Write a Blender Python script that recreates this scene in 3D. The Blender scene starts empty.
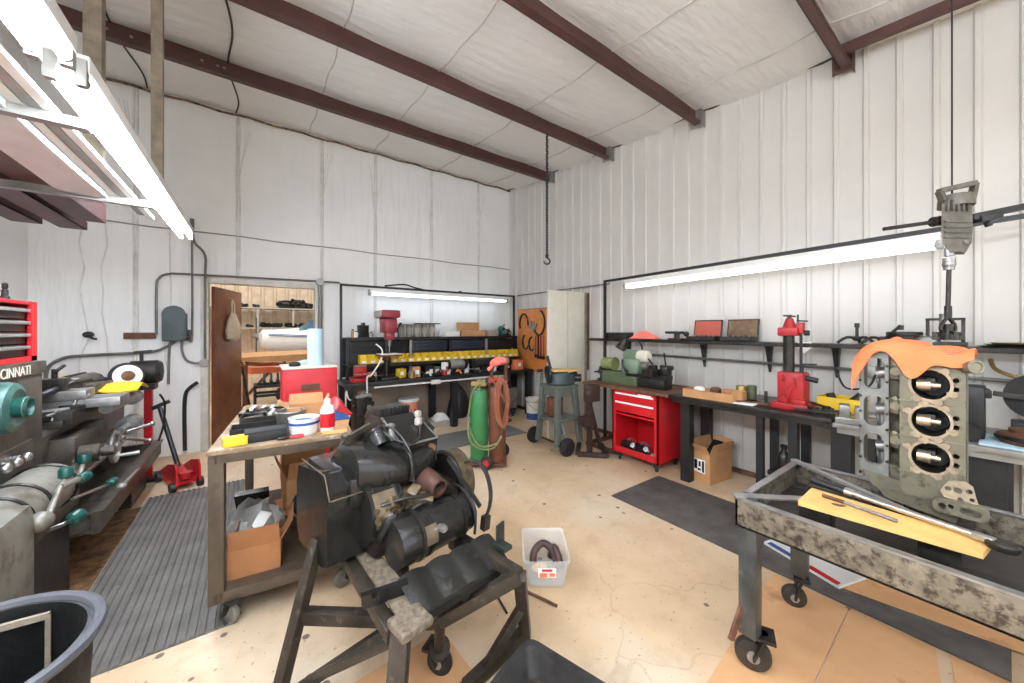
import bpy, bmesh, math, random
from mathutils import Vector, Matrix, Euler
random.seed(7)
sc = bpy.context.scene
COL = sc.collection
V = Vector
# ---------------------------------------------------------------- camera and survey helpers
FPX, U0, V0, EYE = 357.0, 512.0, 330.0, 1.5
TH = math.atan(257 / 357)
FW = (math.sin(TH), math.cos(TH)); RT = (math.cos(TH), -math.sin(TH))
def ray(u, v):
    a = (u - U0) / FPX
    return V((FW[0] + a * RT[0], FW[1] + a * RT[1], (V0 - v) / FPX))
def atz(u, v, z=0.0):
    k = ray(u, v); t = (z - EYE) / k.z; return V((k.x * t, k.y * t, z))
def atx(u, v, X):
    k = ray(u, v); t = X / k.x; return V((X, k.y * t, EYE + k.z * t))
def aty(u, v, Y):
    k = ray(u, v); t = Y / k.y; return V((k.x * t, Y, EYE + k.z * t))
def atd(u, v, t):
    k = ray(u, v); return V((k.x * t, k.y * t, EYE + k.z * t))
cam = bpy.data.cameras.new('camera'); co = bpy.data.objects.new('camera', cam); COL.objects.link(co)
co.location = (0, 0, EYE); co.rotation_euler = (math.pi / 2, 0, -TH)
cam.sensor_width = 36; cam.lens = FPX / 1024 * 36; cam.shift_y = -(341.5 - V0) / 1024; cam.clip_start = .02
sc.camera = co
# ---------------------------------------------------------------- materials
def lin(c):
    r = []
    for x in c[:3]:
        x = x / 255.0
        r.append(x / 12.92 if x <= .04045 else ((x + .055) / 1.055) ** 2.4)
    return r + [1.0]
class NT:
    def __init__(s, name):
        s.m = bpy.data.materials.new(name); s.m.use_nodes = True
        s.t = s.m.node_tree; s.b = s.t.nodes['Principled BSDF']; s.tc = s.t.nodes.new('ShaderNodeTexCoord')
    def n(s, kind, **kw):
        o = s.t.nodes.new(kind)
        for k, v in kw.items():
            if k in o.inputs: o.inputs[k].default_value = v
            else: setattr(o, k, v)
        return o
    def l(s, a, b): s.t.links.new(a, b)
    def noise(s, scale, detail=4, rough=.55, vec=None):
        o = s.n('ShaderNodeTexNoise'); o.inputs['Scale'].default_value = scale; o.inputs['Detail'].default_value = detail
        o.inputs['Roughness'].default_value = rough; s.l(vec or s.tc.outputs['Object'], o.inputs['Vector']); return o.outputs['Fac']
    def ramp(s, fac, stops):
        o = s.n('ShaderNodeValToRGB'); cr = o.color_ramp
        while len(cr.elements) > 1: cr.elements.remove(cr.elements[-1])
        cr.elements[0].position = stops[0][0]; cr.elements[0].color = stops[0][1]
        for p, c in stops[1:]:
            e = cr.elements.new(p); e.color = c
        s.l(fac, o.inputs['Fac']); return o.outputs['Color']
    def mix(s, fac, a, b):
        o = s.n('ShaderNodeMix'); o.data_type = 'RGBA'
        for sock, val in ((o.inputs[0], fac), (o.inputs[6], a), (o.inputs[7], b)):
            if hasattr(val, 'is_linked') or hasattr(val, 'links'): s.l(val, sock)
            else: sock.default_value = val
        return o.outputs[2]
    def bump(s, h, strength=.3, dist=.01):
        o = s.n('ShaderNodeBump'); o.inputs['Strength'].default_value = strength; o.inputs['Distance'].default_value = dist
        s.l(h, o.inputs['Height']); s.l(o.outputs['Normal'], s.b.inputs['Normal'])
def mat(name, col, rough=.5, metal=0., var=.15, scale=7, bump=0., bscale=60, dirt=None, damt=.5, dscale=12, spec=.5):
    """plain paint / metal / plastic with uneven tone and, if asked, patches of dirt or rust"""
    k = NT(name); c = lin(col)
    lo = [x * (1 - var) for x in c[:3]] + [1]; hi = [min(1, x * (1 + var)) for x in c[:3]] + [1]
    out = k.ramp(k.noise(scale), [(.3, lo), (.7, hi)])
    if dirt:
        f = k.ramp(k.noise(dscale, 6, .65), [(damt - .02, (0, 0, 0, 1)), (damt + .13, (1, 1, 1, 1))])
        out = k.mix(f, out, lin(dirt))
    k.l(out, k.b.inputs['Base Color'])
    k.b.inputs['Roughness'].default_value = rough; k.b.inputs['Metallic'].default_value = metal
    k.b.inputs['Specular IOR Level'].default_value = spec
    if bump: k.bump(k.noise(bscale, 3), bump)
    return k.m
def emis(name, col, s):
    k = NT(name); k.b.inputs['Base Color'].default_value = (.9, .9, .9, 1)
    k.b.inputs['Emission Color'].default_value = lin(col); k.b.inputs['Emission Strength'].default_value = s
    return k.m
def glass(name, col, alpha=.35, rough=.2):
    k = NT(name); k.b.inputs['Base Color'].default_value = lin(col); k.b.inputs['Roughness'].default_value = rough
    k.b.inputs['Alpha'].default_value = alpha; return k.m
# ---------------------------------------------------------------- mesh builder
def basis(d, up=(0, 0, 1)):
    z = V(d).normalized(); u = V(up)
    if abs(z.dot(u)) > .98: u = V((0, 1, 0)) if abs(z.y) < .9 else V((1, 0, 0))
    x = u.cross(z).normalized(); y = z.cross(x)
    return Matrix((x, y, z)).transposed()
class MB:
    def __init__(s): s.bm = bmesh.new()
    def raw(s, vs, fs):
        b = [s.bm.verts.new(v) for v in vs]
        for f in fs:
            try: s.bm.faces.new([b[i] for i in f])
            except ValueError: pass
        return s
    def _take(s, bm):
        me = bpy.data.meshes.new('tmp'); bm.to_mesh(me); bm.free(); s.bm.from_mesh(me); bpy.data.meshes.remove(me); return s
    def box(s, c, size, rot=None, bev=0., taper=None):
        bm = bmesh.new(); bmesh.ops.create_cube(bm, size=1)
        for v in bm.verts:
            if taper and v.co.z > 0: v.co.x *= taper[0]; v.co.y *= taper[1]
            v.co = V((v.co.x * size[0], v.co.y * size[1], v.co.z * size[2]))
        if bev: bmesh.ops.bevel(bm, geom=list(bm.edges), offset=bev, segments=2, profile=.6, affect='EDGES')
        if rot is not None:
            R = rot if isinstance(rot, Matrix) else (Matrix.Rotation(rot, 3, 'Z') if isinstance(rot, (int, float)) else Euler(rot).to_matrix())
            bmesh.ops.transform(bm, matrix=R.to_4x4(), verts=bm.verts)
        bmesh.ops.translate(bm, vec=V(c), verts=bm.verts); return s._take(bm)
    def span(s, a, b, bev=0.):
        a = V(a); b = V(b); d = b - a
        return s.box((a + b) / 2, (abs(d.x), abs(d.y), abs(d.z)), bev=bev)
    def bar(s, p, q, w, h=None, bev=0., up=(0, 0, 1)):
        p = V(p); q = V(q); d = q - p; R = basis(d, up)
        return s.box((p + q) / 2, (w, h or w, d.length), R, bev)
    def cyl(s, p, q, r, r2=None, n=16, cap=True):
        r2 = r if r2 is None else r2; p = V(p); q = V(q); R = basis(q - p); vs = []
        for c, rr in ((p, r), (q, r2)):
            for i in range(n):
                a = 2 * math.pi * i / n; vs.append(c + R @ V((rr * math.cos(a), rr * math.sin(a), 0)))
        fs = [(i, (i + 1) % n, n + (i + 1) % n, n + i) for i in range(n)]
        if cap: fs += [tuple(range(n - 1, -1, -1)), tuple(range(n, 2 * n))]
        return s.raw(vs, fs)
    def rev(s, prof, p, axis=(0, 0, 1), n=24, cap=True):
        p = V(p); R = basis(axis); vs = []; fs = []
        for r, h in prof:
            for i in range(n):
                a = 2 * math.pi * i / n; vs.append(p + R @ V((r * math.cos(a), r * math.sin(a), h)))
        for j in range(len(prof) - 1):
            for i in range(n):
                k = (i + 1) % n; fs.append((j * n + i, j * n + k, (j + 1) * n + k, (j + 1) * n + i))
        if cap:
            if prof[0][0] > 1e-4: fs.append(tuple(range(n - 1, -1, -1)))
            if prof[-1][0] > 1e-4: fs.append(tuple(range((len(prof) - 1) * n, len(prof) * n)))
        return s.raw(vs, fs)
    def tube(s, pts, r, n=8, closed=False, smooth=0, flat=1.):
        P = [V(p) for p in pts]
        if smooth:
            Q = []; m = len(P)
            for i in range(m if closed else m - 1):
                g = (lambda k: P[k % m]) if closed else (lambda k: P[max(0, min(m - 1, k))])
                a, b, c, d = g(i - 1), g(i), g(i + 1), g(i + 2)
                for j in range(smooth):
                    t = j / smooth
                    Q.append(.5 * ((2 * b) + (c - a) * t + (2 * a - 5 * b + 4 * c - d) * t * t + (3 * b - a - 3 * c + d) * t ** 3))
            if not closed: Q.append(P[-1])
            P = Q
        m = len(P); vs = []; fs = []; x = None
        for i in range(m):
            if closed: d = P[(i + 1) % m] - P[i - 1]
            else: d = P[min(i + 1, m - 1)] - P[max(i - 1, 0)]
            if d.length < 1e-9: d = V((0, 0, 1))
            d.normalize()
            if x is None: x = basis(d).col[0].copy()
            x = x - d * x.dot(d)
            if x.length < 1e-6: x = basis(d).col[0].copy()
            x.normalize(); y = d.cross(x); rr = r[i * len(r) // m] if isinstance(r, (list, tuple)) else r
            for j in range(n):
                a = 2 * math.pi * j / n; vs.append(P[i] + x * (rr * math.cos(a)) + y * (rr * flat * math.sin(a)))
        for i in range(m if closed else m - 1):
            k = (i + 1) % m
            for j in range(n):
                l = (j + 1) % n; fs.append((i * n + j, i * n + l, k * n + l, k * n + j))
        if not closed: fs += [tuple(range(n - 1, -1, -1)), tuple(range((m - 1) * n, m * n))]
        return s.raw(vs, fs)
    def torus(s, c, axis, R, r, n=28, m=8):
        B = basis(axis); c = V(c)
        return s.tube([c + B @ V((R * math.cos(2 * math.pi * i / n), R * math.sin(2 * math.pi * i / n), 0)) for i in range(n)], r, m, True)
    def ell(s, c, r, n=16, m=10, rot=None):
        c = V(c); vs = [];
        Rm = Euler(rot).to_matrix() if rot else Matrix.Identity(3)
        for j in range(1, m):
            b = math.pi * j / m - math.pi / 2
            for i in range(n):
                a = 2 * math.pi * i / n; vs.append(c + Rm @ V((r[0] * math.cos(b) * math.cos(a), r[1] * math.cos(b) * math.sin(a), r[2] * math.sin(b))))
        k = len(vs); vs += [c + Rm @ V((0, 0, -r[2])), c + Rm @ V((0, 0, r[2]))]
        fs = [(j * n + i, j * n + (i + 1) % n, (j + 1) * n + (i + 1) % n, (j + 1) * n + i) for j in range(m - 2) for i in range(n)]
        fs += [(k, (i + 1) % n, i) for i in range(n)] + [(k + 1, (m - 2) * n + i, (m - 2) * n + (i + 1) % n) for i in range(n)]
        return s.raw(vs, fs)
    def plate(s, outer, holes, o, ux, uy, depth):
        """outline with holes in the plane o + x*ux + y*uy, thickened by the vector depth"""
        bm = bmesh.new(); o = V(o); ux = V(ux); uy = V(uy); es = []
        for loop in [outer] + list(holes):
            vs = [bm.verts.new(o + ux * x + uy * y) for x, y in loop]
            es += [bm.edges.new((vs[i], vs[(i + 1) % len(vs)])) for i in range(len(vs))]
        bmesh.ops.triangle_fill(bm, use_beauty=True, use_dissolve=False, edges=es)
        r = bmesh.ops.extrude_face_region(bm, geom=list(bm.faces))
        bmesh.ops.translate(bm, vec=V(depth), verts=[g for g in r['geom'] if isinstance(g, bmesh.types.BMVert)])
        bmesh.ops.recalc_face_normals(bm, faces=bm.faces); return s._take(bm)
    def loft(s, rings, cap=True):
        n = len(rings[0]); vs = [V(p) for r in rings for p in r]
        fs = [(j * n + i, j * n + (i + 1) % n, (j + 1) * n + (i + 1) % n, (j + 1) * n + i) for j in range(len(rings) - 1) for i in range(n)]
        if cap: fs += [tuple(range(n - 1, -1, -1)), tuple(range((len(rings) - 1) * n, len(rings) * n))]
        return s.raw(vs, fs)
    def sheet(s, fn, nu, nv, thick=0.):
        vs = [V(fn(i / nu, j / nv)) for j in range(nv + 1) for i in range(nu + 1)]
        fs = [(j * (nu + 1) + i, j * (nu + 1) + i + 1, (j + 1) * (nu + 1) + i + 1, (j + 1) * (nu + 1) + i) for j in range(nv) for i in range(nu)]
        bm = bmesh.new(); b = [bm.verts.new(v) for v in vs]
        for f in fs: bm.faces.new([b[i] for i in f])
        if thick:
            bmesh.ops.recalc_face_normals(bm, faces=bm.faces); bmesh.ops.solidify(bm, geom=list(bm.faces), thickness=thick)
        return s._take(bm)
    def build(s, name, m, parent=None, world=True, ang=35, fix=True):
        if parent is not None and world:
            Mx = Matrix.Translation(parent.location) @ parent.rotation_euler.to_matrix().to_4x4()
            p = parent.parent
            while p is not None:
                Mx = Matrix.Translation(p.location) @ p.rotation_euler.to_matrix().to_4x4() @ Mx; p = p.parent
            bmesh.ops.transform(s.bm, matrix=Mx.inverted(), verts=s.bm.verts)
        if fix: bmesh.ops.recalc_face_normals(s.bm, faces=s.bm.faces)
        me = bpy.data.meshes.new(name); s.bm.to_mesh(me); s.bm.free()
        for p in me.polygons: p.use_smooth = True
        me.set_sharp_from_angle(angle=math.radians(ang))
        o = bpy.data.objects.new(name, me); COL.objects.link(o); me.materials.append(m)
        if parent is not None: o.parent = parent
        return o
def circ(cx, cy, r, n=24, ry=None, a0=0.):
    ry = r if ry is None else ry
    return [(cx + r * math.cos(a0 + 2 * math.pi * i / n), cy + ry * math.sin(a0 + 2 * math.pi * i / n)) for i in range(n)]
def rrect(cx, cy, w, h, r, k=4):
    o = []
    for sx, sy, a in ((1, 1, 0), (-1, 1, 90), (-1, -1, 180), (1, -1, 270)):
        for i in range(k + 1):
            t = math.radians(a + 90 * i / k); o.append((cx + sx * (w / 2 - r) + r * math.cos(t), cy + sy * (h / 2 - r) + r * math.sin(t)))
    return o
def thing(name, label, cat, loc=(0, 0, 0), rz=0., group=None):
    o = bpy.data.objects.new(name, None); COL.objects.link(o); o.empty_display_size = .1
    o.location = loc; o.rotation_euler = (0, 0, rz); o['label'] = label; o['category'] = cat
    if group: o['group'] = group
    return o
def tag(o, label, cat, group=None, kind=None):
    o['label'] = label; o['category'] = cat
    if group: o['group'] = group
    if kind: o['kind'] = kind
    return o
def struct(o): o['kind'] = 'structure'; return o
def dup(root, loc, rz=None, label=None, group=None, scale=None):
    r = root.copy(); COL.objects.link(r); r.location = loc
    if rz is not None: r.rotation_euler = (0, 0, rz)
    if scale: r.scale = scale
    if label: r['label'] = label
    if group: r['group'] = group
    for ch in list(root.children):
        c = ch.copy(); COL.objects.link(c); c.parent = r
        for g in list(ch.children):
            d = g.copy(); COL.objects.link(d); d.parent = c
    return r
def text(name, body, size, origin, ux, uy, m, parent, ext=.0015, align='LEFT'):
    cu = bpy.data.curves.new('lettering', 'FONT'); cu.body = body; cu.size = size; cu.extrude = ext; cu.align_x = align
    t = bpy.data.objects.new('lettering', cu); COL.objects.link(t); bpy.context.view_layer.update()
    me = bpy.data.meshes.new_from_object(t); bpy.data.objects.remove(t); bpy.data.curves.remove(cu)
    ux = V(ux).normalized(); uy = V(uy).normalized(); uz = ux.cross(uy)
    Mx = Matrix((ux, uy, uz)).transposed().to_4x4(); Mx.translation = V(origin)
    b = MB(); b.bm.from_mesh(me); bpy.data.meshes.remove(me); bmesh.ops.transform(b.bm, matrix=Mx, verts=b.bm.verts)
    return b.build(name, m, parent, fix=False)
# ---------------------------------------------------------------- palette
def concrete():
    k = NT('concrete floor'); n1 = k.noise(.8, 5, .6); n2 = k.noise(6, 6, .65); n3 = k.noise(38, 3)
    c = k.ramp(n1, [(.32, lin((188, 158, 122))), (.5, lin((212, 184, 149))), (.68, lin((218, 203, 178)))])
    c = k.mix(k.ramp(n2, [(.52, (0, 0, 0, 1)), (.8, (.6, .6, .6, 1))]), c, lin((178, 146, 108)))
    c = k.mix(k.ramp(n3, [(.655, (0, 0, 0, 1)), (.70, (.6, .6, .6, 1))]), c, lin((120, 98, 76)))
    vo = k.n('ShaderNodeTexVoronoi'); vo.feature = 'DISTANCE_TO_EDGE'; vo.inputs['Scale'].default_value = .55
    w = k.n('ShaderNodeVectorMath'); w.operation = 'MULTIPLY_ADD'; nn = k.n('ShaderNodeTexNoise'); nn.inputs['Scale'].default_value = 3
    k.l(k.tc.outputs['Object'], nn.inputs['Vector']); k.l(nn.outputs['Color'], w.inputs[0]); w.inputs[1].default_value = (.35, .35, .35)
    k.l(k.tc.outputs['Object'], w.inputs[2]); k.l(w.outputs[0], vo.inputs['Vector'])
    c = k.mix(k.ramp(vo.outputs['Distance'], [(.0, (.22, .22, .22, 1)), (.003, (0, 0, 0, 1))]), c, lin((130, 106, 84)))
    vs = k.n('ShaderNodeTexVoronoi'); vs.inputs['Scale'].default_value = 5.5; k.l(k.tc.outputs['Object'], vs.inputs['Vector'])
    c = k.mix(k.ramp(vs.outputs['Distance'], [(.075, (.9, .9, .9, 1)), (.105, (0, 0, 0, 1))]), c, lin((92, 74, 60)))
    k.l(c, k.b.inputs['Base Color']); k.b.inputs['Roughness'].default_value = .55; k.bump(n3, .08); return k.m
def vinyl(name, col, stretch=(2.2, 2.2, .35)):
    k = NT(name); mp = k.n('ShaderNodeMapping'); mp.inputs['Scale'].default_value = stretch
    k.l(k.tc.outputs['Object'], mp.inputs['Vector']); n = k.noise(3.2, 3, .5, mp.outputs['Vector']); d = k.noise(1.3, 4)
    c = k.ramp(d, [(.3, [x * .93 for x in lin(col)[:3]] + [1]), (.7, lin(col))]); k.l(c, k.b.inputs['Base Color'])
    k.b.inputs['Roughness'].default_value = .5; k.bump(n, .55, .05); return k.m
M = dict(cseam=mat('ceiling seam', (190, 184, 176), .6), bseam=mat('wall fold', (218, 214, 207), .6), 
    concrete=concrete(), vinyl=vinyl('white insulation vinyl', (240, 238, 233)), ceilv=vinyl('white ceiling vinyl', (232, 229, 224), (.5, 2.5, 1)),
    ribbed=mat('ribbed painted steel', (204, 199, 190), .4, 0, .05, 2), seam=mat('seam tape', (150, 146, 138), .6),
    dseam=mat('dark seam', (58, 50, 44), .8), rustseam=mat('rusty eave angle', (132, 108, 84), .8, 0, .5, 25, dirt=(60, 44, 34)),
    beam=mat('red oxide steel', (82, 52, 46), .5, 0, .2, 4), tanrib=mat('tan ribbed steel', (214, 190, 160), .5),
    galv=mat('galvanised steel', (150, 148, 142), .42, .5, .2, 9), conduit=mat('conduit', (120, 118, 112), .4, .6),
    wood_old=mat('weathered stud', (136, 124, 106), .8, 0, .3, 14, .3), white=mat('white enamel', (226, 224, 218), .35, 0, .05),
    tube=emis('lit tube', (230, 240, 255), 125.0), rtube=emis('lit warm tube', (240, 245, 255), 4.0), btube=emis('lit cool tube', (216, 236, 255), 5.0), filltube=emis('added fill tube', (230, 240, 255), 40.0), black=mat('black paint', (26, 26, 27), .45, 0, .3),
    drk=mat('dark brown rust', (58, 42, 35), .7, .2, .35, 18, .2), blk2=mat('black rubber', (34, 33, 32), .75, 0, .3, 20, .2), doorw=mat('varnished door', (112, 66, 42), .35, 0, .35, 5),
    steel=mat('bare steel', (150, 148, 144), .35, .75, .25, 14), dsteel=mat('dark oily steel', (52, 49, 45), .4, .6, .4, 16, .15),
    rust=mat('rusty steel', (104, 70, 50), .75, .2, .4, 18, .3), red=mat('red tool paint', (196, 26, 34), .35, 0, .12, 5),
    red2=mat('deep red machine paint', (170, 28, 30), .4, 0, .25, 9), yellow=mat('yellow plastic', (232, 192, 44), .45, 0, .1),
    card=mat('cardboard', (186, 138, 92), .8, 0, .12, 6), card2=mat('brown cardboard', (164, 110, 68), .85, 0, .15, 6),
    pine=mat('pine board', (222, 176, 104), .6, 0, .16, 6), ply=mat('brown hardboard', (214, 164, 116), .6, 0, .12, 3, dirt=(160, 108, 68), damt=.6, dscale=3),
    lathe=mat('lathe grey paint', (76, 69, 59), .4, .1, .3, 5, dirt=(40, 35, 30), damt=.5), lgrey=mat('worn light grey paint', (122, 119, 108), .38, .15, .25, 8, dirt=(88, 78, 64), damt=.52),
    teal=mat('teal paint', (60, 98, 90), .35, .1, .35, 12, dirt=(120, 122, 112), damt=.58), teald=mat('dark teal knob', (20, 74, 64), .3), cream=mat('cream paint', (216, 210, 192), .6, 0, .05),
    tinblk=mat('black engine tin', (34, 33, 31), .24, .25, .4, 9, .10, 22, dirt=(62, 56, 48), damt=.64, dscale=7), greyeng=mat('grey cast engine', (122, 115, 95), .45, .3, .25, 9, .12, dirt=(76, 70, 56), damt=.54, dscale=18), railg=mat('scraped alloy rail', (128, 128, 122), .4, .5, .25, 14), drillg=mat('grimy cast drill', (98, 92, 82), .45, .4, .4, 20, .15),
    gasket=mat('oiled gasket', (164, 146, 120), .55, .1, .25, 16, dirt=(120, 98, 76), damt=.6, dscale=30), chrome=mat('chrome', (200, 198, 194), .28, 1, .05), brass=mat('dull brass', (170, 140, 82), .4, .6, .3),
    orange=mat('orange shop rag', (238, 126, 78), .9, 0, .12, 12, .3, 90), pinkrag=mat('pink rag', (236, 120, 104), .9, 0, .1), green=mat('green cylinder', (56, 122, 70), .4, 0, .12),
    maroon=mat('brown cylinder', (112, 66, 46), .45, 0, .25), olive=mat('green machine paint', (88, 98, 68), .45, .1, .2), hgreen=mat('grey green hammertone', (112, 132, 110), .4, .1, .2),
    greypaint=mat('grey stand paint', (96, 101, 93), .5, .1, .2), lblue=mat('pale blue paper', (188, 216, 226), .8, 0, .04), blue=mat('blue cloth', (44, 78, 140), .8), hose=mat('hose', (176, 120, 84), .6), hoseg=mat('green hose', (120, 128, 84), .6),
    peg=mat('orange pegboard', (208, 128, 62), .6, 0, .15, 8), paper=mat('white paper', (238, 236, 230), .7, 0, .03), concgrey=mat('grey box', (72, 84, 84), .5), wgrey=mat('warm grey', (168, 158, 146), .6),
    burl=mat('burlap', (196, 178, 156), .95, 0, .15, 30, .5), clear=glass('clear plastic', (236, 238, 236), .26), dmat=mat('ribbed rubber', (96, 92, 86), .6, 0, .3, 6, .2, dirt=(140, 132, 118), damt=.62, dscale=34),
    steelside=mat('grimy painted steel', (150, 136, 112), .5, .3, .25, 9, .2, dirt=(72, 60, 48), damt=.5, dscale=16), trash=mat('black tub', (13, 13, 13), .5, 0, .4, 14, .25, 40), rim=mat('scuffed rim', (74, 75, 79), .5, 0, .15))
# ---------------------------------------------------------------- shell
XL, XR, YB, YF = -1.88, 4.16, 5.84, -3.6
def zc(y): return 4.311 + .0832 * (y - 5.84)
b = MB(); b.box((1.2, 1.3, -.06), (14, 22, .12)); struct(b.build('floor', M['concrete']))
DX0, DX1, DZ = -.47, .70, 2.09
b = MB(); b.plate([(XL - .1, 0), (DX0, 0), (DX0, DZ), (DX1, DZ), (DX1, 0), (XR + .1, 0), (XR + .1, 4.5), (XL - .1, 4.5)], [], (0, YB, 0), (1, 0, 0), (0, 0, 1), (0, .12, 0))
wb = struct(b.build('wall_back', M['vinyl']))
b = MB()
for x in (-1.12, -.19, .78, 1.53, 2.47, 3.41):
    z0 = 2.15 if DX0 < x < DX1 + .05 else .0
    for k in range(2): b.tube([(x + .025 * k + random.uniform(-.006, .006), YB - .002, z0 + (4.28 - z0) * i / 9) for i in range(10)], .011, 6)
    for k in range(3):
        a = random.choice((-1, 1)) * random.uniform(.06, .2)
        b.tube([(x + a * (1 - t) ** 2 * .9, YB, 3.1 + 1.1 * (1 - t) - .1) for t in (0, .2, .4, .6, .8, 1)], .0035, 6)
for x in (-1.5, -1.35, -.85): b.tube([(x + random.uniform(-.04, .04), YB, .9 + 1.8 * i / 7) for i in range(8)], .007, 6)
b.build('seam', M['bseam'], wb)
b = MB(); b.tube([(XL + (XR - XL) * i / 14, YB - .006, 2.71 + .008 * math.sin(i * 2.1)) for i in range(15)], .009, 6); b.build('seam_strip', M['seam'], wb)
b = MB(); b.tube([(XL + (XR - XL) * i / 40, YB - .02, zc(YB) - .035 + .010 * math.sin(i * 1.7)) for i in range(41)], .014, 6); b.build('eave_angle', M['rustseam'], wb)
# ribbed steel gable wall
p = .19; y = YF
def rib(y0): return [(y0, 0), (y0 + .010, .019), (y0 + .036, .019), (y0 + .046, 0)]
pts = []
y = YF - .1
while y < YB + .1: pts += rib(y); y += p
b = MB(); n = len(pts); vs = [(XR - h, yy, 0) for yy, h in pts] + [(XR - h, yy, zc(yy) + .12) for yy, h in pts] + [(XR + .1, yy, 0) for yy, h in pts] + [(XR + .1, yy, zc(yy) + .12) for yy, h in pts]
fs = [(i, i + 1, n + i + 1, n + i) for i in range(n - 1)] + [(2 * n + i, 3 * n + i, 3 * n + i + 1, 2 * n + i + 1) for i in range(n - 1)]
b.raw(vs, fs); wr = struct(b.build('wall_right', M['ribbed'], ang=15, fix=False))
b = MB(); b.tube([(XR - .045, YF + (YB - YF) * i / 60, zc(YF + (YB - YF) * i / 60) - .01 + .012 * math.sin(i * 2.3)) for i in range(61)], .011, 6); b.build('foam_closure', M['dseam'], wr)
b = MB(); b.box((XL - .06, (YB + YF) / 2, 2.2), (.12, YB - YF + .3, 4.6)); struct(b.build('wall_left', M['vinyl']))
b = MB(); b.plate([(XL - .1, 0), (-1.3, 0), (-1.3, 3.3), (3.6, 3.3), (3.6, 0), (XR + .1, 0), (XR + .1, 4.0), (XL - .1, 4.0)], [], (0, YF, 0), (1, 0, 0), (0, 0, 1), (0, -.12, 0))
struct(b.build('wall_front', M['ribbed']))  # unseen wall; its doorway is added so world light reaches the room
# ceiling: insulation blanket laid over the purlins, a little slack between them
PY_ = [5.83, 4.597, 3.345, 2.075, .83, -.42, -1.67, -2.92]
def sag(y):
    for a, c in zip(PY_[1:], PY_):
        if a <= y <= c: t = (y - a) / (c - a); return -.035 * math.sin(math.pi * t)
    return 0
b = MB(); b.sheet(lambda u, v: (XL - .05 + (XR - XL + .1) * u, YF - .1 + (YB - YF + .15) * v, zc(YF - .1 + (YB - YF + .15) * v) + sag(YF - .1 + (YB - YF + .15) * v) + .052 + .006 * math.sin(u * 37)), 30, 90, .05)
ce = struct(b.build('ceiling', M['ceilv']))
b = MB()
for x in (.62, 1.5, 2.6, 3.65):
    b.tube([(x + .01 * math.sin(i), YF + (YB - YF) * i / 90, zc(YF + (YB - YF) * i / 90) + sag(YF + (YB - YF) * i / 90) + .001) for i in range(91)], .006, 6)
b.build('seam', M['cseam'], ce)
b = MB()
for x in (-1.0, -.19): b.tube([(x + .03 * math.sin(i * .4), 2.1 + 3.7 * i / 40, zc(2.1 + 3.7 * i / 40) + sag(2.1 + 3.7 * i / 40) - .012) for i in range(41)], .008, 6)
b.build('banding_strap', M['dseam'], ce)
# purlins: C channels
words = ['rust brown steel roof beam nearest the back wall', 'rust brown steel roof beam second from the back wall, holding the hook chain', 'rust brown steel roof beam third from the back wall',
         'rust brown steel roof beam nearest the camera, meeting the slanted edge beam']
for i, yy in enumerate(PY_[1:5]):
    z1 = zc(yy) + .035; d = .215; t = thing('ceiling_beam', words[i], 'beam', (1.1, yy, z1 - d), 0, 'roof beams')
    b = MB(); xa, xb = XL + .01, XR - .1
    b.span((xa, yy - .003, z1 - d), (xb, yy + .003, z1)); b.span((xa, yy - .065, z1 - d), (xb, yy + .003, z1 - d + .007)); b.span((xa, yy - .003, z1 - .007), (xb, yy + .065, z1)); b.span((xa, yy - .068, z1 - d), (xb, yy - .062, z1 - d + .02))
    b.build('channel', M['beam'], t)
    b = MB(); b.span((xb - .02, yy - .07, z1 - d - .02), (XR - .005, yy - .066, z1)); b.span((xb - .005, yy - .07, z1 - d - .02), (xb + .005, yy + .06, z1)); b.build('end_clip', M['galv'] if i < 3 else M['beam'], t)
    b = MB()
    for x in (-1.05, -.9, -.42, -.3, -.25):
        for k in (.04, .1): b.cyl((x, yy - .012, z1 - d + k), (x, yy + .0, z1 - d + k), .012, n=8)
    b.build('bolt', M['galv'], t)
t = thing('edge_beam', 'narrow rust brown steel beam slanting along the top of the ribbed wall', 'beam', (4.05, -.5, 3.75))
b = MB(); b.bar((3.9, .80, zc(.8) - .10), (3.9, -3.4, zc(-3.4) - .10), .055, .07); b.build('bar', M['beam'], t)
# base strip of the right wall and door casing
b = MB(); b.span((XR - .05, YF + .05, 0), (XR - .035, YB - .01, .05)); struct(b.build('baseboard_right', M['rust']))
b = MB()
for a, c in (((DX0 - .075, YB - .03, 0), (DX0, YB + .13, DZ + .075)), ((DX1, YB - .03, 0), (DX1 + .075, YB + .13, DZ + .075)), ((DX0, YB - .03, DZ), (DX1, YB + .13, DZ + .075))): b.span(a, c, .004)
struct(b.build('trim_1', mat('door casing paint', (206, 200, 188), .5)))
t = bpy.data.objects.new('door_1', None); COL.objects.link(t); t.location = (DX0 + .03, 5.99, 0); t['kind'] = 'structure'
dv = V((.31, .9507, 0)); dn = V((.9507, -.31, 0)); hp = V((DX0 + .03, 5.97, 0))
b = MB(); b.box(hp + dv * .42 + V((0, 0, 1.04)), (.82, .04, 2.04), math.atan2(dv.y, dv.x), .004); b.build('leaf', M['doorw'], t)
b = MB(); q = hp + dv * .76 + V((0, 0, .98)); b.cyl(q, q + dn * .06, .012); b.ell(q + dn * .075, (.028, .028, .028)); b.build('door_handle', M['brass'], t)
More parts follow.
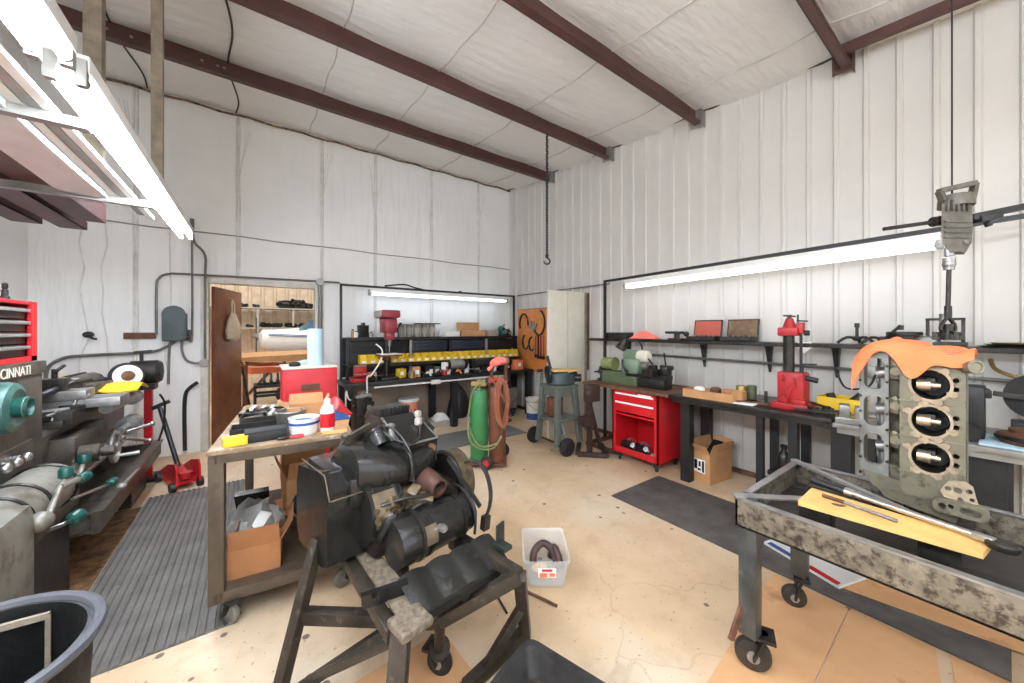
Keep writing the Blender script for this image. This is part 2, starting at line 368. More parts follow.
# ---------------------------------------------------------------- hangar beyond the doorway
b = MB(); y = -3.2; pts = []
x = -4.4
while x < 6.6: pts += [(x, 0), (x + .03, .03), (x + .07, .03), (x + .1, 0)]; x += .25
n = len(pts); b.raw([(xx, 10.6 - h, 0) for xx, h in pts] + [(xx, 10.6 - h, 3.6) for xx, h in pts], [(i, i + 1, n + i + 1, n + i) for i in range(n - 1)])
struct(b.build('wall_far', M['tanrib'], ang=15))
b = MB(); b.box((1, 8.3, 3.65), (11, 4.8, .1)); struct(b.build('ceiling_far', M['tanrib']))
b = MB(); b.box((-4.3, 8.3, 1.8), (.1, 4.8, 3.6)); b.box((6.4, 8.3, 1.8), (.1, 4.8, 3.6)); struct(b.build('wall_far_sides', M['tanrib']))
# ---------------------------------------------------------------- fluorescent fixtures
def strip_light(name, label, p, q, group, ntube=2, reflect=True, m='tube', clips=True, down=V((0, 0, -1)), r=.0145, bw=.105):
    p = V(p); q = V(q); d = (q - p).normalized(); s = d.cross(down).normalized()
    t = thing(name, label, 'light', p, 0, group); L = (q - p).length
    b = MB(); b.bar(p - down * .055, q - down * .055, bw, .055, .004, up=down); b.build('ballast_box', M['white'], t)
    if reflect:
        b = MB(); w = .14 if ntube == 2 else .07
        b.loft([[c + s * w - down * .02, c + s * .05 - down * .05, c - s * .05 - down * .05, c - s * w - down * .02, c - s * .05 - down * .046, c + s * .05 - down * .046] for c in (p, q)]); b.build('reflector', M['white'], t)
    offs = [s * .033, s * -.033] if ntube == 2 else [V((0, 0, 0))]
    for o in offs:
        b = MB(); b.cyl(p + o + d * .03, q + o - d * .03, r, n=14); b.build('tube', M[m], t)
        if clips:
            for c, e in ((p, 1), (q, -1)):
                b = MB(); b.cyl(c + o + d * (e * .005), c + o + d * (e * .03), .017, n=12); b.box(c + o - down * .02 + d * (e * .006), (.03, .03, .09), math.atan2(d.y, d.x), .004); b.build('lamp_holder', M['galv'], t)
    return t
ZL = 2.33
strip_light('hanging_light', 'double tube fluorescent hanging over the lathe, reaching toward the grey switch box', (-.50, 1.79, ZL), (-.50, 4.28, ZL), 'fluorescents over the lathe', 2, False)
strip_light('hanging_light', 'double tube fluorescent with yellowed ends, cut by the upper left frame edge', (-.50, -.80, ZL), (-.50, 1.69, ZL), 'fluorescents over the lathe', 2, False)
# hanging storage rack: studs from the roof, angle cross bars, long light rails, stock stored on top
t = thing('hanging_rack', 'grey hanging stock rack of studs and angle bars left of the lathe light', 'rack', (-.56, 2.1, 2.25))
for x, y, h, z0 in ((-.79, 3.235, .038, 2.325), (-.515, 3.235, .027, 2.325), (-1.72, 2.14, .03, 2.2), (-1.72, 3.235, .03, 2.2)):
    b = MB(); b.span((x - h, y - h, z0), (x + h, y + h, zc(y) - .01)); b.build('upright', M['wood_old'], t)
for y, z in ((2.10, 2.27), (3.19, 2.27)):
    b = MB(); b.span((-1.74, y - .004, z), (-.52, y + .002, z + .05)); b.span((-1.74, y - .04, z), (-.52, y, z + .006)); b.build('cross_bar', M['galv'], t)
for k, x in enumerate((-.625, -.66, -.70)):
    o = tag(MB().span((x - .016, 1.0, 2.322), (x + .016, (3.72, 3.62, 3.45)[k], 2.322 + (.02, .045, .012)[k])).build('metal_rail', M['white' if k != 1 else 'galv']),
        ('white rail on the rack nearest the lathe light', 'grey channel rail between two white rails on the rack', 'short white rail on the rack beside the pale board')[k], 'rail', 'rails on the hanging rack')
b = MB(); b.sheet(lambda u, v: (-.915 + .19 * u, .9 + 2.3 * v, 2.325 + .004 * math.sin(v * 9 + u * 4)), 4, 16, .03)
tag(b.build('insulation_board', mat('grey board', (200, 202, 202), .7, 0, .08)), 'pale grey board lying along the hanging rack between the rails and brown channels', 'board')
for k, (x, y1) in enumerate(((-1.01, 4.08), (-1.20, 4.45), (-1.42, 4.40))):
    b = MB(); b.span((x - .075, 1.2, 2.324), (x + .075, y1, 2.332)); b.span((x - .075, 1.2, 2.324), (x - .068, y1, 2.40)); b.span((x + .068, 1.2, 2.324), (x + .075, y1, 2.46 if k == 0 else 2.39))
    tag(b.build('steel_channel', M['beam']), ('rust red channel on the hanging rack reaching furthest toward the back wall', 'rust red channel in the middle of the three stored on the rack', 'rust red channel on the rack nearest the left wall')[k], 'channel', 'steel channels on the hanging rack')
tag(MB().span((-1.05, 3.70, 2.334), (-.99, 4.02, 2.44), .004).build('timber_offcut', M['pine']), 'short pale timber offcut at the end of the rust red channel on the rack', 'timber')
# ---------------------------------------------------------------- back wall electrics
t = thing('switch_box', 'dark grey electrical disconnect box on the white back wall', 'switch box', (-.77, 5.75, 1.36))
b = MB(); b.box((-.77, 5.77, 1.535), (.21, .13, .33), bev=.01); b.build('body', M['concgrey'], t)
b = MB(); b.rev([(.105, 0), (.105, .012)], (-.77, 5.70, 1.68), (0, -1, 0), 24); b.box((-.77, 5.7, 1.53), (.19, .014, .3), bev=.006); b.build('cover', M['concgrey'], t)
b = MB(); b.box((-.64, 5.74, 1.45), (.03, .03, .11), bev=.006); b.cyl((-.67, 5.74, 1.42), (-.63, 5.74, 1.42), .018); b.build('switch_lever', M['black'], t)
t = thing('conduit_run', 'thin steel conduit looping round the switch box and over the door head', 'conduit', (-.92, 5.8, 1.5))
yc = 5.785
for pts, r in (([(-.93, yc, 1.44), (-.93, yc, 1.98), (-.91, yc, 2.10), (-.83, yc, 2.16), (-.6, yc, 2.175), (.8, yc, 2.20), (1.02, yc, 2.2)], .013), ([(-.61, yc, 2.62), (-.59, yc, 2.55), (-.50, yc, 2.42), (-.5, yc, 2.1), (-.5, yc, 1.1)], .013),
              ([(-.62, yc, 2.62), (-.62, yc, 2.85)], .02), ([(-.62, yc, 2.62), (-.62, yc, 1.44), (-.66, yc, 1.42)], .011), ([(-1.75, yc, .98), (-1.73, yc, 1.12), (-1.64, yc, 1.2), (-1.5, yc, 1.225), (-1.0, yc, 1.245), (-.85, yc, 1.30), (-.76, yc, 1.37)], .016),
              ([(-.71, yc, 1.38), (-.71, yc, 1.25), (-.67, yc, 1.14), (-.6, yc, 1.10), (-.53, yc, 1.10)], .013), ([(-.80, yc, 1.38), (-.82, yc, 1.3), (-.83, yc, .86)], .013), ([(.775, yc, 2.2), (.775, yc, 1.1)], .012), ([(.74, yc, 2.16), (.74, yc, 1.1)], .01)):
    b = MB(); b.tube(pts, r, 8, smooth=4); b.build('pipe', M['conduit'], t)
b = MB(); b.cyl((-.51, 5.835, 1.10), (-.51, 5.76, 1.10), .045); b.build('junction_box', M['galv'], t)
b = MB(); b.cyl((.755, 5.835, 2.19), (.755, 5.74, 2.19), .05); b.build('junction_box', M['galv'], t)
tag(MB().tube([(-.685, 5.79, .05), (-.69, 5.79, .5), (-.68, 5.79, .72), (-.64, 5.79, .80), (-.57, 5.78, .86)], .02, 8, smooth=4).build('bent_pipe', M['black']), 'black bent pipe standing against the wall left of the doorway', 'pipe')
b = MB(); b.span((-1.2, 5.795, 1.40), (-.94, YB - .001, 1.47), .004); o = tag(b.build('wood_block', M['rust']), 'dark stained wood block on the wall left of the switch box', 'block')
t = thing('wall_hook', 'small black hook knob on the white wall above the lathe', 'hook', (-1.45, 5.8, 1.42))
b = MB(); b.ell((-1.46, 5.80, 1.45), (.045, .035, .035)); b.build('knob', M['black'], t); b = MB(); b.tube([(-1.46, 5.79, 1.44), (-1.42, 5.76, 1.41), (-1.39, 5.77, 1.40)], .012); b.build('arm', M['black'], t)
# ---------------------------------------------------------------- lathe
t = thing('metal_lathe', 'big grey brown metal lathe with teal dial along the left wall', 'lathe', (-1.1, 3.5, 0))
def part(b, n, m, **k): return b.build(n, M[m], t, **k)
b = MB(); b.box((-1.25, 2.64, .35), (.78, 1.02, .70), bev=.02); part(b, 'headstock_pedestal', 'rust' if False else 'dsteel')
b = MB(); b.box((-1.25, 2.60, 1.0), (.59, 1.06, .53), bev=.012); head = part(b, 'headstock', 'lathe')
b = MB(); b.box((-1.25, 2.60, 1.297), (.61, 1.09, .068), bev=.008); part(b, 'name_strip', 'lathe')
text('lettering', 'CINCINNATI', .068, (-.9445, 2.57, 1.272), (0, 1, 0), (0, 0, 1), M['cream'], t)
b = MB(); c = V((-.955, 2.70, 1.138)); b.rev([(.122, 0), (.122, .025), (.112, .05), (.085, .06), (.05, .05)], c, (1, 0, 0), 32); dial = part(b, 'dial_ring', 'teal')
b = MB(); b.rev([(.046, .05), (.048, .08), (.046, .095), (.038, .095), (.032, .07), (0, .07)], c, (1, 0, 0), 24); part(b, 'dial_hub', 'teald')
b = MB(); b.torus(c + V((.082, .0, 0)), (1, 0, 0), .047, .004); part(b, 'dial_rim', 'teal')
b = MB(); b.box((-.953, 2.75, .86), (.014, .5, .14), bev=.004); part(b, 'selector_panel', 'lathe')
for k in range(3):
    b = MB(); q = V((-.945, 2.62 + .09 * k, .88)); b.cyl(q, q + V((.03, 0, 0)), .012); b.ell(q + V((.04, 0, 0)), (.02, .022, .022)); part(b, 'selector_knob', 'chrome')
b = MB(); b.cyl((-.86, 2.1, .71), (-.86, 2.84, .71), .115, n=28); b.rev([(.115, 0), (.10, .03), (.06, .045)], (-.86, 2.84, .71), (0, 1, 0), 28); part(b, 'feed_gearbox', 'lgrey')
for y in (2.36, 2.52, 2.80):
    b = MB(); b.torus((-.86, y, .71), (0, 1, 0), .115, .010, 32, 6); part(b, 'gearbox_band', 'dsteel')
b = MB(); b.box((-.84, 2.14, .50), (.24, .42, .62), bev=.07); part(b, 'gearbox_housing', 'lgrey')
b = MB(); b.box((-.92, 2.95, .58), (.16, .55, .22), bev=.03); part(b, 'gearbox_lower_case', 'lathe')
def lever(pts, r, kp, kd, kr=.022, m='chrome'):
    bb = MB(); bb.tube(pts, r, 8); o = bb.build('lever', M[m], t); bb = MB(); kp = V(kp); kd = V(kd).normalized(); bb.rev([(kr * .7, 0), (kr, .008), (kr, .04), (kr * .75, .05)], kp, kd, 14); bb.build('knob', M['teald'], o)
lever([atx(46, 520, -.70), atx(60, 487, -.72), atx(66, 478, -.72)], .011, atx(66, 478, -.72), (0, 0, 1), .026, 'lgrey')
lever([atx(60, 487, -.72), atx(72, 482, -.70), atx(80, 479, -.70)], .016, atx(78, 480, -.70), (.5, .8, .15), .024, 'lgrey')
lever([atx(70, 500, -.80), atx(78, 478, -.80), atx(84, 462, -.80)], .011, atx(84, 463, -.80), (.05, 0, 1), .028, 'lgrey')
lever([atx(72, 499, -.74), atx(92, 491, -.72), atx(112, 483, -.70)], .008, atx(109, 484, -.70), (.3, .9, .1), .024)
lever([atx(48, 530, -.70), atx(62, 525, -.68), atx(72, 519, -.66)], .009, atx(70, 521, -.66), (.5, .8, .25), .028)
b = MB(); q = atx(40, 522, -.72); b.ell(q, (.04, .045, .04)); b.cyl(q, q - V((.12, 0, 0)), .025); part(b, 'ball_handle', 'lgrey')
# bed, ways, pan, tail pedestal
b = MB(); b.box((-1.2, 4.0, .76), (.40, 1.75, .22), bev=.01); part(b, 'bed', 'lathe')
b = MB(); b.span((-1.4, 3.13, .871), (-1.32, 4.87, .91)); b.span((-1.08, 3.13, .871), (-1.0, 4.87, .91)); part(b, 'bed_ways', 'steel')
b = MB(); b.span((-1.5, 3.16, .30), (-.77, 4.84, .315)); b.span((-.785, 3.16, .29), (-.75, 4.86, .41)); b.span((-1.5, 4.82, .29), (-.75, 4.86, .41)); b.span((-.80, 3.16, .41), (-.735, 4.88, .422)); part(b, 'chip_pan', 'lathe')
b = MB(); b.box((-1.2, 4.55, .15), (.72, .5, .295), bev=.01); b.box((-1.22, 4.60, .49), (.42, .4, .35), bev=.02); part(b, 'tail_pedestal', 'lathe')
b = MB(); b.cyl((-.90, 3.0, .66), (-.90, 4.8, .66), .017); part(b, 'lead_screw', 'steel'); b = MB(); b.cyl((-.90, 3.0, .57), (-.90, 4.8, .57), .014); part(b, 'feed_rod', 'steel')
b = MB(); b.box((-.96, 3.66, .69), (.13, .62, .30), bev=.02); part(b, 'apron', 'lathe')
b = MB(); b.box((-1.17, 3.66, .955), (.52, .60, .09), bev=.012); part(b, 'saddle', 'dsteel')
b = MB(); b.box((-1.05, 3.62, 1.02), (.62, .22, .06), bev=.008); b.box((-1.02, 3.58, 1.08), (.26, .17, .06), bev=.008); part(b, 'cross_slide', 'steel')
b = MB(); b.box((-1.04, 3.56, 1.15), (.11, .11, .08), bev=.006); b.cyl((-1.04, 3.56, 1.19), (-1.04, 3.56, 1.25), .014); b.bar((-1.04, 3.56, 1.23), (-.96, 3.42, 1.28), .014); part(b, 'tool_post', 'dsteel')
wc = V((-.80, 3.67, .68)); b = MB(); b.torus(wc, (1, 0, 0), .10, .014, 30, 8)
for a in (.4, 2.5, 4.6): b.bar(wc, wc + V((0, math.cos(a) * .1, math.sin(a) * .1)), .02, .012)
b.cyl(wc - V((.12, 0, 0)), wc + V((.02, 0, 0)), .035); wh = part(b, 'handwheel', 'steel')
b = MB(); q = wc + V((.01, .06, -.08)); b.cyl(q, q + V((.1, .01, 0)), .012, .016); b.build('crank_grip', M['chrome'], wh)
b = MB(); b.cyl((-.89, 3.40, .72), (-.80, 3.40, .72), .055, n=20); b.cyl((-.80, 3.40, .72), (-.74, 3.40, .72), .03); part(b, 'feed_clutch', 'lathe')
b = MB(); b.cyl((-.79, 3.86, .735), (-.66, 3.95, .76), .012); b.cyl((-.79, 3.86, .69), (-.68, 4.0, .62), .012); b.ell((-.66, 3.95, .76), (.02, .02, .02)); b.ell((-.68, 4., .62), (.02, .02, .02)); part(b, 'apron_levers', 'steel')
b = MB(); b.box((-1.12, 4.22, 1.0), (.30, .40, .18), bev=.03); b.cyl((-1.1, 3.98, 1.08), (-1.1, 4.46, 1.08), .07, n=20); part(b, 'tailstock', 'lathe')
b = MB(); b.cyl((-.84, 3.66, .955), (-.84, 4.30, .93), .036, n=20); b.cyl((-.84, 4.30, .93), (-.84, 4.36, .93), .058, n=20); b.cyl((-.84, 4.38, .928), (-.84, 4.43, .926), .05, n=20); b.cyl((-.84, 4.36, .93), (-.84, 4.50, .925), .03); part(b, 'slide_cylinder', 'steel')
b = MB()
for k in range(5): b.cyl((-.80, 3.95 + .035 * k, .76), (-.80, 3.978 + .035 * k, .76), .066 - .004 * (k % 2), n=22)
b.cyl((-.80, 3.8, .76), (-.80, 4.3, .76), .022); part(b, 'graduated_collar', 'steel')
b = MB(); b.tube([(-.72, 4.62, .90), (-.70, 4.7, .8), (-.71, 4.72, .6), (-.74, 4.7, .45)], .009, 6, smooth=5); part(b, 'coolant_hose', 'black')
b = MB(); b.bar((-.74, 4.0, .41), (-.72, 3.45, .46), .016); b.ell((-.72, 3.45, .46), (.025, .03, .02)); part(b, 'pan_drain_lever', 'galv')
# stuff lying on the lathe
t = thing('grinding_wheel', 'black rimmed wheel with a pale face propped at the far end of the lathe', 'wheel', aty(126, 390, 4.5))
c = aty(127, 376, 4.52); ax = V((.45, -.88, .15)).normalized()
b = MB(); b.torus(c, ax, .10, .018, 32, 8); b.build('tire', M['blk2'], t); b = MB(); b.rev([(.095, -.01), (.095, .02), (.045, .03), (.045, .0)], c, ax, 30); b.build('disc', M['paper'], t)
b = MB(); b.rev([(.045, 0), (.04, .03), (.02, .035)], c, ax, 20); b.build('hub', M['rust'], t)
t = thing('electric_motor', 'dark motor with fan guard behind the pale wheel on the lathe end', 'motor', (-.77, 4.72, .9))
c = aty(149, 372, 4.75); b = MB(); b.cyl(c + V((-.12, 0, 0)), c + V((.06, 0, 0)), .11, n=22); b.build('case', M['dsteel'], t); b = MB(); b.rev([(.11, 0), (.09, .03), (.03, .04)], c + V((.06, 0, 0)), (1, 0, 0), 22); b.build('fan_guard', M['black'], t)
b = MB(); b.cyl(c + V((-.05, 0, .09)), c + V((-.05, 0, .20)), .014); b.bar(c + V((-.1, 0, .19)), c + V((.02, 0, .2)), .02); b.build('clamp_screw', M['black'], t); b = MB(); b.box(c + V((-.03, 0, -.13)), (.16, .16, .06)); b.build('base', M['dsteel'], t)
b = MB(); p0 = aty(103, 394, 3.95); b.sheet(lambda u, v: (-1.22 + .46 * u, 4.05 + .38 * v, 1.095 - .08 * u + .02 * math.sin(u * 7 + v * 3) + .03 * (1 - abs(2 * v - 1))), 14, 8, .012)
tag(b.build('rag', M['yellow']), 'bright yellow rag draped over the lathe under the pale wheel', 'rag')
rods = [((-1.12, 3.22, 1.06), (-.98, 3.62, 1.15), .02, 'black', 'stubby black bar propped above the tool post'), ((-1.5, 3.9, 1.05), (-1.15, 4.5, 1.13), .022, 'dsteel', 'dark round stock lying behind the yellow rag'), ((-1.0, 3.3, .99), (-.86, 3.95, 1.0), .010, 'chrome', 'thin shiny rod lying along the front of the lathe saddle'), ((-1.25, 3.35, 1.12), (-.98, 3.95, 1.13), .012, 'dsteel', 'thin dark rod bridging the tool post and the yellow rag'),
        ((-1.45, 3.2, 1.0), (-1.15, 3.95, 1.06), .018, 'dsteel', 'thick dark bar lying over the lathe behind the tool post'), ((-1.35, 3.1, .95), (-1.25, 4.0, 1.03), .012, 'steel', 'thin bright rod lying along the lathe bed'),
        ((-1.3, 3.16, 1.36 - .33), (-1.0, 4.35, 1.10), .014, 'black', 'black boring bar lying on top of the yellow rag'), ((-1.5, 3.2, 1.08), (-1.3, 3.8, 1.16), .024, 'lathe', 'grey pipe piece lying at the back of the lathe')]
for p, q, r, m, lb in rods:
    tag(MB().cyl(p, q, r, n=10).build('metal_bar', M[m]), lb, 'bar', 'bars lying on the lathe')
for k, (x, y, z, s, m, lb) in enumerate(((-1.33, 3.30, 1.0, .07, 'black', 'large black chuck casting just right of the lathe headstock'), (-1.1, 3.88, 1.02, .06, 'dsteel', 'dark clamp casting left of the yellow rag'), (-.95, 3.50, 1.0, .035, 'black', 'small black lever block at the front of the lathe saddle'), (-1.2, 3.28, .96, .05, 'steel', 'bright chuck jaw block lying beside the lathe headstock'), (-1.0, 3.36, .93, .04, 'dsteel', 'dark tool holder block on the lathe bed near the headstock'), (-1.3, 3.45, 1.04, .05, 'black', 'black lever clamp block on the lathe saddle'))):
    tt = thing('tool_block', lb, 'tool', (x, y, z - s * .6), 0, 'tool blocks on the lathe'); b = MB(); b.box((x, y, z), (s * 2, s * 3, s * 1.2), .4 * k, .006); b.build('block', M[m], tt); b = MB(); b.cyl((x, y, z), (x + .02, y + .02, z + s * 2.2), .01); b.bar((x - .04, y, z + s * 2.1), (x + .07, y + .03, z + s * 2.2), .012); b.build('clamp_handle', M['steel'], tt)
# chest on the headstock
t = thing('tool_chest', 'red machinist chest with silver drawer edges on the lathe headstock', 'tool chest', (-1.25, 2.75, 1.335))
b = MB(); z0, z1 = 1.333, 1.655; b.span((-1.45, 2.36, z0), (-1.0, 3.16, z0 + .02)); b.span((-1.45, 2.36, z1 - .02), (-.99, 3.16, z1), .006); b.span((-1.45, 3.14, z0), (-.99, 3.16, z1)); b.span((-1.45, 2.36, z0), (-.99, 2.38, z1)); b.span((-1.45, 2.36, z0), (-1.43, 3.16, z1)); b.span((-1.0, 3.10, z0), (-.985, 3.16, z1)); b.span((-1., 2.36, z0), (-.985, 3.16, z0 + .025)); b.build('case', M['red'], t)
for k in range(4):
    zz = z0 + .03 + .066 * k; b = MB(); b.span((-1.4, 2.39, zz), (-1.005, 3.095, zz + .058)); d_ = b.build('drawer', M['dsteel'], t); b = MB(); b.span((-1.005, 2.39, zz + .035), (-.988, 3.12, zz + .052), .003); b.build('pull', M['galv'], d_)
for k, (u, hgt, r) in enumerate(((.0, .10, .018), (1, .12, .014), (2, .07, .016), (3, .05, .018), (4, .09, .012))):
    x, y = -1.06 - .05 * (k % 2), 2.80 + .065 * k
    tt = thing('tool_holder', ('black drill chuck standing second on the red chest', 'tallest black tool holder standing on the red chest', 'black tool holder standing in the middle on the red chest', 'shortest black collet stub standing on the red chest', 'thin black tool holder standing at the far end of the red chest')[k], 'tool holder', (x, y, z1), 0, 'tool holders on the red chest')
    b = MB(); b.rev([(r * 1.4, 0), (r * 1.4, .02), (r, .025), (r, hgt * .6), (r * .6, hgt * .65)], (x, y, z1), n=14); b.build('body', M['black'], tt); b = MB(); b.rev([(r * .6, 0), (r * .9, .01), (r * .9, hgt * .35), (r * .3, hgt * .4)], (x, y, z1 + hgt * .62), n=12); b.build('shank', M['dsteel'], tt)
b = MB(); b.sheet(lambda u, v: (-1.14 + .12 * u, 2.4 + .32 * v, z1 + .008 + .05 * math.sin(3.14 * u) * math.sin(3.14 * v) + .006 * math.sin(u * 13 + v * 9)), 8, 8, .01); tag(b.build('rag', M['pinkrag']), 'faded pink rag crumpled on top of the red machinist chest', 'rag')
# ---------------------------------------------------------------- jack behind the lathe
t = thing('floor_jack', 'red trolley jack with upright black handle behind the lathe tail', 'jack', (-.62, 4.62, 0))
b = MB(); jd = V((.35, -.93, 0)).normalized(); js = V((.93, .35, 0)); jc = V((-.60, 4.72, 0))
for s in (-1, 1): b.plate([(-.26, .03), (.26, .03), (.26, .10), (-.02, .22), (-.22, .26), (-.26, .2)], [], jc + js * (.085 * s), -jd, (0, 0, 1), js * .012)
b.box(jc - jd * -.02 + V((0, 0, .06)), (.18, .34, .03), math.atan2(js.y, js.x)); b.build('chassis', M['red'], t)
b = MB(); b.bar(jc - jd * .1 + V((0, 0, .16)), jc + jd * .2 + V((0, 0, .11)), .07, .05, .008); b.cyl(jc + jd * .2 + V((0, 0, .11)), jc + jd * .2 + V((0, 0, .16)), .05); b.build('lift_arm', M['red2'], t)
for e in (-.22, .22):
    for s in (-1, 1): b = MB(); q = jc + jd * e + js * (.1 * s) + V((0, 0, .045)); b.cyl(q - js * .02, q + js * .02, .045, n=18); b.build('wheel', M['black'], t)
b = MB(); p = jc - jd * .02 + V((0, 0, .16)); b.cyl(p, atd(160, 408, 3.62), .02); b.build('handle', M['black'], t)
b = MB(); p = atd(160, 408, 3.62); b.bar(p - V((.06, 0, .0)), p + V((.07, .02, .06)), .035); b.build('handle_grip', M['blk2'], t)
t = thing('jack_stand', 'thin red and black upright stand between the lathe and the jack', 'stand', (-.86, 5.05, 0))
b = MB(); b.span((-.90, 5.03, 0), (-.84, 5.09, 1.0)); b.build('column', M['red'], t); b = MB(); b.span((-1.0, 4.93, 0), (-.74, 5.19, .03)); b.build('base', M['black'], t); b = MB(); b.box((-.87, 5.06, 1.03), (.12, .1, .06), bev=.01); b.build('saddle', M['black'], t)
# ---------------------------------------------------------------- tub in the corner
t = thing('trash_tub', 'large round black plastic tub in the lower left corner', 'tub', (-.565, 1.365, 0))
c = V((-.565, 1.365, 0)); b = MB(); b.rev([(.0, .012), (.185, .012), (.19, 0), (.225, .70), (.228, .745), (.214, .745), (.178, .03), (.0, .03)], c, n=48); b.build('body', M['trash'], t)
b = MB(); b.torus(c + V((0, 0, .745)), (0, 0, 1), .236, .014, 48, 8); b.build('rim', M['rim'], t)
tag(MB().bar(c + V((.105, .165, .25)), c + V((.105, .172, .72)), .010, .006).bar(c + V((.108, .172, .718)), c + V((-.10, .196, .715)), .010, .016).build('bent_strap', M['wood_old']), 'bent tan metal strap sticking up inside the black tub', 'strap')
# ---------------------------------------------------------------- left floor mats
def ribmat(name, x0, x1, y0, y1, n):
    w = (x1 - x0) / n; prof = []
    for i in range(n): prof += [(x0 + w * i, .006), (x0 + w * (i + .12), .014), (x0 + w * (i + .62), .014), (x0 + w * (i + .74), .006)]
    prof.append((x1, .006)); m = len(prof); b = MB()
    vs = [(x, yy, z) for yy in (y0, y1) for x, z in prof] + [(x0, y0, 0), (x1, y0, 0), (x0, y1, 0), (x1, y1, 0)]
    fs = [(i, i + 1, m + i + 1, m + i) for i in range(m - 1)]; e = 2 * m
    fs += [tuple(range(m - 1, -1, -1)) + (e, e + 1), tuple(range(m, 2 * m)) + (e + 3, e + 2), (0, m, e + 2, e), (m - 1, e + 1, e + 3, 2 * m - 1), (e, e + 2, e + 3, e + 1)]
    return b.raw(vs, fs).build(name, M['dmat'], ang=20)
tag(ribmat('floor_mat', -.77, -.08, 2.31, 4.46, 19), 'ribbed grey rubber mat on the floor in front of the lathe', 'mat', 'rubber floor mats')
tag(MB().span((-1.3, 2.9, 0), (-.775, 4.28, .004)).build('floor_board', mat('oil soaked board', (132, 98, 62), .75, 0, .45, 20, .3, dirt=(70, 52, 38), damt=.52)), 'oil stained brown board on the floor under the lathe pan', 'board')
def caster(par, c, r=.05, yaw=0., w=.03, top=.13, m='blk2', tread='rust'):
    c = V(c); dx = V((math.cos(yaw), math.sin(yaw), 0)); dy = V((-dx.y, dx.x, 0))
    b = MB(); b.rev([(r * .5, -w / 2 - .004), (r * .9, -w / 2), (r, -w / 4), (r, w / 4), (r * .9, w / 2), (r * .5, w / 2 + .004)], c + V((0, 0, r)), dy, 24); o = b.build('caster_wheel', M[m], par)
    b = MB(); b.cyl(c + V((0, 0, r)) - dy * (w * .75), c + V((0, 0, r)) + dy * (w * .75), r * .35, n=14); b.build('hub', M['galv'], o)
    b = MB(); q = c + dx * (r * .5)
    for s in (-1, 1): b.bar(c + V((0, 0, r)) + dy * (s * (w / 2 + .009)), q + V((0, 0, top - .012)) + dy * (s * (w / 2 + .009)), .008, r * .75, up=dy)
    b.box(q + V((0, 0, top - .008)), (r * 1.3, w + .05, .016), yaw, .003); b.cyl(q + V((0, 0, top - .012)), q + V((0, 0, top)), .022); b.build('caster_fork', M[tread], par)
# ---------------------------------------------------------------- rolling work table, left
CA = V((-.19, 2.30, 0)); CY = math.radians(-6); ex = V((math.cos(CY), math.sin(CY), 0)); ey = V((-ex.y, ex.x, 0))
def C(x, y, z): return CA + ex * x + ey * y + V((0, 0, z))
W_, L_, T_ = .65, 1.25, .9
t = thing('rolling_table', 'worn brown steel rolling table with cluttered top beside the ribbed mat', 'table', CA, CY)
M['cartst'] = mat('brown weathered steel', (86, 74, 60), .55, .35, .3, 12, .15, dirt=(74, 62, 50), damt=.55)
for x, y in ((0, 0), (W_, 0), (0, L_), (W_, L_)):
    b = MB(); s = .032 if y == 0 else .026; sx = -1 if x else 1; sy = -1 if y else 1
    b.box(C(x + sx * s, y + sy * s, (T_ + .12) / 2), (s * 2, s * 2, T_ - .12 - .02), CY, .004); b.build('leg', M['cartst'], t)
    caster(t, C(x + sx * (.04 if x else .085), y + sy * .04, 0), .055, -1.0 if x == 0 else .3, top=.135, m='lgrey', tread='dsteel')
b = MB()
for z in (.86, .16):
    for y in (.02, L_ - .02): b.box(C(W_ / 2, y, z), (W_, .04, .055), CY, .003)
    for x in (.02, W_ - .02): b.box(C(x, L_ / 2, z), (.04, L_, .055), CY, .003)
b.build('rail', M['cartst'], t)
b = MB(); b.box(C(W_ / 2, L_ / 2, T_ - .011), (W_ + .01, L_ + .01, .022), CY, .003); b.build('table_top', mat('work table board', (134, 110, 84), .7, 0, .25, 10, dirt=(190, 178, 158), damt=.57), t)
b = MB(); b.box(C(W_ / 2, L_ / 2, .18), (W_ - .02, L_ - .02, .012), CY); b.build('lower_shelf', M['cartst'], t)
ZT = T_ + .001
def small_box(name, lb, cat, x, y, w, d, h, m, yaw=0, open_top=False, group=None, z=None):
    q = C(x, y, ZT if z is None else z); t = thing(name, lb, cat, q, CY + yaw, group)
    b = MB()
    if not open_top: b.box(q + V((0, 0, h / 2)), (w, d, h), CY + yaw, .004)
    else:
        R = Matrix.Rotation(CY + yaw, 3, 'Z')
        for c_, s_ in (((0, 0, .003), (w, d, .006)), ((-w / 2 + .003, 0, h / 2), (.006, d, h)), ((w / 2 - .003, 0, h / 2), (.006, d, h)), ((0, -d / 2 + .003, h / 2), (w, .006, h)), ((0, d / 2 - .003, h / 2), (w, .006, h))): b.box(q + R @ V(c_), s_, CY + yaw)
    b.build('body', M[m], t); return t, q
t, q = small_box('parts_box', 'small bright yellow box on the front left corner of the rolling table', 'box', .10, .06, .10, .06, .04, 'yellow', .25)
b = MB(); b.box(q + V((0, 0, .042)), (.104, .064, .008), CY + .25, .003); b.build('lid', M['yellow'], t)
t, q = small_box('tool_case', 'flat black case lying behind the yellow box on the rolling table', 'case', .23, .11, .19, .10, .048, 'black', .12)
b = MB(); b.box(q + V((0, 0, .052)), (.194, .104, .010), CY + .12, .004); b.build('lid', M['blk2'], t)
t, q = small_box('parts_tray', 'open black tray with an orange tag on the rolling table', 'tray', .17, .27, .24, .15, .05, 'black', .1, True)
b = MB(); b.box(q + V((.05, -.078, .028)), (.055, .006, .034), CY + .1); b.build('tag', M['orange'], t)
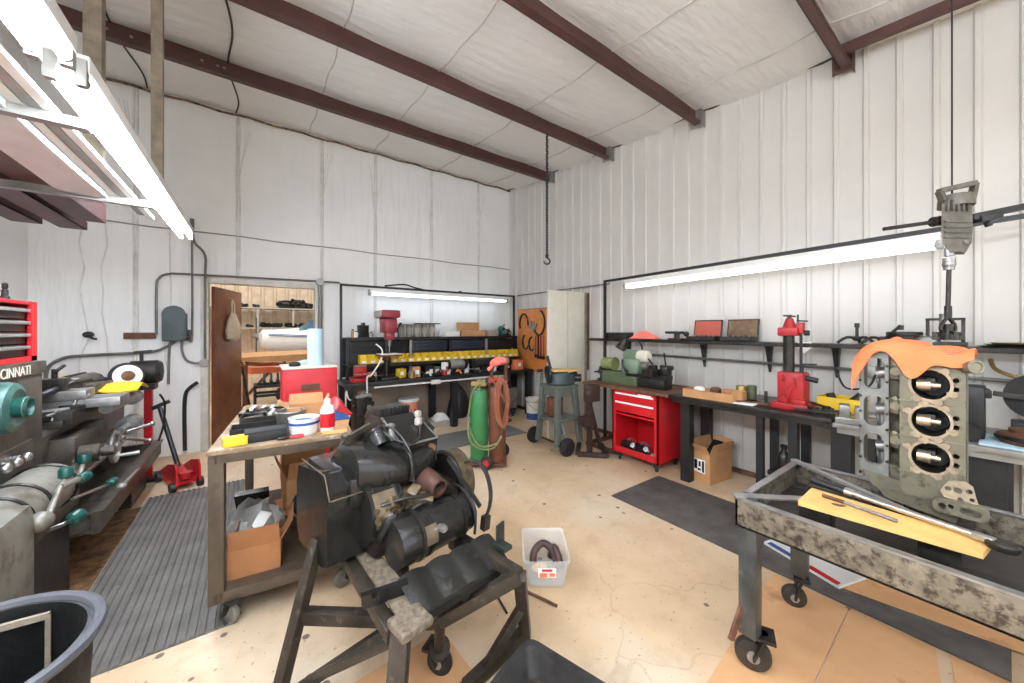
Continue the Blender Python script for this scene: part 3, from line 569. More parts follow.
t, q = small_box('parts_tray', 'flat grey tray of oddments at the far left of the rolling table', 'tray', .20, .72, .30, .32, .035, 'dsteel', 0, True)
for k in range(16):
    x, y = .07 + (.061 * k) % .24, .59 + .27 * ((k * .37) % 1); kind = k % 3
    q = C(x, y, ZT + .008); lbs = 'small loose tool lying in the flat grey tray'
    b = MB()
    if kind == 0: b.cyl(q + V((0, 0, .014)), q + V((.10, .05, .014)), .012)
    elif kind == 1: b.box(q + V((0, 0, .015)), (.05, .09, .03), k, .004)
    else: b.bar(q + V((0, 0, .02)), q + V((.03, .12, .03)), .02, .012)
    tag(b.build('loose_tool', M[('steel', 'black', 'white')[k % 3]]), lbs, 'tool', 'loose tools in the flat tray')
t = thing('pot', 'small dull metal pot on the rolling table left of the blue banded tub', 'pot', C(.30, .42 - .02, ZT)); q = C(.335, .30, ZT)
t.location = q; b = MB(); b.rev([(.055, 0), (.065, .02), (.075, .10), (.082, .105), (.072, .105), (.06, .02), (0, .012)], q); b.build('body', M['steel'], t); b = MB(); b.torus(q + V((0, 0, .105)), (0, 0, 1), .077, .005); b.build('rim', M['galv'], t)
t = thing('tub', 'white plastic tub with a blue band near the front of the rolling table', 'tub', C(.41, .135, ZT)); q = C(.41, .135, ZT)
b = MB(); b.rev([(.068, 0), (.074, .02), (.078, .09), (.082, .094), (.074, .094), (.066, .02), (0, .012)], q, n=30); b.build('body', M['white'], t)
b = MB(); b.rev([(.0765, .058), (.0785, .058), (.0795, .072), (.0775, .072)], q, n=30); b.build('band', M['blue'], t)
t = thing('spray_bottle', 'white and red plastic bottle standing on the rolling table', 'bottle', C(.505, .13, ZT)); q = C(.53, .105, ZT)
t.location = q; b = MB(); b.rev([(.036, 0), (.039, .01), (.039, .125), (.030, .15), (.014, .165), (.013, .175)], q, n=22); b.build('body', M['white'], t); b = MB(); b.rev([(.0395, .03), (.0402, .03), (.0402, .11), (.0395, .11)], q, n=22); b.build('label', M['red'], t)
b = MB(); b.rev([(.018, .165), (.018, .185), (.012, .195)], q, n=16); b.build('cap', M['white'], t)
t = thing('carton', 'open cardboard carton on the rolling table behind the white tub', 'carton', C(.41, .55, ZT)); q = C(.42, .42, ZT); t.location = q
def carton(t, q, w, d, h, yaw, m, flaps=(1, 1, 1, 1), ang=1.0):
    R = Matrix.Rotation(yaw, 3, 'Z'); b = MB(); e = .005
    for c_, s_ in (((0, 0, e / 2), (w, d, e)), ((-w / 2, 0, h / 2), (e, d, h)), ((w / 2, 0, h / 2), (e, d, h)), ((0, -d / 2, h / 2), (w, e, h)), ((0, d / 2, h / 2), (w, e, h))): b.box(q + R @ V(c_), s_, yaw)
    b.build('body', M[m], t)
    for k, (dx, dy) in enumerate(((-1, 0), (1, 0), (0, -1), (0, 1))):
        if not flaps[k]: continue
        b = MB(); o = V((dx * w / 2, dy * d / 2, h)); al = V((-dy, dx, 0)) * ((d if dx else w) / 2); up = V((dx * math.sin(ang * flaps[k]), dy * math.sin(ang * flaps[k]), math.cos(ang * flaps[k]))) * min(w, d) * .48
        nn = al.cross(up).normalized() * .004; P = [o - al, o + al, o + al * .96 + up, o - al * .96 + up]
        b.loft([[q + R @ p for p in P], [q + R @ (p + nn) for p in P]]); b.build('flap', M[m], t)
carton(t, q, .20, .14, .11, CY, 'card', (1, .5, 0, .3), .9)
t = thing('rag', 'crumpled red plastic bag on the rolling table against the red chest', 'bag'); b = MB()
c = C(.58, .58, ZT); b.sheet(lambda u, v: c + V((-.09 + .2 * u, -.12 + .26 * v, .012 + .12 * max(0, math.sin(3.1 * u)) * max(0, math.sin(3.1 * v)) * (.7 + .3 * math.sin(9 * u + 4 * v)))), 12, 12, .006)
bpy.data.objects.remove(t); tag(b.build('plastic_bag', M['red2']), 'crumpled red plastic bag at the back right of the rolling table', 'bag')
c = C(.59, .40, ZT); b = MB(); b.sheet(lambda u, v: c + V((-.07 + .15 * u, -.06 + .13 * v, .010 + .055 * math.sin(3.14 * u) * math.sin(3.14 * v) * (.7 + .3 * math.sin(11 * u + 7 * v)))), 10, 10, .006); tag(b.build('rag', M['blue']), 'blue cloth bunched up on the rolling table behind the bottle', 'rag')
t = thing('pliers', 'red handled pliers lying on the front edge of the rolling table', 'pliers', C(.36, .06, ZT)); b = MB(); q = C(.335, .045, ZT + .010)
for s in (-1, 1): b.tube([q, q + V((.03, .010 * s, 0)), q + V((.075, .016 * s, 0))], .007, 8, smooth=3)
b.build('handle', M['red'], t); b = MB(); b.ell(q - V((.02, 0, 0)), (.035, .016, .009)); b.build('jaw', M['dsteel'], t)
tag(MB().bar(C(.50, .05, ZT + .008), C(.63, .035, ZT + .008), .02, .014).build('paint_stick', M['pine']), 'pale stir stick lying along the front edge of the rolling table', 'stick')
b = MB(); b.box(C(.56, .28, ZT + .002), (.2, .42, .004), CY - .15); tag(b.build('paper_sheet', M['paper'] if False else M['card']), 'tan paper lying flat on the right of the rolling table', 'paper')
# lower shelf of the table
ZS = .187
t = thing('carton', 'open brown carton with flaps up at the front of the table shelf', 'carton', C(.18, .22, ZS)); carton(t, C(.18, .24, ZS), .23, .30, .15, CY, 'card2', (-.35, .6, .25, -.1), .9)
for k, (x, y, z) in enumerate(((.17, .28, .17), (.24, .22, .175), (.22, .34, .17))):
    q = C(x, y, ZS); b = MB()
    if k == 0: b.sheet(lambda u, v: q + V((-.07 + .14 * u, -.08 + .16 * v, .10 + .09 * math.sin(3.1 * u) * math.sin(3.1 * v) + .012 * math.sin(19 * u + 13 * v))), 12, 12, .1)
    else: b.cyl(q + V((-.05, 0, .12)), q + V((.06, .03, .13)), .03); b.box(q + V((0, 0, .06)), (.1, .1, .12))
    tag(b.build(('plastic_wrap', 'small_part', 'small_part')[k], M[('galv', 'brass', 'steel')[k]]), ('crumpled grey plastic in the open brown carton under the rolling table', 'brassy part in the open brown carton under the rolling table', 'steel part at the back of the open brown carton under the rolling table')[k], 'part' if k else 'plastic')
t = thing('carton', 'tall opened carton at the back of the table shelf behind the engine', 'carton', C(.44, .75, ZS)); carton(t, C(.43, .76, ZS), .30, .34, .30, CY + .15, 'card', (.5, 1, .6, .2), .8)
tag(MB().bar(C(.08, .95, ZS + .02), C(.08, .98, ZS + .04), .2, .3).build('steel_plate', M['dsteel']), 'dark steel plate lying at the back left of the table shelf', 'plate')
b = MB(); b.tube([C(.26, .30, ZS + .17), C(.36, .22, ZS + .17), C(.46, .12, ZS + .11), C(.55, .06, ZS + .06), C(.58, .10, ZS + .04), C(.46, .26, ZS + .10), C(.37, .36, ZS + .20), C(.40, .34, ZS + .27), C(.50, .22, ZS + .25), C(.60, .12, ZS + .20)], .027, 12, smooth=6); tag(b.build('rubber_hose', M['blk2']), 'thick black hose looping out of the carton under the rolling table', 'hose')
b = MB(); b.tube([C(.40, .38, ZS + .08), C(.41, .35, ZS + .30), C(.46, .34, ZS + .42), C(.49, .36, ZS + .47)], .009, 6, smooth=5, flat=2.2); tag(b.build('wood_strip', M['pine']), 'thin pale curved strip sticking up between the cartons under the table', 'strip')
# ---------------------------------------------------------------- engine and its stand
M['tinw'] = mat('worn sheet tin', (38, 37, 34), .38, .35, .45, 10, .15, dirt=(84, 80, 72), damt=.6, dscale=14); M['drust'] = mat('dark rust', (78, 50, 38), .7, .2, .4, 18, .3); M['worn'] = mat('worn brown tin and edge highlights', (116, 102, 82), .35, .5, .3, 14); M['carb'] = mat('oily cast alloy', (96, 84, 62), .42, .5, .4, 22, .2, dirt=(70, 56, 42), damt=.52, dscale=30)
M['standst'] = mat('stand steel', (60, 52, 44), .45, .4, .35, 12, .15, dirt=(104, 94, 80), damt=.6, dscale=30)
M['plate'] = mat('crusted plate', (106, 94, 78), .8, 0, .4, 40, .3, dirt=(74, 60, 48), damt=.52, dscale=45)
t = thing('engine_stand', 'welded dark steel stand on a caster carrying the black engine', 'stand', (.5, 1.5, 0))
LF = V((.063, 1.67, .02)); LT = V((.225, 1.78, .58)); FT = V((.415, 1.235, .47)); BT = V((.36, 1.86, .50)); RTp = V((.885, 1.175, .49)); CP = V((.62, 1.373, .30)); FF = V((.33, 1.11, .02)); RF = V((1.06, 1.36, .02))
def sb(name, p, q, w=.045, h=None, m='standst', up=(0, 0, 1)): bb = MB(); bb.bar(p, q, w, h, .004, up); return bb.build(name, M[m], t)
sb('leg', LF, LT, .045); sb('leg', FF, FT, .062); sb('leg', RF, RTp, .05); sb('leg', V((.52, 2.02, .02)), V((.40, 1.9, .5)), .045)
sb('top_rail', BT + V((-.03, 0, -.03)), FT + V((-.03, 0, -.02)), .045, .05)
b = MB(); b.bar(BT + V((.035, -.05, 0)), FT + V((.03, -.0, .03)), .085, .012); b.box(FT + V((.02, -.03, .022)), (.12, .11, .03), .2, .01); b.build('top_plate', M['plate'], t)
kk = V((.153, 1.741, .30)); sb('cross_bar', kk, CP, .05); sb('cross_bar', CP, RTp, .05); sb('cross_bar', RTp, V((.72, 1.9, .5)), .045); sb('cross_bar', BT, V((.72, 1.9, .5)), .045)
sb('cross_bar', BT, LT, .04); sb('brace', LF + V((.02, 0, .02)), kk.lerp(CP, .72) + V((0, 0, -.01)), .035); sb('brace', LF + V((.03, 0, .02)), FF.lerp(FT, .55), .03, .06); sb('brace', kk.lerp(CP, .30) * 0 + LF + V((.1, -.06, .1)), FF.lerp(FT, .93), .03)
sb('brace', RF + V((0, 0, .03)), V((.70, 1.30, .03)), .05); sb('foot_bar', V((.70, 1.30, .03)), FF + V((0, 0, .01)), .045); sb('brace', RF.lerp(RTp, .55), V((.80, 1.315, .04)), .035); b = MB(); b.cyl(CP, V((.645, 1.43, .13)), .022); b.cyl(V((.645, 1.43, .135)), V((.65, 1.44, .115)), .045); b.build('caster_post', M['standst'], t)
caster(t, (.655, 1.45, 0), .058, 2.2, .034, .125, 'blk2', 'standst')
b = MB(); b.bar(V((.31, 1.355, .525)), V((.47, 1.33, .53)), .05, .022, up=(0, 1, 0)); b.cyl((.35, 1.32, .53), (.35, 1.315, .53), .012); b.build('mount_plate', M['tinblk'], t)
t = thing('engine', 'black air cooled engine with tin shrouds on the welded stand', 'engine', (.5, 1.6, .5))
def ep(b, n, m='tinblk', par=None, **k): return b.build(n, M[m], par or t, **k)
# flywheel housing, left
b = MB(); P = [(.0, .0), (.07, -.03), (.36, -.03), (.40, .06), (.40, .24), (.37, .33), (.08, .37), (.0, .30)]
b.plate([(1.60 + y, .52 + z) for y, z in P], [], (.165, 0, 0), (0, 1, 0), (0, 0, 1), (.22, 0, 0)); h = ep(b, 'flywheel_housing')
b = MB(); b.bar((.165, 1.575, .80), (.165, 1.63, .89), .004); b.bar((.165, 1.63, .89), (.165, 1.92, .89), .004); b.bar((.17, 1.572, .80), (.385, 1.572, .80), .004); b.build('edge_highlight', M['worn'], t); b = MB(); b.box((.29, 1.80, .865), (.20, .27, .05), bev=.016); b.box((.30, 1.585, .80), (.10, .02, .12), bev=.008); ep(b, 'housing_cover')  # thin bright bars model the highlights on the housing edges
b = MB(); b.cyl((.30, 1.62, .69), (.45, 1.62, .69), .145, n=32); b.rev([(.145, 0), (.149, .01), (.149, .02), (.145, .03)], (.41, 1.62, .69), (1, 0, 0), 32); ep(b, 'gear_case', 'tinblk')
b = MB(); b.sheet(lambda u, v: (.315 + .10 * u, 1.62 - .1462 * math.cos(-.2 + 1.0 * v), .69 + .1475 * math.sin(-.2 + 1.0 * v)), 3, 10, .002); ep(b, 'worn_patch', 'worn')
b = MB(); b.bar((.27, 1.82, .89), (.33, 1.80, .98), .03, .02); b.bar((.33, 1.8, .98), (.44, 1.80, 1.02), .025, .02); b.cyl((.33, 1.78, .98), (.33, 1.84, .98), .018); ep(b, 'lift_bracket', 'standst')
# blower duct: swelling tin casing across the middle
rings = []
for x, yc_, zc_, ry, rz in ((.25, 1.72, .865, .08, .06), (.28, 1.69, .88, .13, .09), (.36, 1.68, .865, .155, .105), (.47, 1.68, .845, .16, .085), (.52, 1.68, .84, .165, .08), (.58, 1.69, .84, .165, .085), (.65, 1.70, .845, .15, .085), (.69, 1.71, .85, .12, .08)):
    rings.append([(x, yc_ - ry * (abs(math.cos(a)) ** .7) * (1 if math.cos(a) > 0 else -1), zc_ + rz * (abs(math.sin(a)) ** .7) * (1 if math.sin(a) > 0 else -1)) for a in [2 * math.pi * i / 24 for i in range(24)]])
b = MB(); b.loft(rings); ep(b, 'blower_duct')
b = MB(); b.tube([(.50, 1.512, .80), (.50, 1.505, .86), (.50, 1.53, .92), (.50, 1.60, .95)], .009, 8, smooth=4); ep(b, 'duct_seam')
# upper shroud, trapezoid with ribbed cap
b = MB(); lo = [(.50, 1.60, .86), (.70, 1.60, .86), (.70, 2.0, .86), (.50, 2.0, .86)]; mid = [(.50, 1.59, .945), (.70, 1.59, .945), (.70, 2.0, .945), (.50, 2.0, .945)]; hi = [(.50, 1.80, 1.045), (.68, 1.80, 1.045), (.68, 1.98, 1.045), (.50, 1.98, 1.045)]
b.loft([lo, mid, hi]); shr = ep(b, 'upper_shroud', ang=20)
b = MB(); b.bar((.50, 1.59, .945), (.70, 1.59, .945), .008); b.bar((.50, 1.59, .945), (.50, 1.80, 1.045), .008); b.bar((.70, 1.59, .945), (.68, 1.80, 1.045), .008); ep(b, 'edge_highlight', 'steel')  # shroud edge highlights built as pale bars
b = MB(); b.box((.59, 1.90, 1.06), (.18, .14, .035), bev=.006)
for k in range(8): b.box((.508 + .023 * k, 1.835, 1.068), (.014, .03, .03), bev=.003)
ep(b, 'ribbed_cap', 'dsteel')
b = MB(); b.cyl((.43, 1.66, .95), (.42, 1.70, 1.01), .048, n=22); b.torus((.421, 1.698, 1.007), (-.2, .6, .7), .043, .010); ep(b, 'oil_filler', 'tinblk')
b = MB(); b.cyl((.48, 1.66, .96), (.487, 1.68, 1.02), .018); b.ell((.488, 1.682, 1.024), (.024, .017, .017)); ep(b, 'breather_cap', 'steel')
b = MB(); b.box((.655, 1.70, 1.015), (.028, .035, .04), .4, .008); b.box((.665, 1.72, 1.05), (.028, .028, .035), .2, .008); ep(b, 'coil_connector', 'wgrey')
b = MB(); b.tube([(.65, 1.68, 1.0), (.60, 1.60, .965), (.53, 1.57, .955), (.47, 1.61, .98), (.43, 1.66, 1.02)], .006, 8, smooth=5); b.tube([(.42, 1.68, 1.04), (.47, 1.64, 1.03), (.505, 1.58, .97), (.51, 1.52, .9), (.505, 1.50, .80)], .006, 8, smooth=5); ep(b, 'ignition_lead', 'black')
b = MB(); b.plate(rrect(0, 0, .13, .20, .02), [rrect(0, .03, .08, .08, .015), rrect(0, -.055, .08, .06, .015)], (.72, 1.80, .985), (.6, .0, -.6), (.0, 1, 0), (.008, .0, .008)); b.bar((.75, 1.72, .95), (.73, 1.66, .80), .02, .012); ep(b, 'side_bracket', 'dsteel')
# exhaust port and rusty flange
b = MB(); q = V((.60, 1.485, .765)); dn_ = V((.12, -.95, -.2)).normalized(); b.rev([(.055, -.08), (.052, 0), (.044, .025), (.044, .05), (.035, .05), (.034, -.02), (0, -.03)], q, dn_, 26); ep(b, 'exhaust_port', 'drust')
b = MB(); b.cyl((.66, 1.60, .90), (.66, 1.575, .90), .022); ep(b, 'port_flange', 'rust')
# carburettor and linkage cluster
b = MB(); 
for k in range(26):
    x = .35 + .22 * random.random(); z = .68 + .08 * random.random(); y = 1.47 + .05 * random.random(); s = .015 + .022 * random.random()
    (b.box((x, y, z), (s * 1.6, s * 1.4, s * 1.6), (random.random(), random.random(), random.random()), .003) if k % 2 else b.cyl((x, y, z), (x + s * random.choice((-1, 1)) * 1.8, y - s, z + s * random.uniform(-1, 1)), s * .5, n=10))
b.box((.46, 1.53, .71), (.24, .06, .12), bev=.01); ep(b, 'carburettor', 'carb')
b = MB(); b.tube([(.34, 1.49, .75), (.43, 1.45, .765), (.54, 1.45, .74), (.62, 1.46, .75)], .008, 6, smooth=4); b.tube([(.41, 1.46, .68), (.51, 1.44, .72), (.58, 1.45, .68)], .01, 6, smooth=4); ep(b, 'linkage_rod', 'dsteel')
# crankcase behind everything
b = MB(); b.box((.55, 1.66, .62), (.46, .30, .22), bev=.03); b.cyl((.50, 1.5, .62), (.50, 1.9, .62), .10); b.cyl((.68, 1.5, .64), (.68, 1.9, .64), .09); ep(b, 'crankcase', 'dsteel')
# starter generator along the front
b = MB(); b.cyl((.42, 1.415, .61), (.685, 1.415, .61), .098, n=36); b.cyl((.685, 1.415, .61), (.71, 1.415, .61), .088, n=36); g = ep(b, 'generator_body', 'tinblk')
b = MB(); b.rev([(.0, -.004), (.085, -.004), (.098, .0), (.102, .008), (.102, .085), (.096, .09)], (.352, 1.415, .61), (1, 0, 0), 36); ep(b, 'generator_end_cap', 'tinblk')
b = MB(); b.rev([(.099, 0), (.106, .003), (.106, .02), (.099, .023)], (.44, 1.415, .61), (1, 0, 0), 36); ep(b, 'clamp_band', 'dsteel')
b = MB(); b.rev([(.0985, 0), (.1035, .0), (.1035, .014), (.0985, .014)], (.485, 1.415, .61), (1, 0, 0), 36); b.rev([(.0985, 0), (.1035, .0), (.1035, .010), (.0985, .010)], (.66, 1.415, .61), (1, 0, 0), 36); ep(b, 'ring_seam', 'tinblk')
b = MB(); b.sheet(lambda u, v: (.455 + .055 * u, 1.415 - .1045 * math.cos(-.1 + .75 * v), .61 + .1045 * math.sin(-.1 + .75 * v)), 2, 8, .003); ep(b, 'maker_plate', 'worn')
b = MB(); b.cyl((.53, 1.33, .645), (.53, 1.295, .65), .016); b.box((.52, 1.325, .645), (.06, .02, .025), bev=.004); b.cyl((.53, 1.295, .65), (.53, 1.285, .652), .009); ep(b, 'terminal', 'steel')
b = MB(); b.box((.385, 1.40, .50), (.04, .07, .10), bev=.008); b.cyl((.38, 1.37, .51), (.38, 1.355, .51), .016); b.cyl((.385, 1.36, .47), (.385, 1.345, .47), .02); b.box((.66, 1.39, .52), (.05, .05, .1), bev=.008); ep(b, 'generator_mount', 'black')
b = MB(); b.tube([(.37, 1.56, .56), (.345, 1.5, .61), (.35, 1.45, .68), (.38, 1.45, .71)], .02, 8, smooth=4); b.tube([(.36, 1.58, .53), (.40, 1.52, .52), (.43, 1.5, .55)], .022, 8, smooth=4); ep(b, 'oil_pipe', 'black')
for k, x in enumerate((.745, .765)):
    b = MB(); b.rev([(.03, -.008), (.085 - .01 * k, -.008), (.07, 0), (.085 - .01 * k, .008), (.03, .008)], (x - .02, 1.415, .61), (1, 0, 0), 30); ep(b, 'generator_pulley', 'dsteel')
# crank pulley ring, fan side
b = MB(); b.rev([(.0, .01), (.09, .0), (.142, -.01), (.15, .0), (.15, .085), (.142, .09), (.10, .06), (0, .05)], (.775, 1.63, .69), (1, 0, 0), 44); pl = ep(b, 'fan_pulley', 'dsteel')
b = MB(); b.rev([(.1505, .008), (.155, .008), (.155, .08), (.1505, .08)], (.775, 1.63, .69), (1, 0, 0), 44); b.build('pulley_rim', M['carb'], pl)
b = MB(); b.tube([(.83, 1.52, .80), (.84, 1.45, .82), (.845, 1.38, .78), (.845, 1.345, .70), (.84, 1.345, .62), (.83, 1.37, .55)], .015, 8, smooth=6, flat=.22); ep(b, 'fan_belt', 'blk2')
b = MB(); b.bar((.70, 1.50, .86), (.79, 1.36, .63), .02, .014); b.bar((.83, 1.36, .57), (.83, 1.37, .5), .04, .03); b.tube([(.735, 1.5, .72), (.735, 1.42, .71), (.73, 1.33, .64), (.72, 1.32, .54)], .007, 8, smooth=4); ep(b, 'adjuster_strap', 'black')
# lower tin panel in front
b = MB()
def tin(u, v):
    x = .305 + .475 * u; w = .012 * abs(math.sin(u * math.pi * 4.0)) ; y = 1.285 - .14 * v; z = .552 - .045 * v - .035 * v * v + w - .02 * u; return (x, y, z)
b.sheet(tin, 36, 10, .006)
b.bar(tin(0, 1), tin(1, 1), .02, .03); tp = ep(b, 'lower_tin', 'tinw')
b = MB(); n0 = V(tin(.36, .42)); b.rev([(.0, .0045), (.028, .0045), (.030, .0035)], n0 + V((0, 0, -.001)), (0, -.45, .9), 22); b.build('tin_hole', M['black'], tp)
b = MB(); b.box((.79, 1.22, .55), (.06, .012, .10), .2, .004); b.box((.775, 1.19, .515), (.05, .08, .02), bev=.005); b.build('tin_flap', mat('flap', (34, 40, 36), .5), tp)
b = MB()
for x in (.40, .55, .66, .73): b.rev([(.014, .0), (.018, .015), (.012, .03)], (x - .02, 1.155, .43), (0, 0, 1), 12); b.ell((x - .02, 1.155, .44), (.02, .014, .025))
b.build('tin_bolt', M['black'], tp)
t.rotation_euler = (0, 0, .19); t.location = (.57, 1.70, .5)
# ---------------------------------------------------------------- small things on the floor
t = thing('storage_bin', 'clear plastic storage bin with brown hoses on the open concrete floor', 'bin', (1.49, 1.73, 0))
q = V((1.465, 1.69, 0)); yaw = -.62; R = Matrix.Rotation(yaw, 3, 'Z')
def ring(w, d, z): return [q + R @ V((x, y, z)) for x, y in rrect(0, 0, w, d, .03, 3)]
b = MB(); b.loft([ring(.22, .30, 0), ring(.225, .305, .01), ring(.26, .345, .15), ring(.28, .365, .155), ring(.28, .365, .165), ring(.252, .337, .165), ring(.215, .295, .012)]); b.build('tub', M['clear'], t)
b = MB(); p = q + R @ V((0, -.166, .095)); b.box(p, (.105, .003, .06), Matrix.Rotation(yaw, 3, 'Z') @ Matrix.Rotation(.12, 3, 'X'), .001); o = b.build('label', M['paper'], t)
b = MB(); b.box(p + R @ V((0, -.003, .018)), (.06, .003, .014), Matrix.Rotation(yaw, 3, 'Z') @ Matrix.Rotation(.12, 3, 'X')); b.build('label_print', M['red'], o)
b = MB(); b.box(p + R @ V((-.02, -.003, -.01)), (.04, .003, .026), Matrix.Rotation(yaw, 3, 'Z') @ Matrix.Rotation(.12, 3, 'X')); b.box(p + R @ V((.03, -.003, -.008)), (.03, .003, .02), Matrix.Rotation(yaw, 3, 'Z') @ Matrix.Rotation(.12, 3, 'X')); b.build('label_print', M['orange'], o)
M['brhose'] = mat('brown hose', (70, 50, 44), .6)
for k, pts in enumerate(([(-.07, .0, .03), (-.06, .03, .10), (0, .06, .135), (.06, .02, .10), (.075, -.05, .04)], [(.05, .10, .03), (.065, .04, .12), (.085, -.03, .10), (.09, -.06, .05)])):
    tag(MB().tube([q + R @ V(p) for p in pts], .022, 12, smooth=6).build('hose_piece', M['brhose']), ('curved brown hose in the clear bin', 'short straight brown hose at the right in the clear bin')[k], 'hose', 'hoses in the clear bin')
b = MB(); b.ell(q + R @ V((-.03, -.03, .035)), (.05, .05, .022)); tag(b.build('putty_lump', M['pine']), 'pale tan lump lying under the hoses in the clear bin', 'lump')
tag(MB().tube([atz(519, 588, .012), atz(532, 594, .012), atz(545, 600, .012), atz(557, 606, .012)], .008, 8).build('metal_rod', M['rust']), 'short brown rod on the floor in front of the clear bin', 'rod')
tag(MB().cyl(atz(495, 592, .008), atz(507, 613, .008), .006, n=8).build('bolt_rod', M['black']), 'small black rod on the floor under the engine tin', 'rod')
# shallow black drain pan
M['pan'] = mat('worn black plastic', (46, 44, 42), .45, 0, .4, 9, .1, dirt=(30, 26, 24), damt=.55); M['panoil'] = mat('oily pan floor', (62, 50, 40), .3, 0, .5, 7, .1, dirt=(36, 33, 30), damt=.5)
t = thing('drain_pan', 'black plastic drain pan at the lower middle frame edge beside the engine stand', 'pan', (.75, .80, 0)); pa = V((.301, -.954, 0)); pb = V((-.954, -.301, 0)); pc = V((1.0, 1.262, 0)) + pa * .34 + pb * .27
def pring(w, d, z, r=.05): return [pc + pa * x + pb * y + V((0, 0, z)) for x, y in rrect(0, 0, w, d, r, 4)]
b = MB(); b.loft([pring(.58, .44, 0), pring(.60, .46, .012), pring(.655, .515, .10), pring(.68, .54, .105), pring(.68, .54, .125), pring(.64, .50, .12), pring(.57, .43, .022)]); b.build('basin', M['pan'], t)
b = MB(); b.loft([pring(.565, .425, .0225), pring(.55, .41, .026)]); b.build('oil_film', M['panoil'], t)
b = MB(); P_ = [pc + pa * -.26 + pb * -.12 + V((0, 0, .05)), pc + pa * -.14 + pb * -.13 + V((0, 0, .05)), pc + pa * -.05 + pb * -.10 + V((0, 0, .045)), pc + pa * .02 + pb * -.02 + V((0, 0, .04))]; b.tube(P_, .010, 8, smooth=4); b.ell(P_[0], (.024, .018, .016)); b.ell(P_[2], (.02, .016, .014)); tag(b.build('bent_bar', M['rust']), 'bent rusty bar lying inside the black drain pan', 'bar')
for k, (x, y) in enumerate(((-.2, .0), (-.12, .08))): tag(MB().ell(pc + pa * x + pb * y + V((0, 0, .034)), (.014, .01, .01), 10, 6).build('chip', M['paper']), ('white chip near the far corner inside the black drain pan', 'white chip nearer the middle inside the black drain pan')[k], 'chip', 'chips in the drain pan')
# hardboard sheets on the floor
def sheet_floor(name, pts, z, lb, m='ply', grp='floor hardboards'):
    b = MB(); P = [V((p[0], p[1], z)) for p in pts]; b.loft([P, [p + V((0, 0, .004)) for p in P]]); return tag(b.build(name, M[m]), lb, 'board', grp)
sheet_floor('floor_board', [(.757, 1.645), (.33, 1.62), (.35, 1.18), (.785, 1.21)], .001, 'brown hardboard piece under the caster of the engine stand')
sheet_floor('floor_board', [(2.58, .84), (1.5, .74), (1.56, .47), (2.585, .50)], .001, 'brown hardboard sheet under the near casters of the steel tray cart')
sheet_floor('floor_board', [(2.59, .494), (1.56, .463), (1.62, .06), (2.6, .20)], .001, 'middle brown hardboard sheet beside the long diamond mat')
sheet_floor('floor_board', [(2.6, .155), (1.95, .07), (1.95, -.4), (2.6, -.3)], .001, 'brown hardboard sheet at the lower right frame edge')
sheet_floor('floor_board', [(2.74, .60), (3.36, .60), (3.36, -.35), (2.93, -.35)], .012, 'brown hardboard strip lying on top of the long diamond mat')
# ---------------------------------------------------------------- long diamond mats
def diamond_mat(name, x0, x1, y0, y1, lb, m):
    b = MB(); b.span((x0, y0, 0), (x1, y1, .011), .003); return tag(b.build(name, m), lb, 'mat', 'rubber floor mats')
k = NT('diamond rubber'); mp = k.n('ShaderNodeMapping'); mp.inputs['Rotation'].default_value = (0, 0, .785); k.l(k.tc.outputs['Object'], mp.inputs['Vector'])
wv = k.n('ShaderNodeTexBrick'); wv.inputs['Scale'].default_value = 22; wv.inputs['Mortar Size'].default_value = .03; k.l(mp.outputs['Vector'], wv.inputs['Vector'])
c = k.ramp(k.noise(7, 5), [(.3, lin((70, 66, 62))), (.7, lin((104, 98, 92)))]); k.l(c, k.b.inputs['Base Color']); k.b.inputs['Roughness'].default_value = .6; k.bump(wv.outputs['Fac'], .9, .006); M['diamond'] = k.m
diamond_mat('floor_mat', 2.61, 3.35, -.01, 2.09, 'long grey diamond pattern mat running past the steel tray cart', M['diamond'])
M['greymat'] = mat('smooth grey mat', (108, 108, 106), .7, 0, .08)
diamond_mat('floor_mat', 1.25, 3.22, 4.10, 4.72, 'plain grey mat on the floor along the back workbench', M['greymat'])
# ---------------------------------------------------------------- steel tray cart
M['tray'] = mat('battered steel tray', (128, 118, 102), .45, .4, .35, 22, .2, dirt=(66, 56, 46), damt=.5, dscale=34); M['trayin'] = mat('oily tray inside', (60, 54, 48), .5, .4, .4, 9, .1)
M['legst'] = mat('scraped leg steel', (86, 88, 86), .35, .55, .35, 10, .1, dirt=(124, 116, 100), damt=.62, dscale=22)
X0, X1, Y0, Y1, ZB, ZTp = 1.71, 2.46, -.75, .70, .645, .765
t = thing('tray_cart', 'heavy steel tray cart on big casters at the right foreground', 'cart', (2.08, .0, 0))
def tp(b, n, m, **k): return b.build(n, M[m], t, **k)
b = MB(); b.span((X0, Y0, ZB), (X1, Y1, ZB + .008)); tp(b, 'tray_floor', 'trayin')
for a, c in (((X0, Y0, ZB), (X0 + .012, Y1, ZTp)), ((X1 - .012, Y0, ZB), (X1, Y1, ZTp)), ((X0, Y1 - .012, ZB), (X1, Y1, ZTp)), ((X0, Y0, ZB), (X1, Y0 + .012, ZTp))): b = MB(); b.span(a, c, .002); tp(b, 'tray_side', 'tray')
b = MB(); b.span((X0 - .004, Y0, ZTp - .004), (X0 + .028, Y1, ZTp + .004), .002); b.span((X1 - .028, Y0, ZTp - .004), (X1 + .004, Y1, ZTp + .004), .002); b.span((X0, Y1 - .028, ZTp - .004), (X1, Y1 + .004, ZTp + .004), .002); tp(b, 'tray_lip', 'steel')
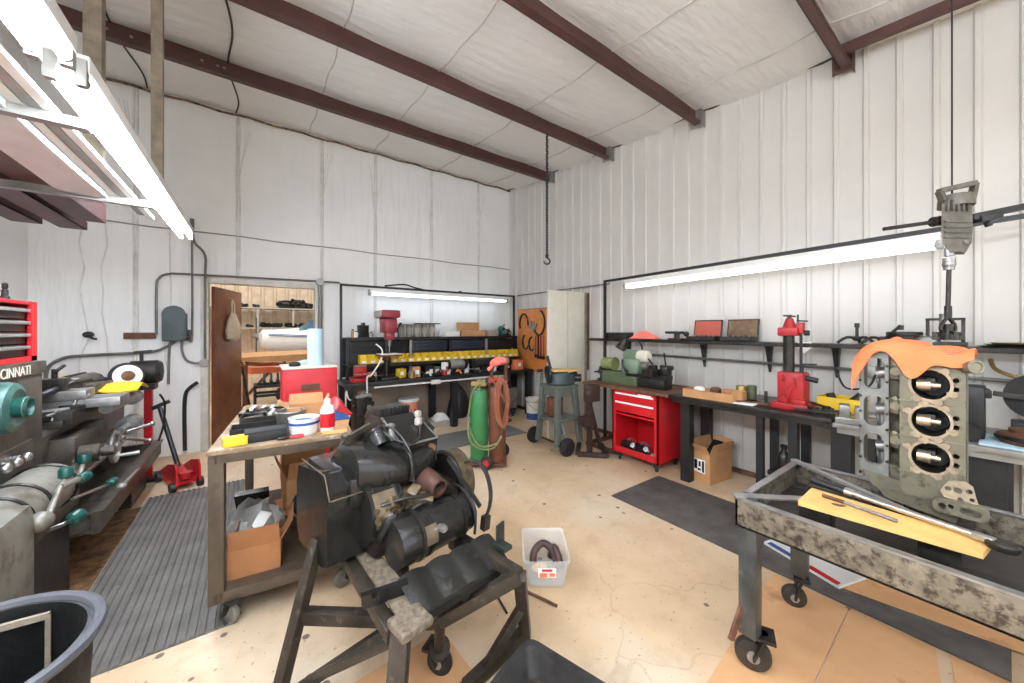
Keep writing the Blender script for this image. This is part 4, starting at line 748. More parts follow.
for k, (x, y) in enumerate(((1.76, .66), (2.40, .66), (1.76, -.68), (2.40, -.68))):
    b = MB(); s = .034; zt_ = .775 if y > 0 and x < 2 else .655; b.box((x, y, (.172 + zt_) / 2), (s * 2, s * 2, zt_ - .172), 0, .005); tp(b, 'leg', 'legst')
    caster(t, (x + (.03 if x < 2 else -.02), y + (.0 if x < 2 else .02), 0), .07 if x < 2 else .056, -1.15, .042, .175, 'trayin', 'dsteel')
b = MB(); b.bar((1.67, .70, .16), (1.74, .68, .30), .012, .03); tp(b, 'brake_tab', 'rust')
def in_cart(o, lb, cat, grp=None): return tag(o, lb, cat, grp)
b = MB(); b.bar((1.71, .705, ZTp + .008), (1.93, .50, ZTp + .008), .042, .007); in_cart(b.build('flat_bar', M['steel']), 'light steel flat bar lying across the near corner of the tray cart', 'bar')
b = MB(); b.bar((2.44, .70, ZTp + .010), (2.10, .22, ZTp + .012), .03, .012); in_cart(b.build('flat_bar', M['galv']), 'long dull steel bar from the far tray corner to the engine block', 'bar')
for x, y in ((1.87, .46), (1.95, .14)): 
    b = MB(); b.span((x - .03, y - .05, ZB + .0085), (x + .05, y + .05, ZTp + .012), .004); in_cart(b.build('support_block', M['dsteel']), 'dark block under the %s end of the pine board in the tray' % ('left' if y > .3 else 'right'), 'block', 'blocks under the pine board')
t = thing('pine_board', 'yellow pine board lying across the steel tray cart', 'board', (1.91, .28, ZTp + .013))
b = MB(); z = ZTp + .013; P = [(1.815, .505), (1.86, .045), (1.985, .03), (2.01, .51)]; b.loft([[V((x, y, z)) for x, y in P], [V((x, y, z + .02)) for x, y in P]]); b.build('plank', M['pine'], t)
b = MB(); b.ell((1.895, .40, z + .0205), (.013, .018, .0015), 14, 6); b.ell((1.905, .385, z + .0205), (.008, .010, .0015), 12, 6); b.build('knot', M['rust'], t)
zb = z + .0205
t = thing('torque_wrench', 'long chrome torque wrench with black grip lying on the pine board', 'wrench', (2.0, .3, zb)); A = V((2.06, .52, zb + .018)); B_ = V((1.945, .03, zb + .016)); L = lambda s: A.lerp(B_, s)
b = MB(); b.cyl(L(.0), L(.24), .016, n=16); b.build('grip', M['black'], t); b = MB(); b.cyl(L(.24), L(.93), .011, n=16); b.cyl(L(.24), L(.30), .017, n=16); b.cyl(L(.32), L(.34), .0145); b.build('shaft', M['chrome'], t)
b = MB(); b.box(L(.965), (.03, .05, .022), -.25, .006); b.build('ratchet_head', M['chrome'], t)
b = MB(); b.rev([(.0, -.012), (.032, -.012), (.036, -.004), (.036, .006), (.030, .012), (0, .012)], L(1.04) + V((0, 0, -.005)), (0, 0, 1), 24); tag(b.build('socket_disc', M['dsteel']), 'dark round ratchet disc at the tip of the torque wrench', 'disc')
t = thing('depth_gauge', 'short bronze and steel gauge tool lying on the pine board', 'gauge', (1.93, .40, zb)); b = MB(); b.cyl((1.935, .455, zb + .008), (1.925, .385, zb + .008), .0075); b.build('barrel', M['rust'], t); b = MB(); b.cyl((1.925, .385, zb + .008), (1.90, .26, zb + .007), .006); b.cyl((1.90, .26, zb + .007), (1.895, .235, zb + .007), .007); b.build('rod', M['steel'], t)
b = MB(); b.bar((1.90, .12, ZB + .05), (1.77, -.25, ZB + .12), .09, .012); in_cart(b.build('steel_plate', M['dsteel']), 'dark steel plate leaning in the tray cart at the right frame edge', 'plate')
b = MB(); b.box((1.76, .02, ZB + .02), (.03, .06, .02), .5, .004); in_cart(b.build('chalk_block', M['white']), 'small white block lying inside the near side of the tray cart', 'block')
# ---------------------------------------------------------------- engine block standing in the tray
t = thing('engine_block', 'grey green bare engine block with three open bores standing in the tray', 'engine block', (2.3, .25, .70))
O = V((2.25, .095, .70)); U = V((-.02, .20, 0)); U = V((0, 1, 0)); Z = V((0, 0, 1))
for k_, (y, x) in enumerate(((.12, 2.32), (.32, 2.32))):
    b = MB(); b.span((x - .05, y - .04, ZB + .009), (x + .10, y + .04, .735), .004); tag(b.build('support_block', M['dsteel']), ('dark block under the right foot of the engine block in the tray', 'dark block under the left foot of the engine block in the tray')[k_], 'block', 'blocks under the engine block')
# local face coordinates: s = along +Y (to the left in view), h = height above .70
M['journal'] = mat('polished journal', (196, 178, 150), .25, .8, .2)
def fb(n, m, b, **k): return b.build(n, M[m], t, **k)
bores = [(.105, .575), (.105, .425), (.105, .275)]
b = MB(); b.plate([(0, .14), (.02, .10), (.19, .10), (.205, .13), (.205, .705), (.0, .705)], [circ(s, h, .060, 32) for s, h in bores] + [circ(.028, bh + dy, .0105, 12) for _, bh in bores for dy in (-.012, .024)], O, U, Z, (.05, 0, 0)); fb('deck', 'greyeng', b)
for i, (s, h) in enumerate(bores):
    b = MB(); b.plate(circ(s, h, .071, 36), [circ(s, h, .061, 36)], O + V((-.006, 0, 0)), U, Z, (.006, 0, 0)); g = fb('bore_gasket', 'gasket', b)
    b = MB()
    for a in (.5, 1.35, 2.2, 3.6, 4.4, 5.3):
        p = O + V((-.007, s + .078 * math.cos(a), h + .072 * math.sin(a))); b.rev([(.013, .0), (.013, .008), (.007, .008), (.007, .003), (0, .003)], p, (-1, 0, 0), 14)
        b.box(p + V((.003, .004, 0)), (.005, .035, .016), (a if 0 else 0), .002)
    b.build('gasket_ear', M['gasket'], g)
    b = MB(); b.rev([(.060, -.002), (.060, .15), (.056, .15), (.0555, -.002)], O + V((.0, s, h)), (1, 0, 0), 36, cap=False); fb('bore_liner', 'dsteel', b)
    b = MB(); b.rev([(0, .10), (.0545, .10), (.0545, .14), (0, .14)], O + V((0, s, h)), (1, 0, 0), 32); b.box(O + V((.05, s, h)), (.06, .03, .05), 0, .006); fb('piston', 'black', b)
    b = MB(); b.cyl(O + V((.03, s + .045, h - .004)), O + V((.03, s + .0, h - .004)), .026, n=20); b.cyl(O + V((.03, s - .0, h - .004)), O + V((.03, s - .03, h - .004)), .014, n=16); b.cyl(O + V((.045, s + .02, h)), O + V((.11, s + .02, h)), .016); fb('crank_journal', 'journal', b)
    b = MB(); b.box(O + V((-.001, .165, h - .075)), (.008, .09, .008), 0, .003); b.box(O + V((-.001, .03, h - .075)), (.006, .06, .006), 0, .002); fb('cast_rib', 'greyeng', b)
    for dy in (-.03, 0, .03):
        pass
# side skirt between deck and pan rail with freeze plugs
b = MB(); b.loft([[O + V((.0, .20, .12)), O + V((.05, .245, .10)), O + V((.16, .245, .08)), O + V((.16, .02, .08)), O + V((.05, .02, .12))], [O + V((.0, .20, .70)), O + V((.05, .245, .70)), O + V((.16, .245, .70)), O + V((.16, .02, .70)), O + V((.05, .02, .70))]])
if False: fb('crankcase', 'greyeng', b)
else: b.bm.free()
for h in (.62, .47, .32):
    b = MB(); b.box(O + V((.03, .225, h)), (.03, .05, .07), -.5, .008); b.cyl(O + V((.02, .222, h)), O + V((.005, .222, h)), .018, n=18); b.cyl(O + V((.01, .222, h + .035)), O + V((-.002, .222, h + .035)), .009); fb('core_boss', 'greyeng', b)
b = MB()
for h0, h1 in ((.13, .205), (.345, .355), (.495, .505), (.645, .70)): b.span(O + V((.03, .195, h0)), O + V((.06, .25, h1)), .003)
fb('web', 'greyeng', b)
# pan rail plate with three windows, left
b = MB(); b.plate([(.245, .135), (.265, .105), (.30, .10), (.325, .135), (.35, .17), (.355, .70), (.245, .70)], [rrect(.298, .605, .078, .14, .03), rrect(.298, .437, .078, .135, .03), rrect(.30, .265, .076, .14, .032)], O + V((.01, 0, 0)), U, Z, (.03, 0, 0)); fb('pan_rail', 'railg', b)
b = MB()
for h in (.15, .22, .29, .36, .43, .50, .57, .64):
    for s in (.25, .349): b.cyl(O + V((.012, s, h)), O + V((.004, s, h)), .006, n=10)
fb('rail_bolt', 'dsteel', b)
b = MB()
for h in (.60, .435, .265): b.cyl(O + V((.09, .30, h)), O + V((.09, .25, h + .01)), .028, n=18); b.box(O + V((.1, .29, h - .02)), (.03, .03, .06), .3, .004)
b.cyl(O + V((.10, .28, .16)), O + V((.10, .28, .69)), .022); fb('crankshaft', 'steel', b)
# walls of the case behind, lower skirt
b = MB(); b.span(O + V((.02, .0, .10)), O + V((.16, .010, .70)), .002); b.span(O + V((.15, .0, .10)), O + V((.16, .205, .70)), .002); b.span(O + V((.04, .345, .16)), O + V((.13, .355, .70)), .002); b.span(O + V((.02, .0, .69)), O + V((.16, .355, .70)), .002); b.span(O + V((.12, .2, .10)), O + V((.13, .26, .70)), .002); fb('case_wall', 'greyeng', b)
b = MB(); b.loft([[O + V((0, .0, .13)), O + V((0, .34, .165)), O + V((.15, .34, .165)), O + V((.15, .0, .13))], [O + V((.01, .03, .03)), O + V((.01, .255, .06)), O + V((.14, .255, .06)), O + V((.14, .03, .03))]]); fb('bell_skirt', 'greyeng', b)
b = MB(); b.plate([(-.035, .165), (-.02, .23), (.0, .245), (.05, .235), (.075, .19), (.06, .165), (.0, .14)], [circ(-.01, .21, .010, 12), circ(.022, .205, .013, 12), circ(.05, .205, .010, 12), circ(.015, .172, .009, 12), circ(-.018, .18, .008, 12)], O + V((-.014, 0, -.035)), U, Z, (.012, 0, 0)); fb('end_gasket', 'gasket', b)
b = MB(); b.plate(rrect(.035, .105, .16, .055, .025), [rrect(.005, .105, .06, .028, .013), circ(.085, .105, .012, 12), circ(.06, .11, .009, 12)], O + V((-.045, -.02, .0)), U, Z, (.045, 0, 0)); fb('mount_lug', 'greyeng', b)
b = MB(); b.cyl(O + V((.0, .0, .655)), O + V((-.045, -.03, .66)), .024, n=20); b.torus(O + V((-.045, -.03, .66)), (-.8, -.5, .1), .022, .006); b.cyl(O + V((.02, .03, .66)), O + V((-.02, -.0, .66)), .016); fb('water_outlet', 'greyeng', b); t.scale = (1, .86, 1); t.location.y = .229
b = MB()
def ragf(u, v):
    y = -.02 + .345 * u; x = -.03 + .22 * v
    z = .716 + .010 * math.sin(u * 23 + v * 5) * (.3 + v) + .042 * math.exp(-((u - .62) / .25) ** 2) + .012 * math.sin(u * 17 + v * 6) * v * (1 - v) * 3
    if v < .22: z -= (.22 - v) / .22 * (.05 + .085 * math.exp(-((u - .45) / .16) ** 2) + .09 * max(0, (u - .80) / .2) + .015 * math.sin(u * 15)); x = -.020 + .06 * v - .012 * (.22 - v) / .22
    if u > .93: z -= (u - .93) * .6
    return O + V((x, y, z))
b.sheet(ragf, 36, 18, .006); tag(b.build('shop_rag', M['orange'], ang=60), 'orange shop rag draped over the top of the engine block', 'rag')
# ---------------------------------------------------------------- drill with hone hanging over the block
dc = atd(957, 222, 1.60); hz = lambda px: px * 1.60 / 357
t = thing('hanging_drill', 'heavy old D handle drill with long side handles hanging on a wire', 'drill', dc)
fu = V((FW[0], FW[1], 0)); vr = ray(957, 330).normalized()
def dp(px, py_, dd=0): return atd(957 + px, 222 + py_, 1.60) + vr * dd
b = MB(); b.loft([[dp(s * w, hgt) + vr * (f * .05) for s, f in ((-1, -1), (1, -1), (1, 1), (-1, 1))] for w, hgt in ((15, -16), (15.5, 8), (15, 18), (10, 27), (7, 31))]); b.build('motor_body', M['drillg'], t)
b = MB(); b.rev([(.056, 0), (.056, .03), (.05, .05), (.035, .055)], dp(-1, -15), (0, 0, 1), 24)
for k in range(5): b.box(dp(-10 + 5 * k, -14, -.052), (.008, .014, .05), -TH)
for k in range(4): b.box(dp(0, 2 + 5 * k, -.052), (.11, .012, .008), -TH)
b.cyl(dp(9, 20, -.05), dp(9, 24, -.05), .012)
b.build('vent_cap', M['drillg'], t)
b = MB(); b.bar(dp(-18, -31), dp(18, -39), .028, .022, .006); b.bar(dp(-18, -31), dp(-12, -16), .026, .018, .005); b.bar(dp(18, -39), dp(13, -16), .026, .018, .005); b.bar(dp(-13, -22), dp(14, -24), .02, .012, .004); b.build('d_handle', M['drillg'], t)
b = MB(); b.cyl(dp(-12, -2), dp(-24, 0), .022, n=16); b.cyl(dp(-24, 0), dp(-73, 7), .0085, n=12); b.build('side_handle', M['dsteel'], t)
b = MB(); b.bar(dp(12, -4), dp(70, -16), .036, .03, .008); b.bar(dp(18, -2), dp(40, -7), .05, .034, .01); b.cyl(dp(30, 0), dp(32, 4), .012); b.build('switch_handle', M['black'], t)
b = MB(); b.cyl(dp(-8, 26), dp(-8, 34), .016); b.ell(dp(-8, 42), (.022, .022, .026)); b.cyl(dp(-8, 36), dp(-8, 48), .021, .017, n=18); b.build('chuck', M['steel'], t)
b = MB(); b.cyl(dp(-8, 48), dp(-9, 84), .008, n=12); b.cyl(dp(-9, 84), dp(-9, 96), .012, n=12); b.build('hone_shaft', M['dsteel'], t)
b = MB()
for s in (-1, 1): b.tube([dp(-9, 95), dp(-9 + s * 6, 102), dp(-9 + s * 7, 108), dp(-9 + s * 3, 111)], .007, 8, smooth=3)
b.cyl(dp(-9, 102), dp(-9, 118), .016); b.build('hone_yoke', M['dsteel'], t)
b = MB()
for a in range(4): 
    o_ = V((math.cos(a * 1.571 + .6), math.sin(a * 1.571 + .6), 0)) * .046; b.cyl(dp(-9, 110) + o_ * .3, dp(-9, 112) + o_, .006); b.bar(dp(-9, 94 + 16) + o_, dp(-9, 118) + o_, .012, .014)
b.cyl(dp(-9, 111), dp(-9, 117), .018); b.build('hone_stones', M['dsteel'], t)
tz = dp(-5, -34).copy(); b = MB(); zc_ = zc(tz.y) - .05; b.cyl(dp(-5, -34), V((tz.x, tz.y, zc_ + .02)), .0035, n=6); b.torus(dp(-5, -33), (0, 1, 0), .018, .003, 14, 6); tag(b.build('hanging_wire', M['black']), 'thin black wire from the ceiling carrying the drill', 'wire')
# ---------------------------------------------------------------- white card under the cart
t = thing('flat_carton', 'white flat carton with red and blue edge on the mat under the tray cart', 'carton', (2.9, .75, .012))
P = [atz(764, 543, .02), atz(800, 530, .02), atz(871, 577, .02), atz(839, 588, .02)]
b = MB(); b.loft([[p + V((0, 0, -.007)) for p in P], [p + V((0, 0, .010)) for p in P]]); b.build('card', M['white'], t)
b = MB(); e0, e1 = P[0], P[3]; n_ = (e1 - e0).normalized(); out = V((n_.y, -n_.x, 0)) * -.001; out = out if out.dot(P[0] - P[1]) > 0 else -out
def strip(a, c, m):
    bb = MB(); p, q = e0.lerp(e1, a), e0.lerp(e1, c); inn = (P[1] - P[0]) * .10; zz = V((0, 0, .0106)); bb.loft([[p + zz, q + zz, q + inn + zz, p + inn + zz], [p + zz * 1.06, q + zz * 1.06, q + inn + zz * 1.06, p + inn + zz * 1.06]]); bb.build('printed_edge', M[m], t)
strip(.05, .45, 'blue'); strip(.62, .98, 'red'); b.bm.free()
# ---------------------------------------------------------------- right wall: rail, light, conduits, shelf
ZR = 2.16
t = thing('light_rail', 'black steel frame rail carrying the long light along the ribbed wall', 'rail', (3.86, 3.2, 0))
b = MB(); b.bar((3.86, 3.20, ZR), (3.86, -1.2, ZR + .06), .03); b.build('rail', M['black'], t); b = MB(); b.span((3.845, 3.185, 0), (3.875, 3.215, ZR + .015)); b.build('post', M['black'], t); b = MB(); b.span((3.5, 3.18, .005), (4.1, 3.22, .05)); b.span((3.5, 2.75, .005), (3.54, 3.22, .05)); b.build('foot', M['rust'], t)
strip_light('hanging_light', 'long fluorescent tube under the black rail on the ribbed right wall', (3.86, 2.86, 2.055), (3.86, .27, 2.09), None, 2, False, 'rtube', r=.024)
t = thing('wall_conduit', 'thin grey conduit with outlet boxes running low along the ribbed right wall', 'conduit', (4.1, 1, 1.15))
b = MB(); b.tube([(4.09, 5.5, 2.16), (4.09, 3.3, 2.16)], .011); b.build('pipe', M['conduit'], t); b = MB(); b.tube([(4.09, 2.9, 1.19), (4.09, -.9, 1.15)], .013); b.build('pipe', M['conduit'], t)
for y in (.62, -.10): b = MB(); b.box((4.075, y, 1.16), (.06, .14, .09), 0, .006); b.build('outlet_box', M['galv'], t)
b = MB(); b.tube([(4.09, .50, 1.18), (4.09, .50, 1.38)], .011); b.build('pipe', M['conduit'], t)
b = MB(); b.tube([(4.05, .62, 1.14), (4.0, .66, 1.04), (3.97, .78, 1.02), (4.0, .84, 1.12), (4.02, .86, 1.18)], .008, 8, smooth=5); b.build('cable', M['black'], t)
b = MB(); b.tube([(4.05, .60, 1.13), (4.02, .57, 1.0), (3.98, .56, .88)], .011, 8, smooth=4); b.build('cable', M['rust'], t)
SX0, SX1, SZ = 3.86, 4.10, 1.385
t = thing('wall_shelf', 'long dark metal shelf on brackets along the ribbed right wall', 'shelf', (4.0, 1.4, SZ - .03))
b = MB(); b.span((SX0, -1.0, SZ - .012), (SX1, 3.48, SZ)); b.span((SX0, -1.0, SZ - .035), (SX0 + .006, 3.48, SZ), .001); b.build('board', M['dsteel'], t)
for y in (3.0, 2.0, 1.37, .87, -.2):
    b = MB(); b.loft([[V((x_, y + s_, zz_)) for x_, s_ in ((x0_, -w_), (4.13, -w_), (4.13, w_), (x0_, w_))] for zz_, w_, x0_ in ((SZ - .013, .028, 3.90), (SZ - .05, .024, 4.06), (SZ - .30, .008, 4.11))]); b.build('bracket', M['black'], t)
S = SZ + .001
def at_shelf(u, x=3.96): return aty(u, 330, 1) if 0 else V((x, atx(u, 330, x).y, S))
q = at_shelf(619); b = MB(); b.box(q + V((0, 0, .035)), (.16, .34, .07), 0, .006); b.box(q + V((0, 0, .075)), (.165, .345, .012), 0, .004); tag(b.build('case', M['black']), 'flat black case at the far left end of the wall shelf', 'case')
q = at_shelf(645); b = MB(); b.sheet(lambda u, v: q + V((-.09 + .18 * u, -.18 + .36 * v, .008 + .10 * (math.sin(3.14 * u) * math.sin(3.14 * v)) ** .6 * (.75 + .25 * math.sin(9 * v + 5 * u)))), 10, 14, .006); tag(b.build('rag', M['pinkrag']), 'pink red rag heaped on the wall shelf next to the black case', 'rag')
q = at_shelf(677); t = thing('arbor_tool', 'small black arbor tool standing on the wall shelf between rag and cases', 'tool', q)
b = MB(); b.box(q + V((0, 0, .01)), (.12, .16, .02), 0, .004); b.cyl(q + V((0, 0, .02)), q + V((0, 0, .07)), .03); b.build('base', M['dsteel'], t); b = MB(); b.box(q + V((0, .03, .085)), (.07, .2, .03), 0, .006); b.ell(q + V((0, -.11, .07)), (.03, .03, .03)); b.build('head', M['black'], t)
M['lidred'] = mat('faded red lining', (176, 84, 68), .7); M['lidbrown'] = mat('stained wood lid', (116, 90, 66), .7, 0, .4, 20)
for k, (u, m, lb, w, ang) in enumerate(((704, 'lidred', 'open tool case with a red lined lid on the wall shelf', .30, .25), (739, 'lidbrown', 'open wooden tool case with brown lid on the wall shelf', .29, .2))):
    q = at_shelf(u, 3.95); t = thing('tool_case', lb, 'case', q, 0, 'open cases on the wall shelf')
    b = MB(); b.span(q + V((-.09, -w / 2, 0)), q + V((.07, w / 2, .008))); b.span(q + V((-.09, -w / 2, 0)), q + V((-.084, w / 2, .045))); b.span(q + V((-.09, -w / 2, 0)), q + V((.07, -w / 2 + .006, .045))); b.span(q + V((-.09, w / 2 - .006, 0)), q + V((.07, w / 2, .045))); b.build('tray', M['dsteel'], t)
    b = MB(); R = Matrix.Rotation(.2, 3, 'Y'); b.box(q + V((.09, 0, .13)), (.014, w, .19), R, .004); b.build('lid', M['dsteel'], t)
    b = MB(); b.box(q + V((.081, 0, .13)), (.006, w - .03, .165), R, .001); b.build('lining', M[m], t)
    b = MB()
    for j in range(5): b.cyl(q + V((-.06 + .02 * (j % 2), -w / 2 + .04 + .05 * j, .03)), q + V((.03, -w / 2 + .06 + .05 * j, .05)), .012)
    b.build('contents', M['steel'], t)
b = MB(); q = at_shelf(806, 3.9); b.sheet(lambda u, v: q + V((-.03 - .015 * max(0, v - .5), -.05 + .1 * u, .012 - .2 * max(0, v - .5) * (1 - abs(2 * u - 1) * .5) + .004 * math.sin(u * 9))), 6, 8, .003)
tag(b.build('paper_scrap', M['paper']), 'white paper scrap hanging over the shelf edge by the red press', 'paper')
for k, (u, lb) in enumerate(((857, 'upright three legged puller on the wall shelf left of the leaning one'), (882, 'leaning hooked puller on the wall shelf beside the dark pot'))):
    q = at_shelf(u, 3.95); t = thing('gear_puller', lb, 'puller', q, 0, 'pullers on the wall shelf'); top = q + V((0, 0, .17 if k == 0 else .15)) + (V((0, 0, 0)) if k == 0 else V((0, -.10, 0)))
    b = MB(); b.cyl(q + V((0, 0, .03)), top, .010); b.cyl(top - V((0, 0, .035)), top, .016); b.build('screw', M['black'], t)
    b = MB()
    for a in (0, 2.1, 4.2): d_ = V((math.cos(a) * .7, math.sin(a), 0)) * .13; b.tube([q + V((0, 0, .045)), q + d_ * .5 + V((0, 0, .055)), q + d_ + V((0, 0, .008))], .011, 8, smooth=3)
    b.ell(q + V((0, 0, .045)), (.03, .03, .02)); b.build('leg', M['dsteel'], t)
q = at_shelf(904, 3.95); t = thing('pot', 'dark flanged ring pot on the wall shelf beside the pullers', 'pot', q); b = MB(); b.rev([(.07, 0), (.075, .07), (.095, .075), (.095, .095), (.08, .095), (.075, .02), (0, .012)], q, n=28); b.build('body', M['dsteel'], t); b = MB(); b.torus(q + V((0, 0, .095)), (0, 0, 1), .088, .006); b.build('rim', M['black'], t)
q = at_shelf(926, 3.95); t = thing('bearing_ring', 'dull steel bearing ring on the wall shelf between dark pot and hone', 'ring', q); b = MB(); b.rev([(.04, 0), (.07, 0), (.07, .055), (.04, .055)], q, n=28, cap=False); b.torus(q + V((0, 0, .055)), (0, 0, 1), .055, .012); b.build('ring', M['steel'], t); b = MB(); b.cyl(q + V((0, 0, .03)), q + V((0, 0, .07)), .022); b.build('core', M['dsteel'], t)
q = at_shelf(945, 3.95); t = thing('cage_tool', 'grey open frame cage tool on the wall shelf behind the hanging hone', 'tool', q); b = MB(); b.box(q + V((0, 0, .015)), (.12, .20, .03), 0, .003); b.box(q + V((0, 0, .055)), (.12, .17, .018), 0, .003); b.build('base', M['dsteel'], t)
b = MB()
for y in (-.08, .08): b.bar(q + V((0, y, .03)), q + V((0, y, .19)), .018)
b.bar(q + V((0, -.09, .19)), q + V((0, .09, .19)), .018); b.build('frame', M['dsteel'], t); b = MB(); b.cyl(q + V((0, 0, .06)), q + V((0, 0, .23)), .028); b.build('cylinder', M['steel'], t)
for k in range(3):
    q = V((3.97, -.02 - .0 * k, S + .011 * k)); b = MB(); b.rev([(0, 0), (.12, 0), (.15 - .01 * k, .010), (.13, .0105), (0, .005)], q + V((.0, -.02 * k, 0)), n=28); tag(b.build('disc', M[('dsteel', 'black', 'brass')[k]]), ('dark flat disc lowest of the pile on the wall shelf above the blue bench top', 'black flat disc in the middle of the pile on the right of the wall shelf', 'tan disc on top of the pile at the right of the wall shelf')[k], 'disc', 'discs on the wall shelf')
b = MB(); b.tube([(4.07, .07, 1.30), (4.02, .05, 1.24), (3.97, -.02, 1.20), (3.98, -.12, 1.16), (4.02, -.3, 1.14)], .012, 8, smooth=5); tag(b.build('air_hose', M['yellow'] if False else M['brass']), 'yellowish hose curving down the ribbed wall at the right frame edge', 'hose')
# ---------------------------------------------------------------- right workbenches
BX0, BX1, BZ = 3.36, 4.08, .855
def bench(name, lb, y0, y1, z, legs, m='dsteel', lw=.05, grp='right wall workbenches'):
    t = thing(name, lb, 'workbench', ((BX0 + BX1) / 2, (y0 + y1) / 2, 0), 0, grp)
    b = MB(); b.span((BX0, y0, z - .03), (BX1, y1, z), .003); (b.span((BX0 + .02, y0 + .02, z - .07), (BX0 + .04, y1 - .02, z - .03)) if m != 'rust' else None); b.build('bench_top', M[m], t)
    for x, y, w in legs: b = MB(); b.span((x - w / 2, y - w / 2, 0), (x + w / 2, y + w / 2, z - .03)); b.build('leg', M['black'], t)
    return t
bench('workbench', 'dark workbench under the red press along the ribbed wall', .74, 1.98, BZ, ((3.50, 1.87, .09), (4.02, 1.93, .09), (3.46, 1.22, .05), (4.02, 1.30, .06), (3.46, .99, .06), (4.02, 1.06, .06)))
bench('workbench', 'dark workbench behind the engine block at the right frame edge', -1.0, .735, BZ - .02, ((3.46, .70, .11), (3.46, .55, .04), (3.50, .345, .10), (4.02, .6, .06), (3.5, -.6, .06)), 'galv')
bench('workbench', 'brown topped bench over the red cabinet carrying the green lathe', 1.99, 3.15, BZ - .005, ((3.93, 2.06, .05), (3.93, 3.05, .05), (3.42, 3.08, .04)), 'rust')
B = BZ + .001
def ab(u, x=3.6, z=B): return V((x, atx(u, 400, x).y, z))
# red roller cabinet
t = thing('roller_cabinet', 'red rolling tool cabinet with two drawers and open lower bay', 'cabinet', (3.6, 2.4, 0))
x0, x1, y0, y1, z0, z1 = 3.385, 3.86, 2.11, 2.70, .10, .812
b = MB(); b.span((x0, y0, z0), (x1, y0 + .02, z1)); b.span((x0, y1 - .02, z0), (x1, y1, z1)); b.span((x1 - .015, y0, z0), (x1, y1, z1)); b.span((x0, y0, z1 - .015), (x1, y1, z1)); b.span((x0, y0, z0), (x1, y1, z0 + .015)); b.span((x0, y0 + .02, z0), (x0 + .015, y1 - .02, z0 + .07)); b.span((x0 + .01, y0, .535), (x1, y1, .55)); b.span((x0, y0, z0), (x0 + .012, y0 + .05, z1)); b.span((x0, y1 - .05, z0), (x0 + .012, y1, z1)); b.build('body', M['red'], t)
for z, h in ((.70, .095), (.575, .12)):
    b = MB(); b.span((x0 - .006, y0 + .05, z), (x0 + .3, y1 - .05, z + h), .004); d_ = b.build('drawer', M['red'], t)
    b = MB(); b.span((x0 - .016, y0 + .055, z + h - .026), (x0 - .004, y1 - .055, z + h - .006), .003); b.build('pull', M['paper'], d_)
b = MB(); b.span((x0 - .008, y0 + .08, .782), (x0 - .004, y0 + .24, .802)); b.build('badge', M['white'], t); b = MB(); b.cyl((x0 - .004, 2.405, .79), (x0 - .012, 2.405, .79), .012); b.build('lock', M['chrome'], t)
for x in (x0 + .06, x1 - .06):
    for y in (y0 + .06, y1 - .06): caster(t, (x, y, 0), .04, .8, .025, .1, 'blk2', 'black')
for k, (y, w, m, lb) in enumerate(((2.57, .16, 'dsteel', 'dark power tool in the bay of the red cabinet, left one'), (2.40, .16, 'black', 'black grinder tool in the middle of the red cabinet bay'))):
    tt = thing('power_tool', lb, 'power tool', (3.55, y, .116), 0, 'tools in the red cabinet'); b = MB(); b.cyl((3.50, y - w / 2, .165), (3.54, y + w / 2, .165), .045, n=18); b.box((3.52, y, .135), (.10, .14, .04), 0, .01); b.build('body', M[m], tt); b = MB(); b.cyl((3.52, y - w / 2, .165), (3.46, y - w / 2 - .01, .2), .028); b.tube([(3.54, y + .06, .16), (3.60, y + .03, .22), (3.56, y - .06, .2)], .014, 8, smooth=3); b.build('handle', M['steel'], tt)
b = MB(); b.box((3.52, 2.22, .120), (.2, .16, .006), .2); tag(b.build('paper_sheet', M['paper']), 'pale paper lying at the right of the red cabinet bay', 'paper')
# green bench lathe
q = V((3.62, 2.55, BZ - .004)); t = thing('bench_lathe', 'green bench lathe with belt cover and lamp on the brown topped bench', 'lathe', q)
b = MB(); b.box(q + V((0, .17, .055)), (.20, .50, .11), 0, .01); b.box(q + V((0, .25, .12)), (.18, .34, .06), 0, .01); b.build('bed', M['olive'], t); b = MB(); b.box(q + V((0, -.24, .05)), (.16, .34, .10), 0, .01); b.span(q + V((-.07, -.42, .10)), q + V((.07, .10, .15)), .004); b.build('bed_ways', M['dsteel'], t)
b = MB(); b.box(q + V((0, .02, .23)), (.20, .24, .18), 0, .04); b.build('headstock', M['hgreen'], t)
b = MB(); b.cyl(q + V((0, -.05, .345)), q + V((0, .12, .345)), .075, n=24); b.build('motor', M['hgreen'], t); b = MB(); b.cyl(q + V((-.0, -.16, .345)), q + V((0, -.05, .345)), .068, n=24); b.rev([(.068, 0), (.05, .02), (0, .022)], q + V((0, -.16, .345)), (0, -1, 0), 24); b.build('motor_end', M['cream'], t)
b = MB(); b.cyl(q + V((-.02, .28, .23)), q + V((-.02, .44, .23)), .075, n=22); b.torus(q + V((-.02, .28, .23)), (0, 1, 0), .075, .012); b.build('gear_cover', mat('lime green cover', (122, 130, 78), .4), t)
b = MB(); b.cyl(q + V((0, -.10, .24)), q + V((0, -.18, .24)), .055, n=20); b.cyl(q + V((0, -.18, .24)), q + V((0, -.21, .24)), .03); b.build('chuck', M['steel'], t)
b = MB(); b.box(q + V((-.04, -.26, .18)), (.26, .12, .06), 0, .008); b.box(q + V((-.05, -.26, .23)), (.07, .07, .06), 0, .006); b.cyl(q + V((-.17, -.26, .19)), q + V((-.2, -.26, .19)), .035); b.bar(q + V((-.05, -.26, .26)), q + V((-.05, -.2, .33)), .012); b.build('carriage', M['dsteel'], t)
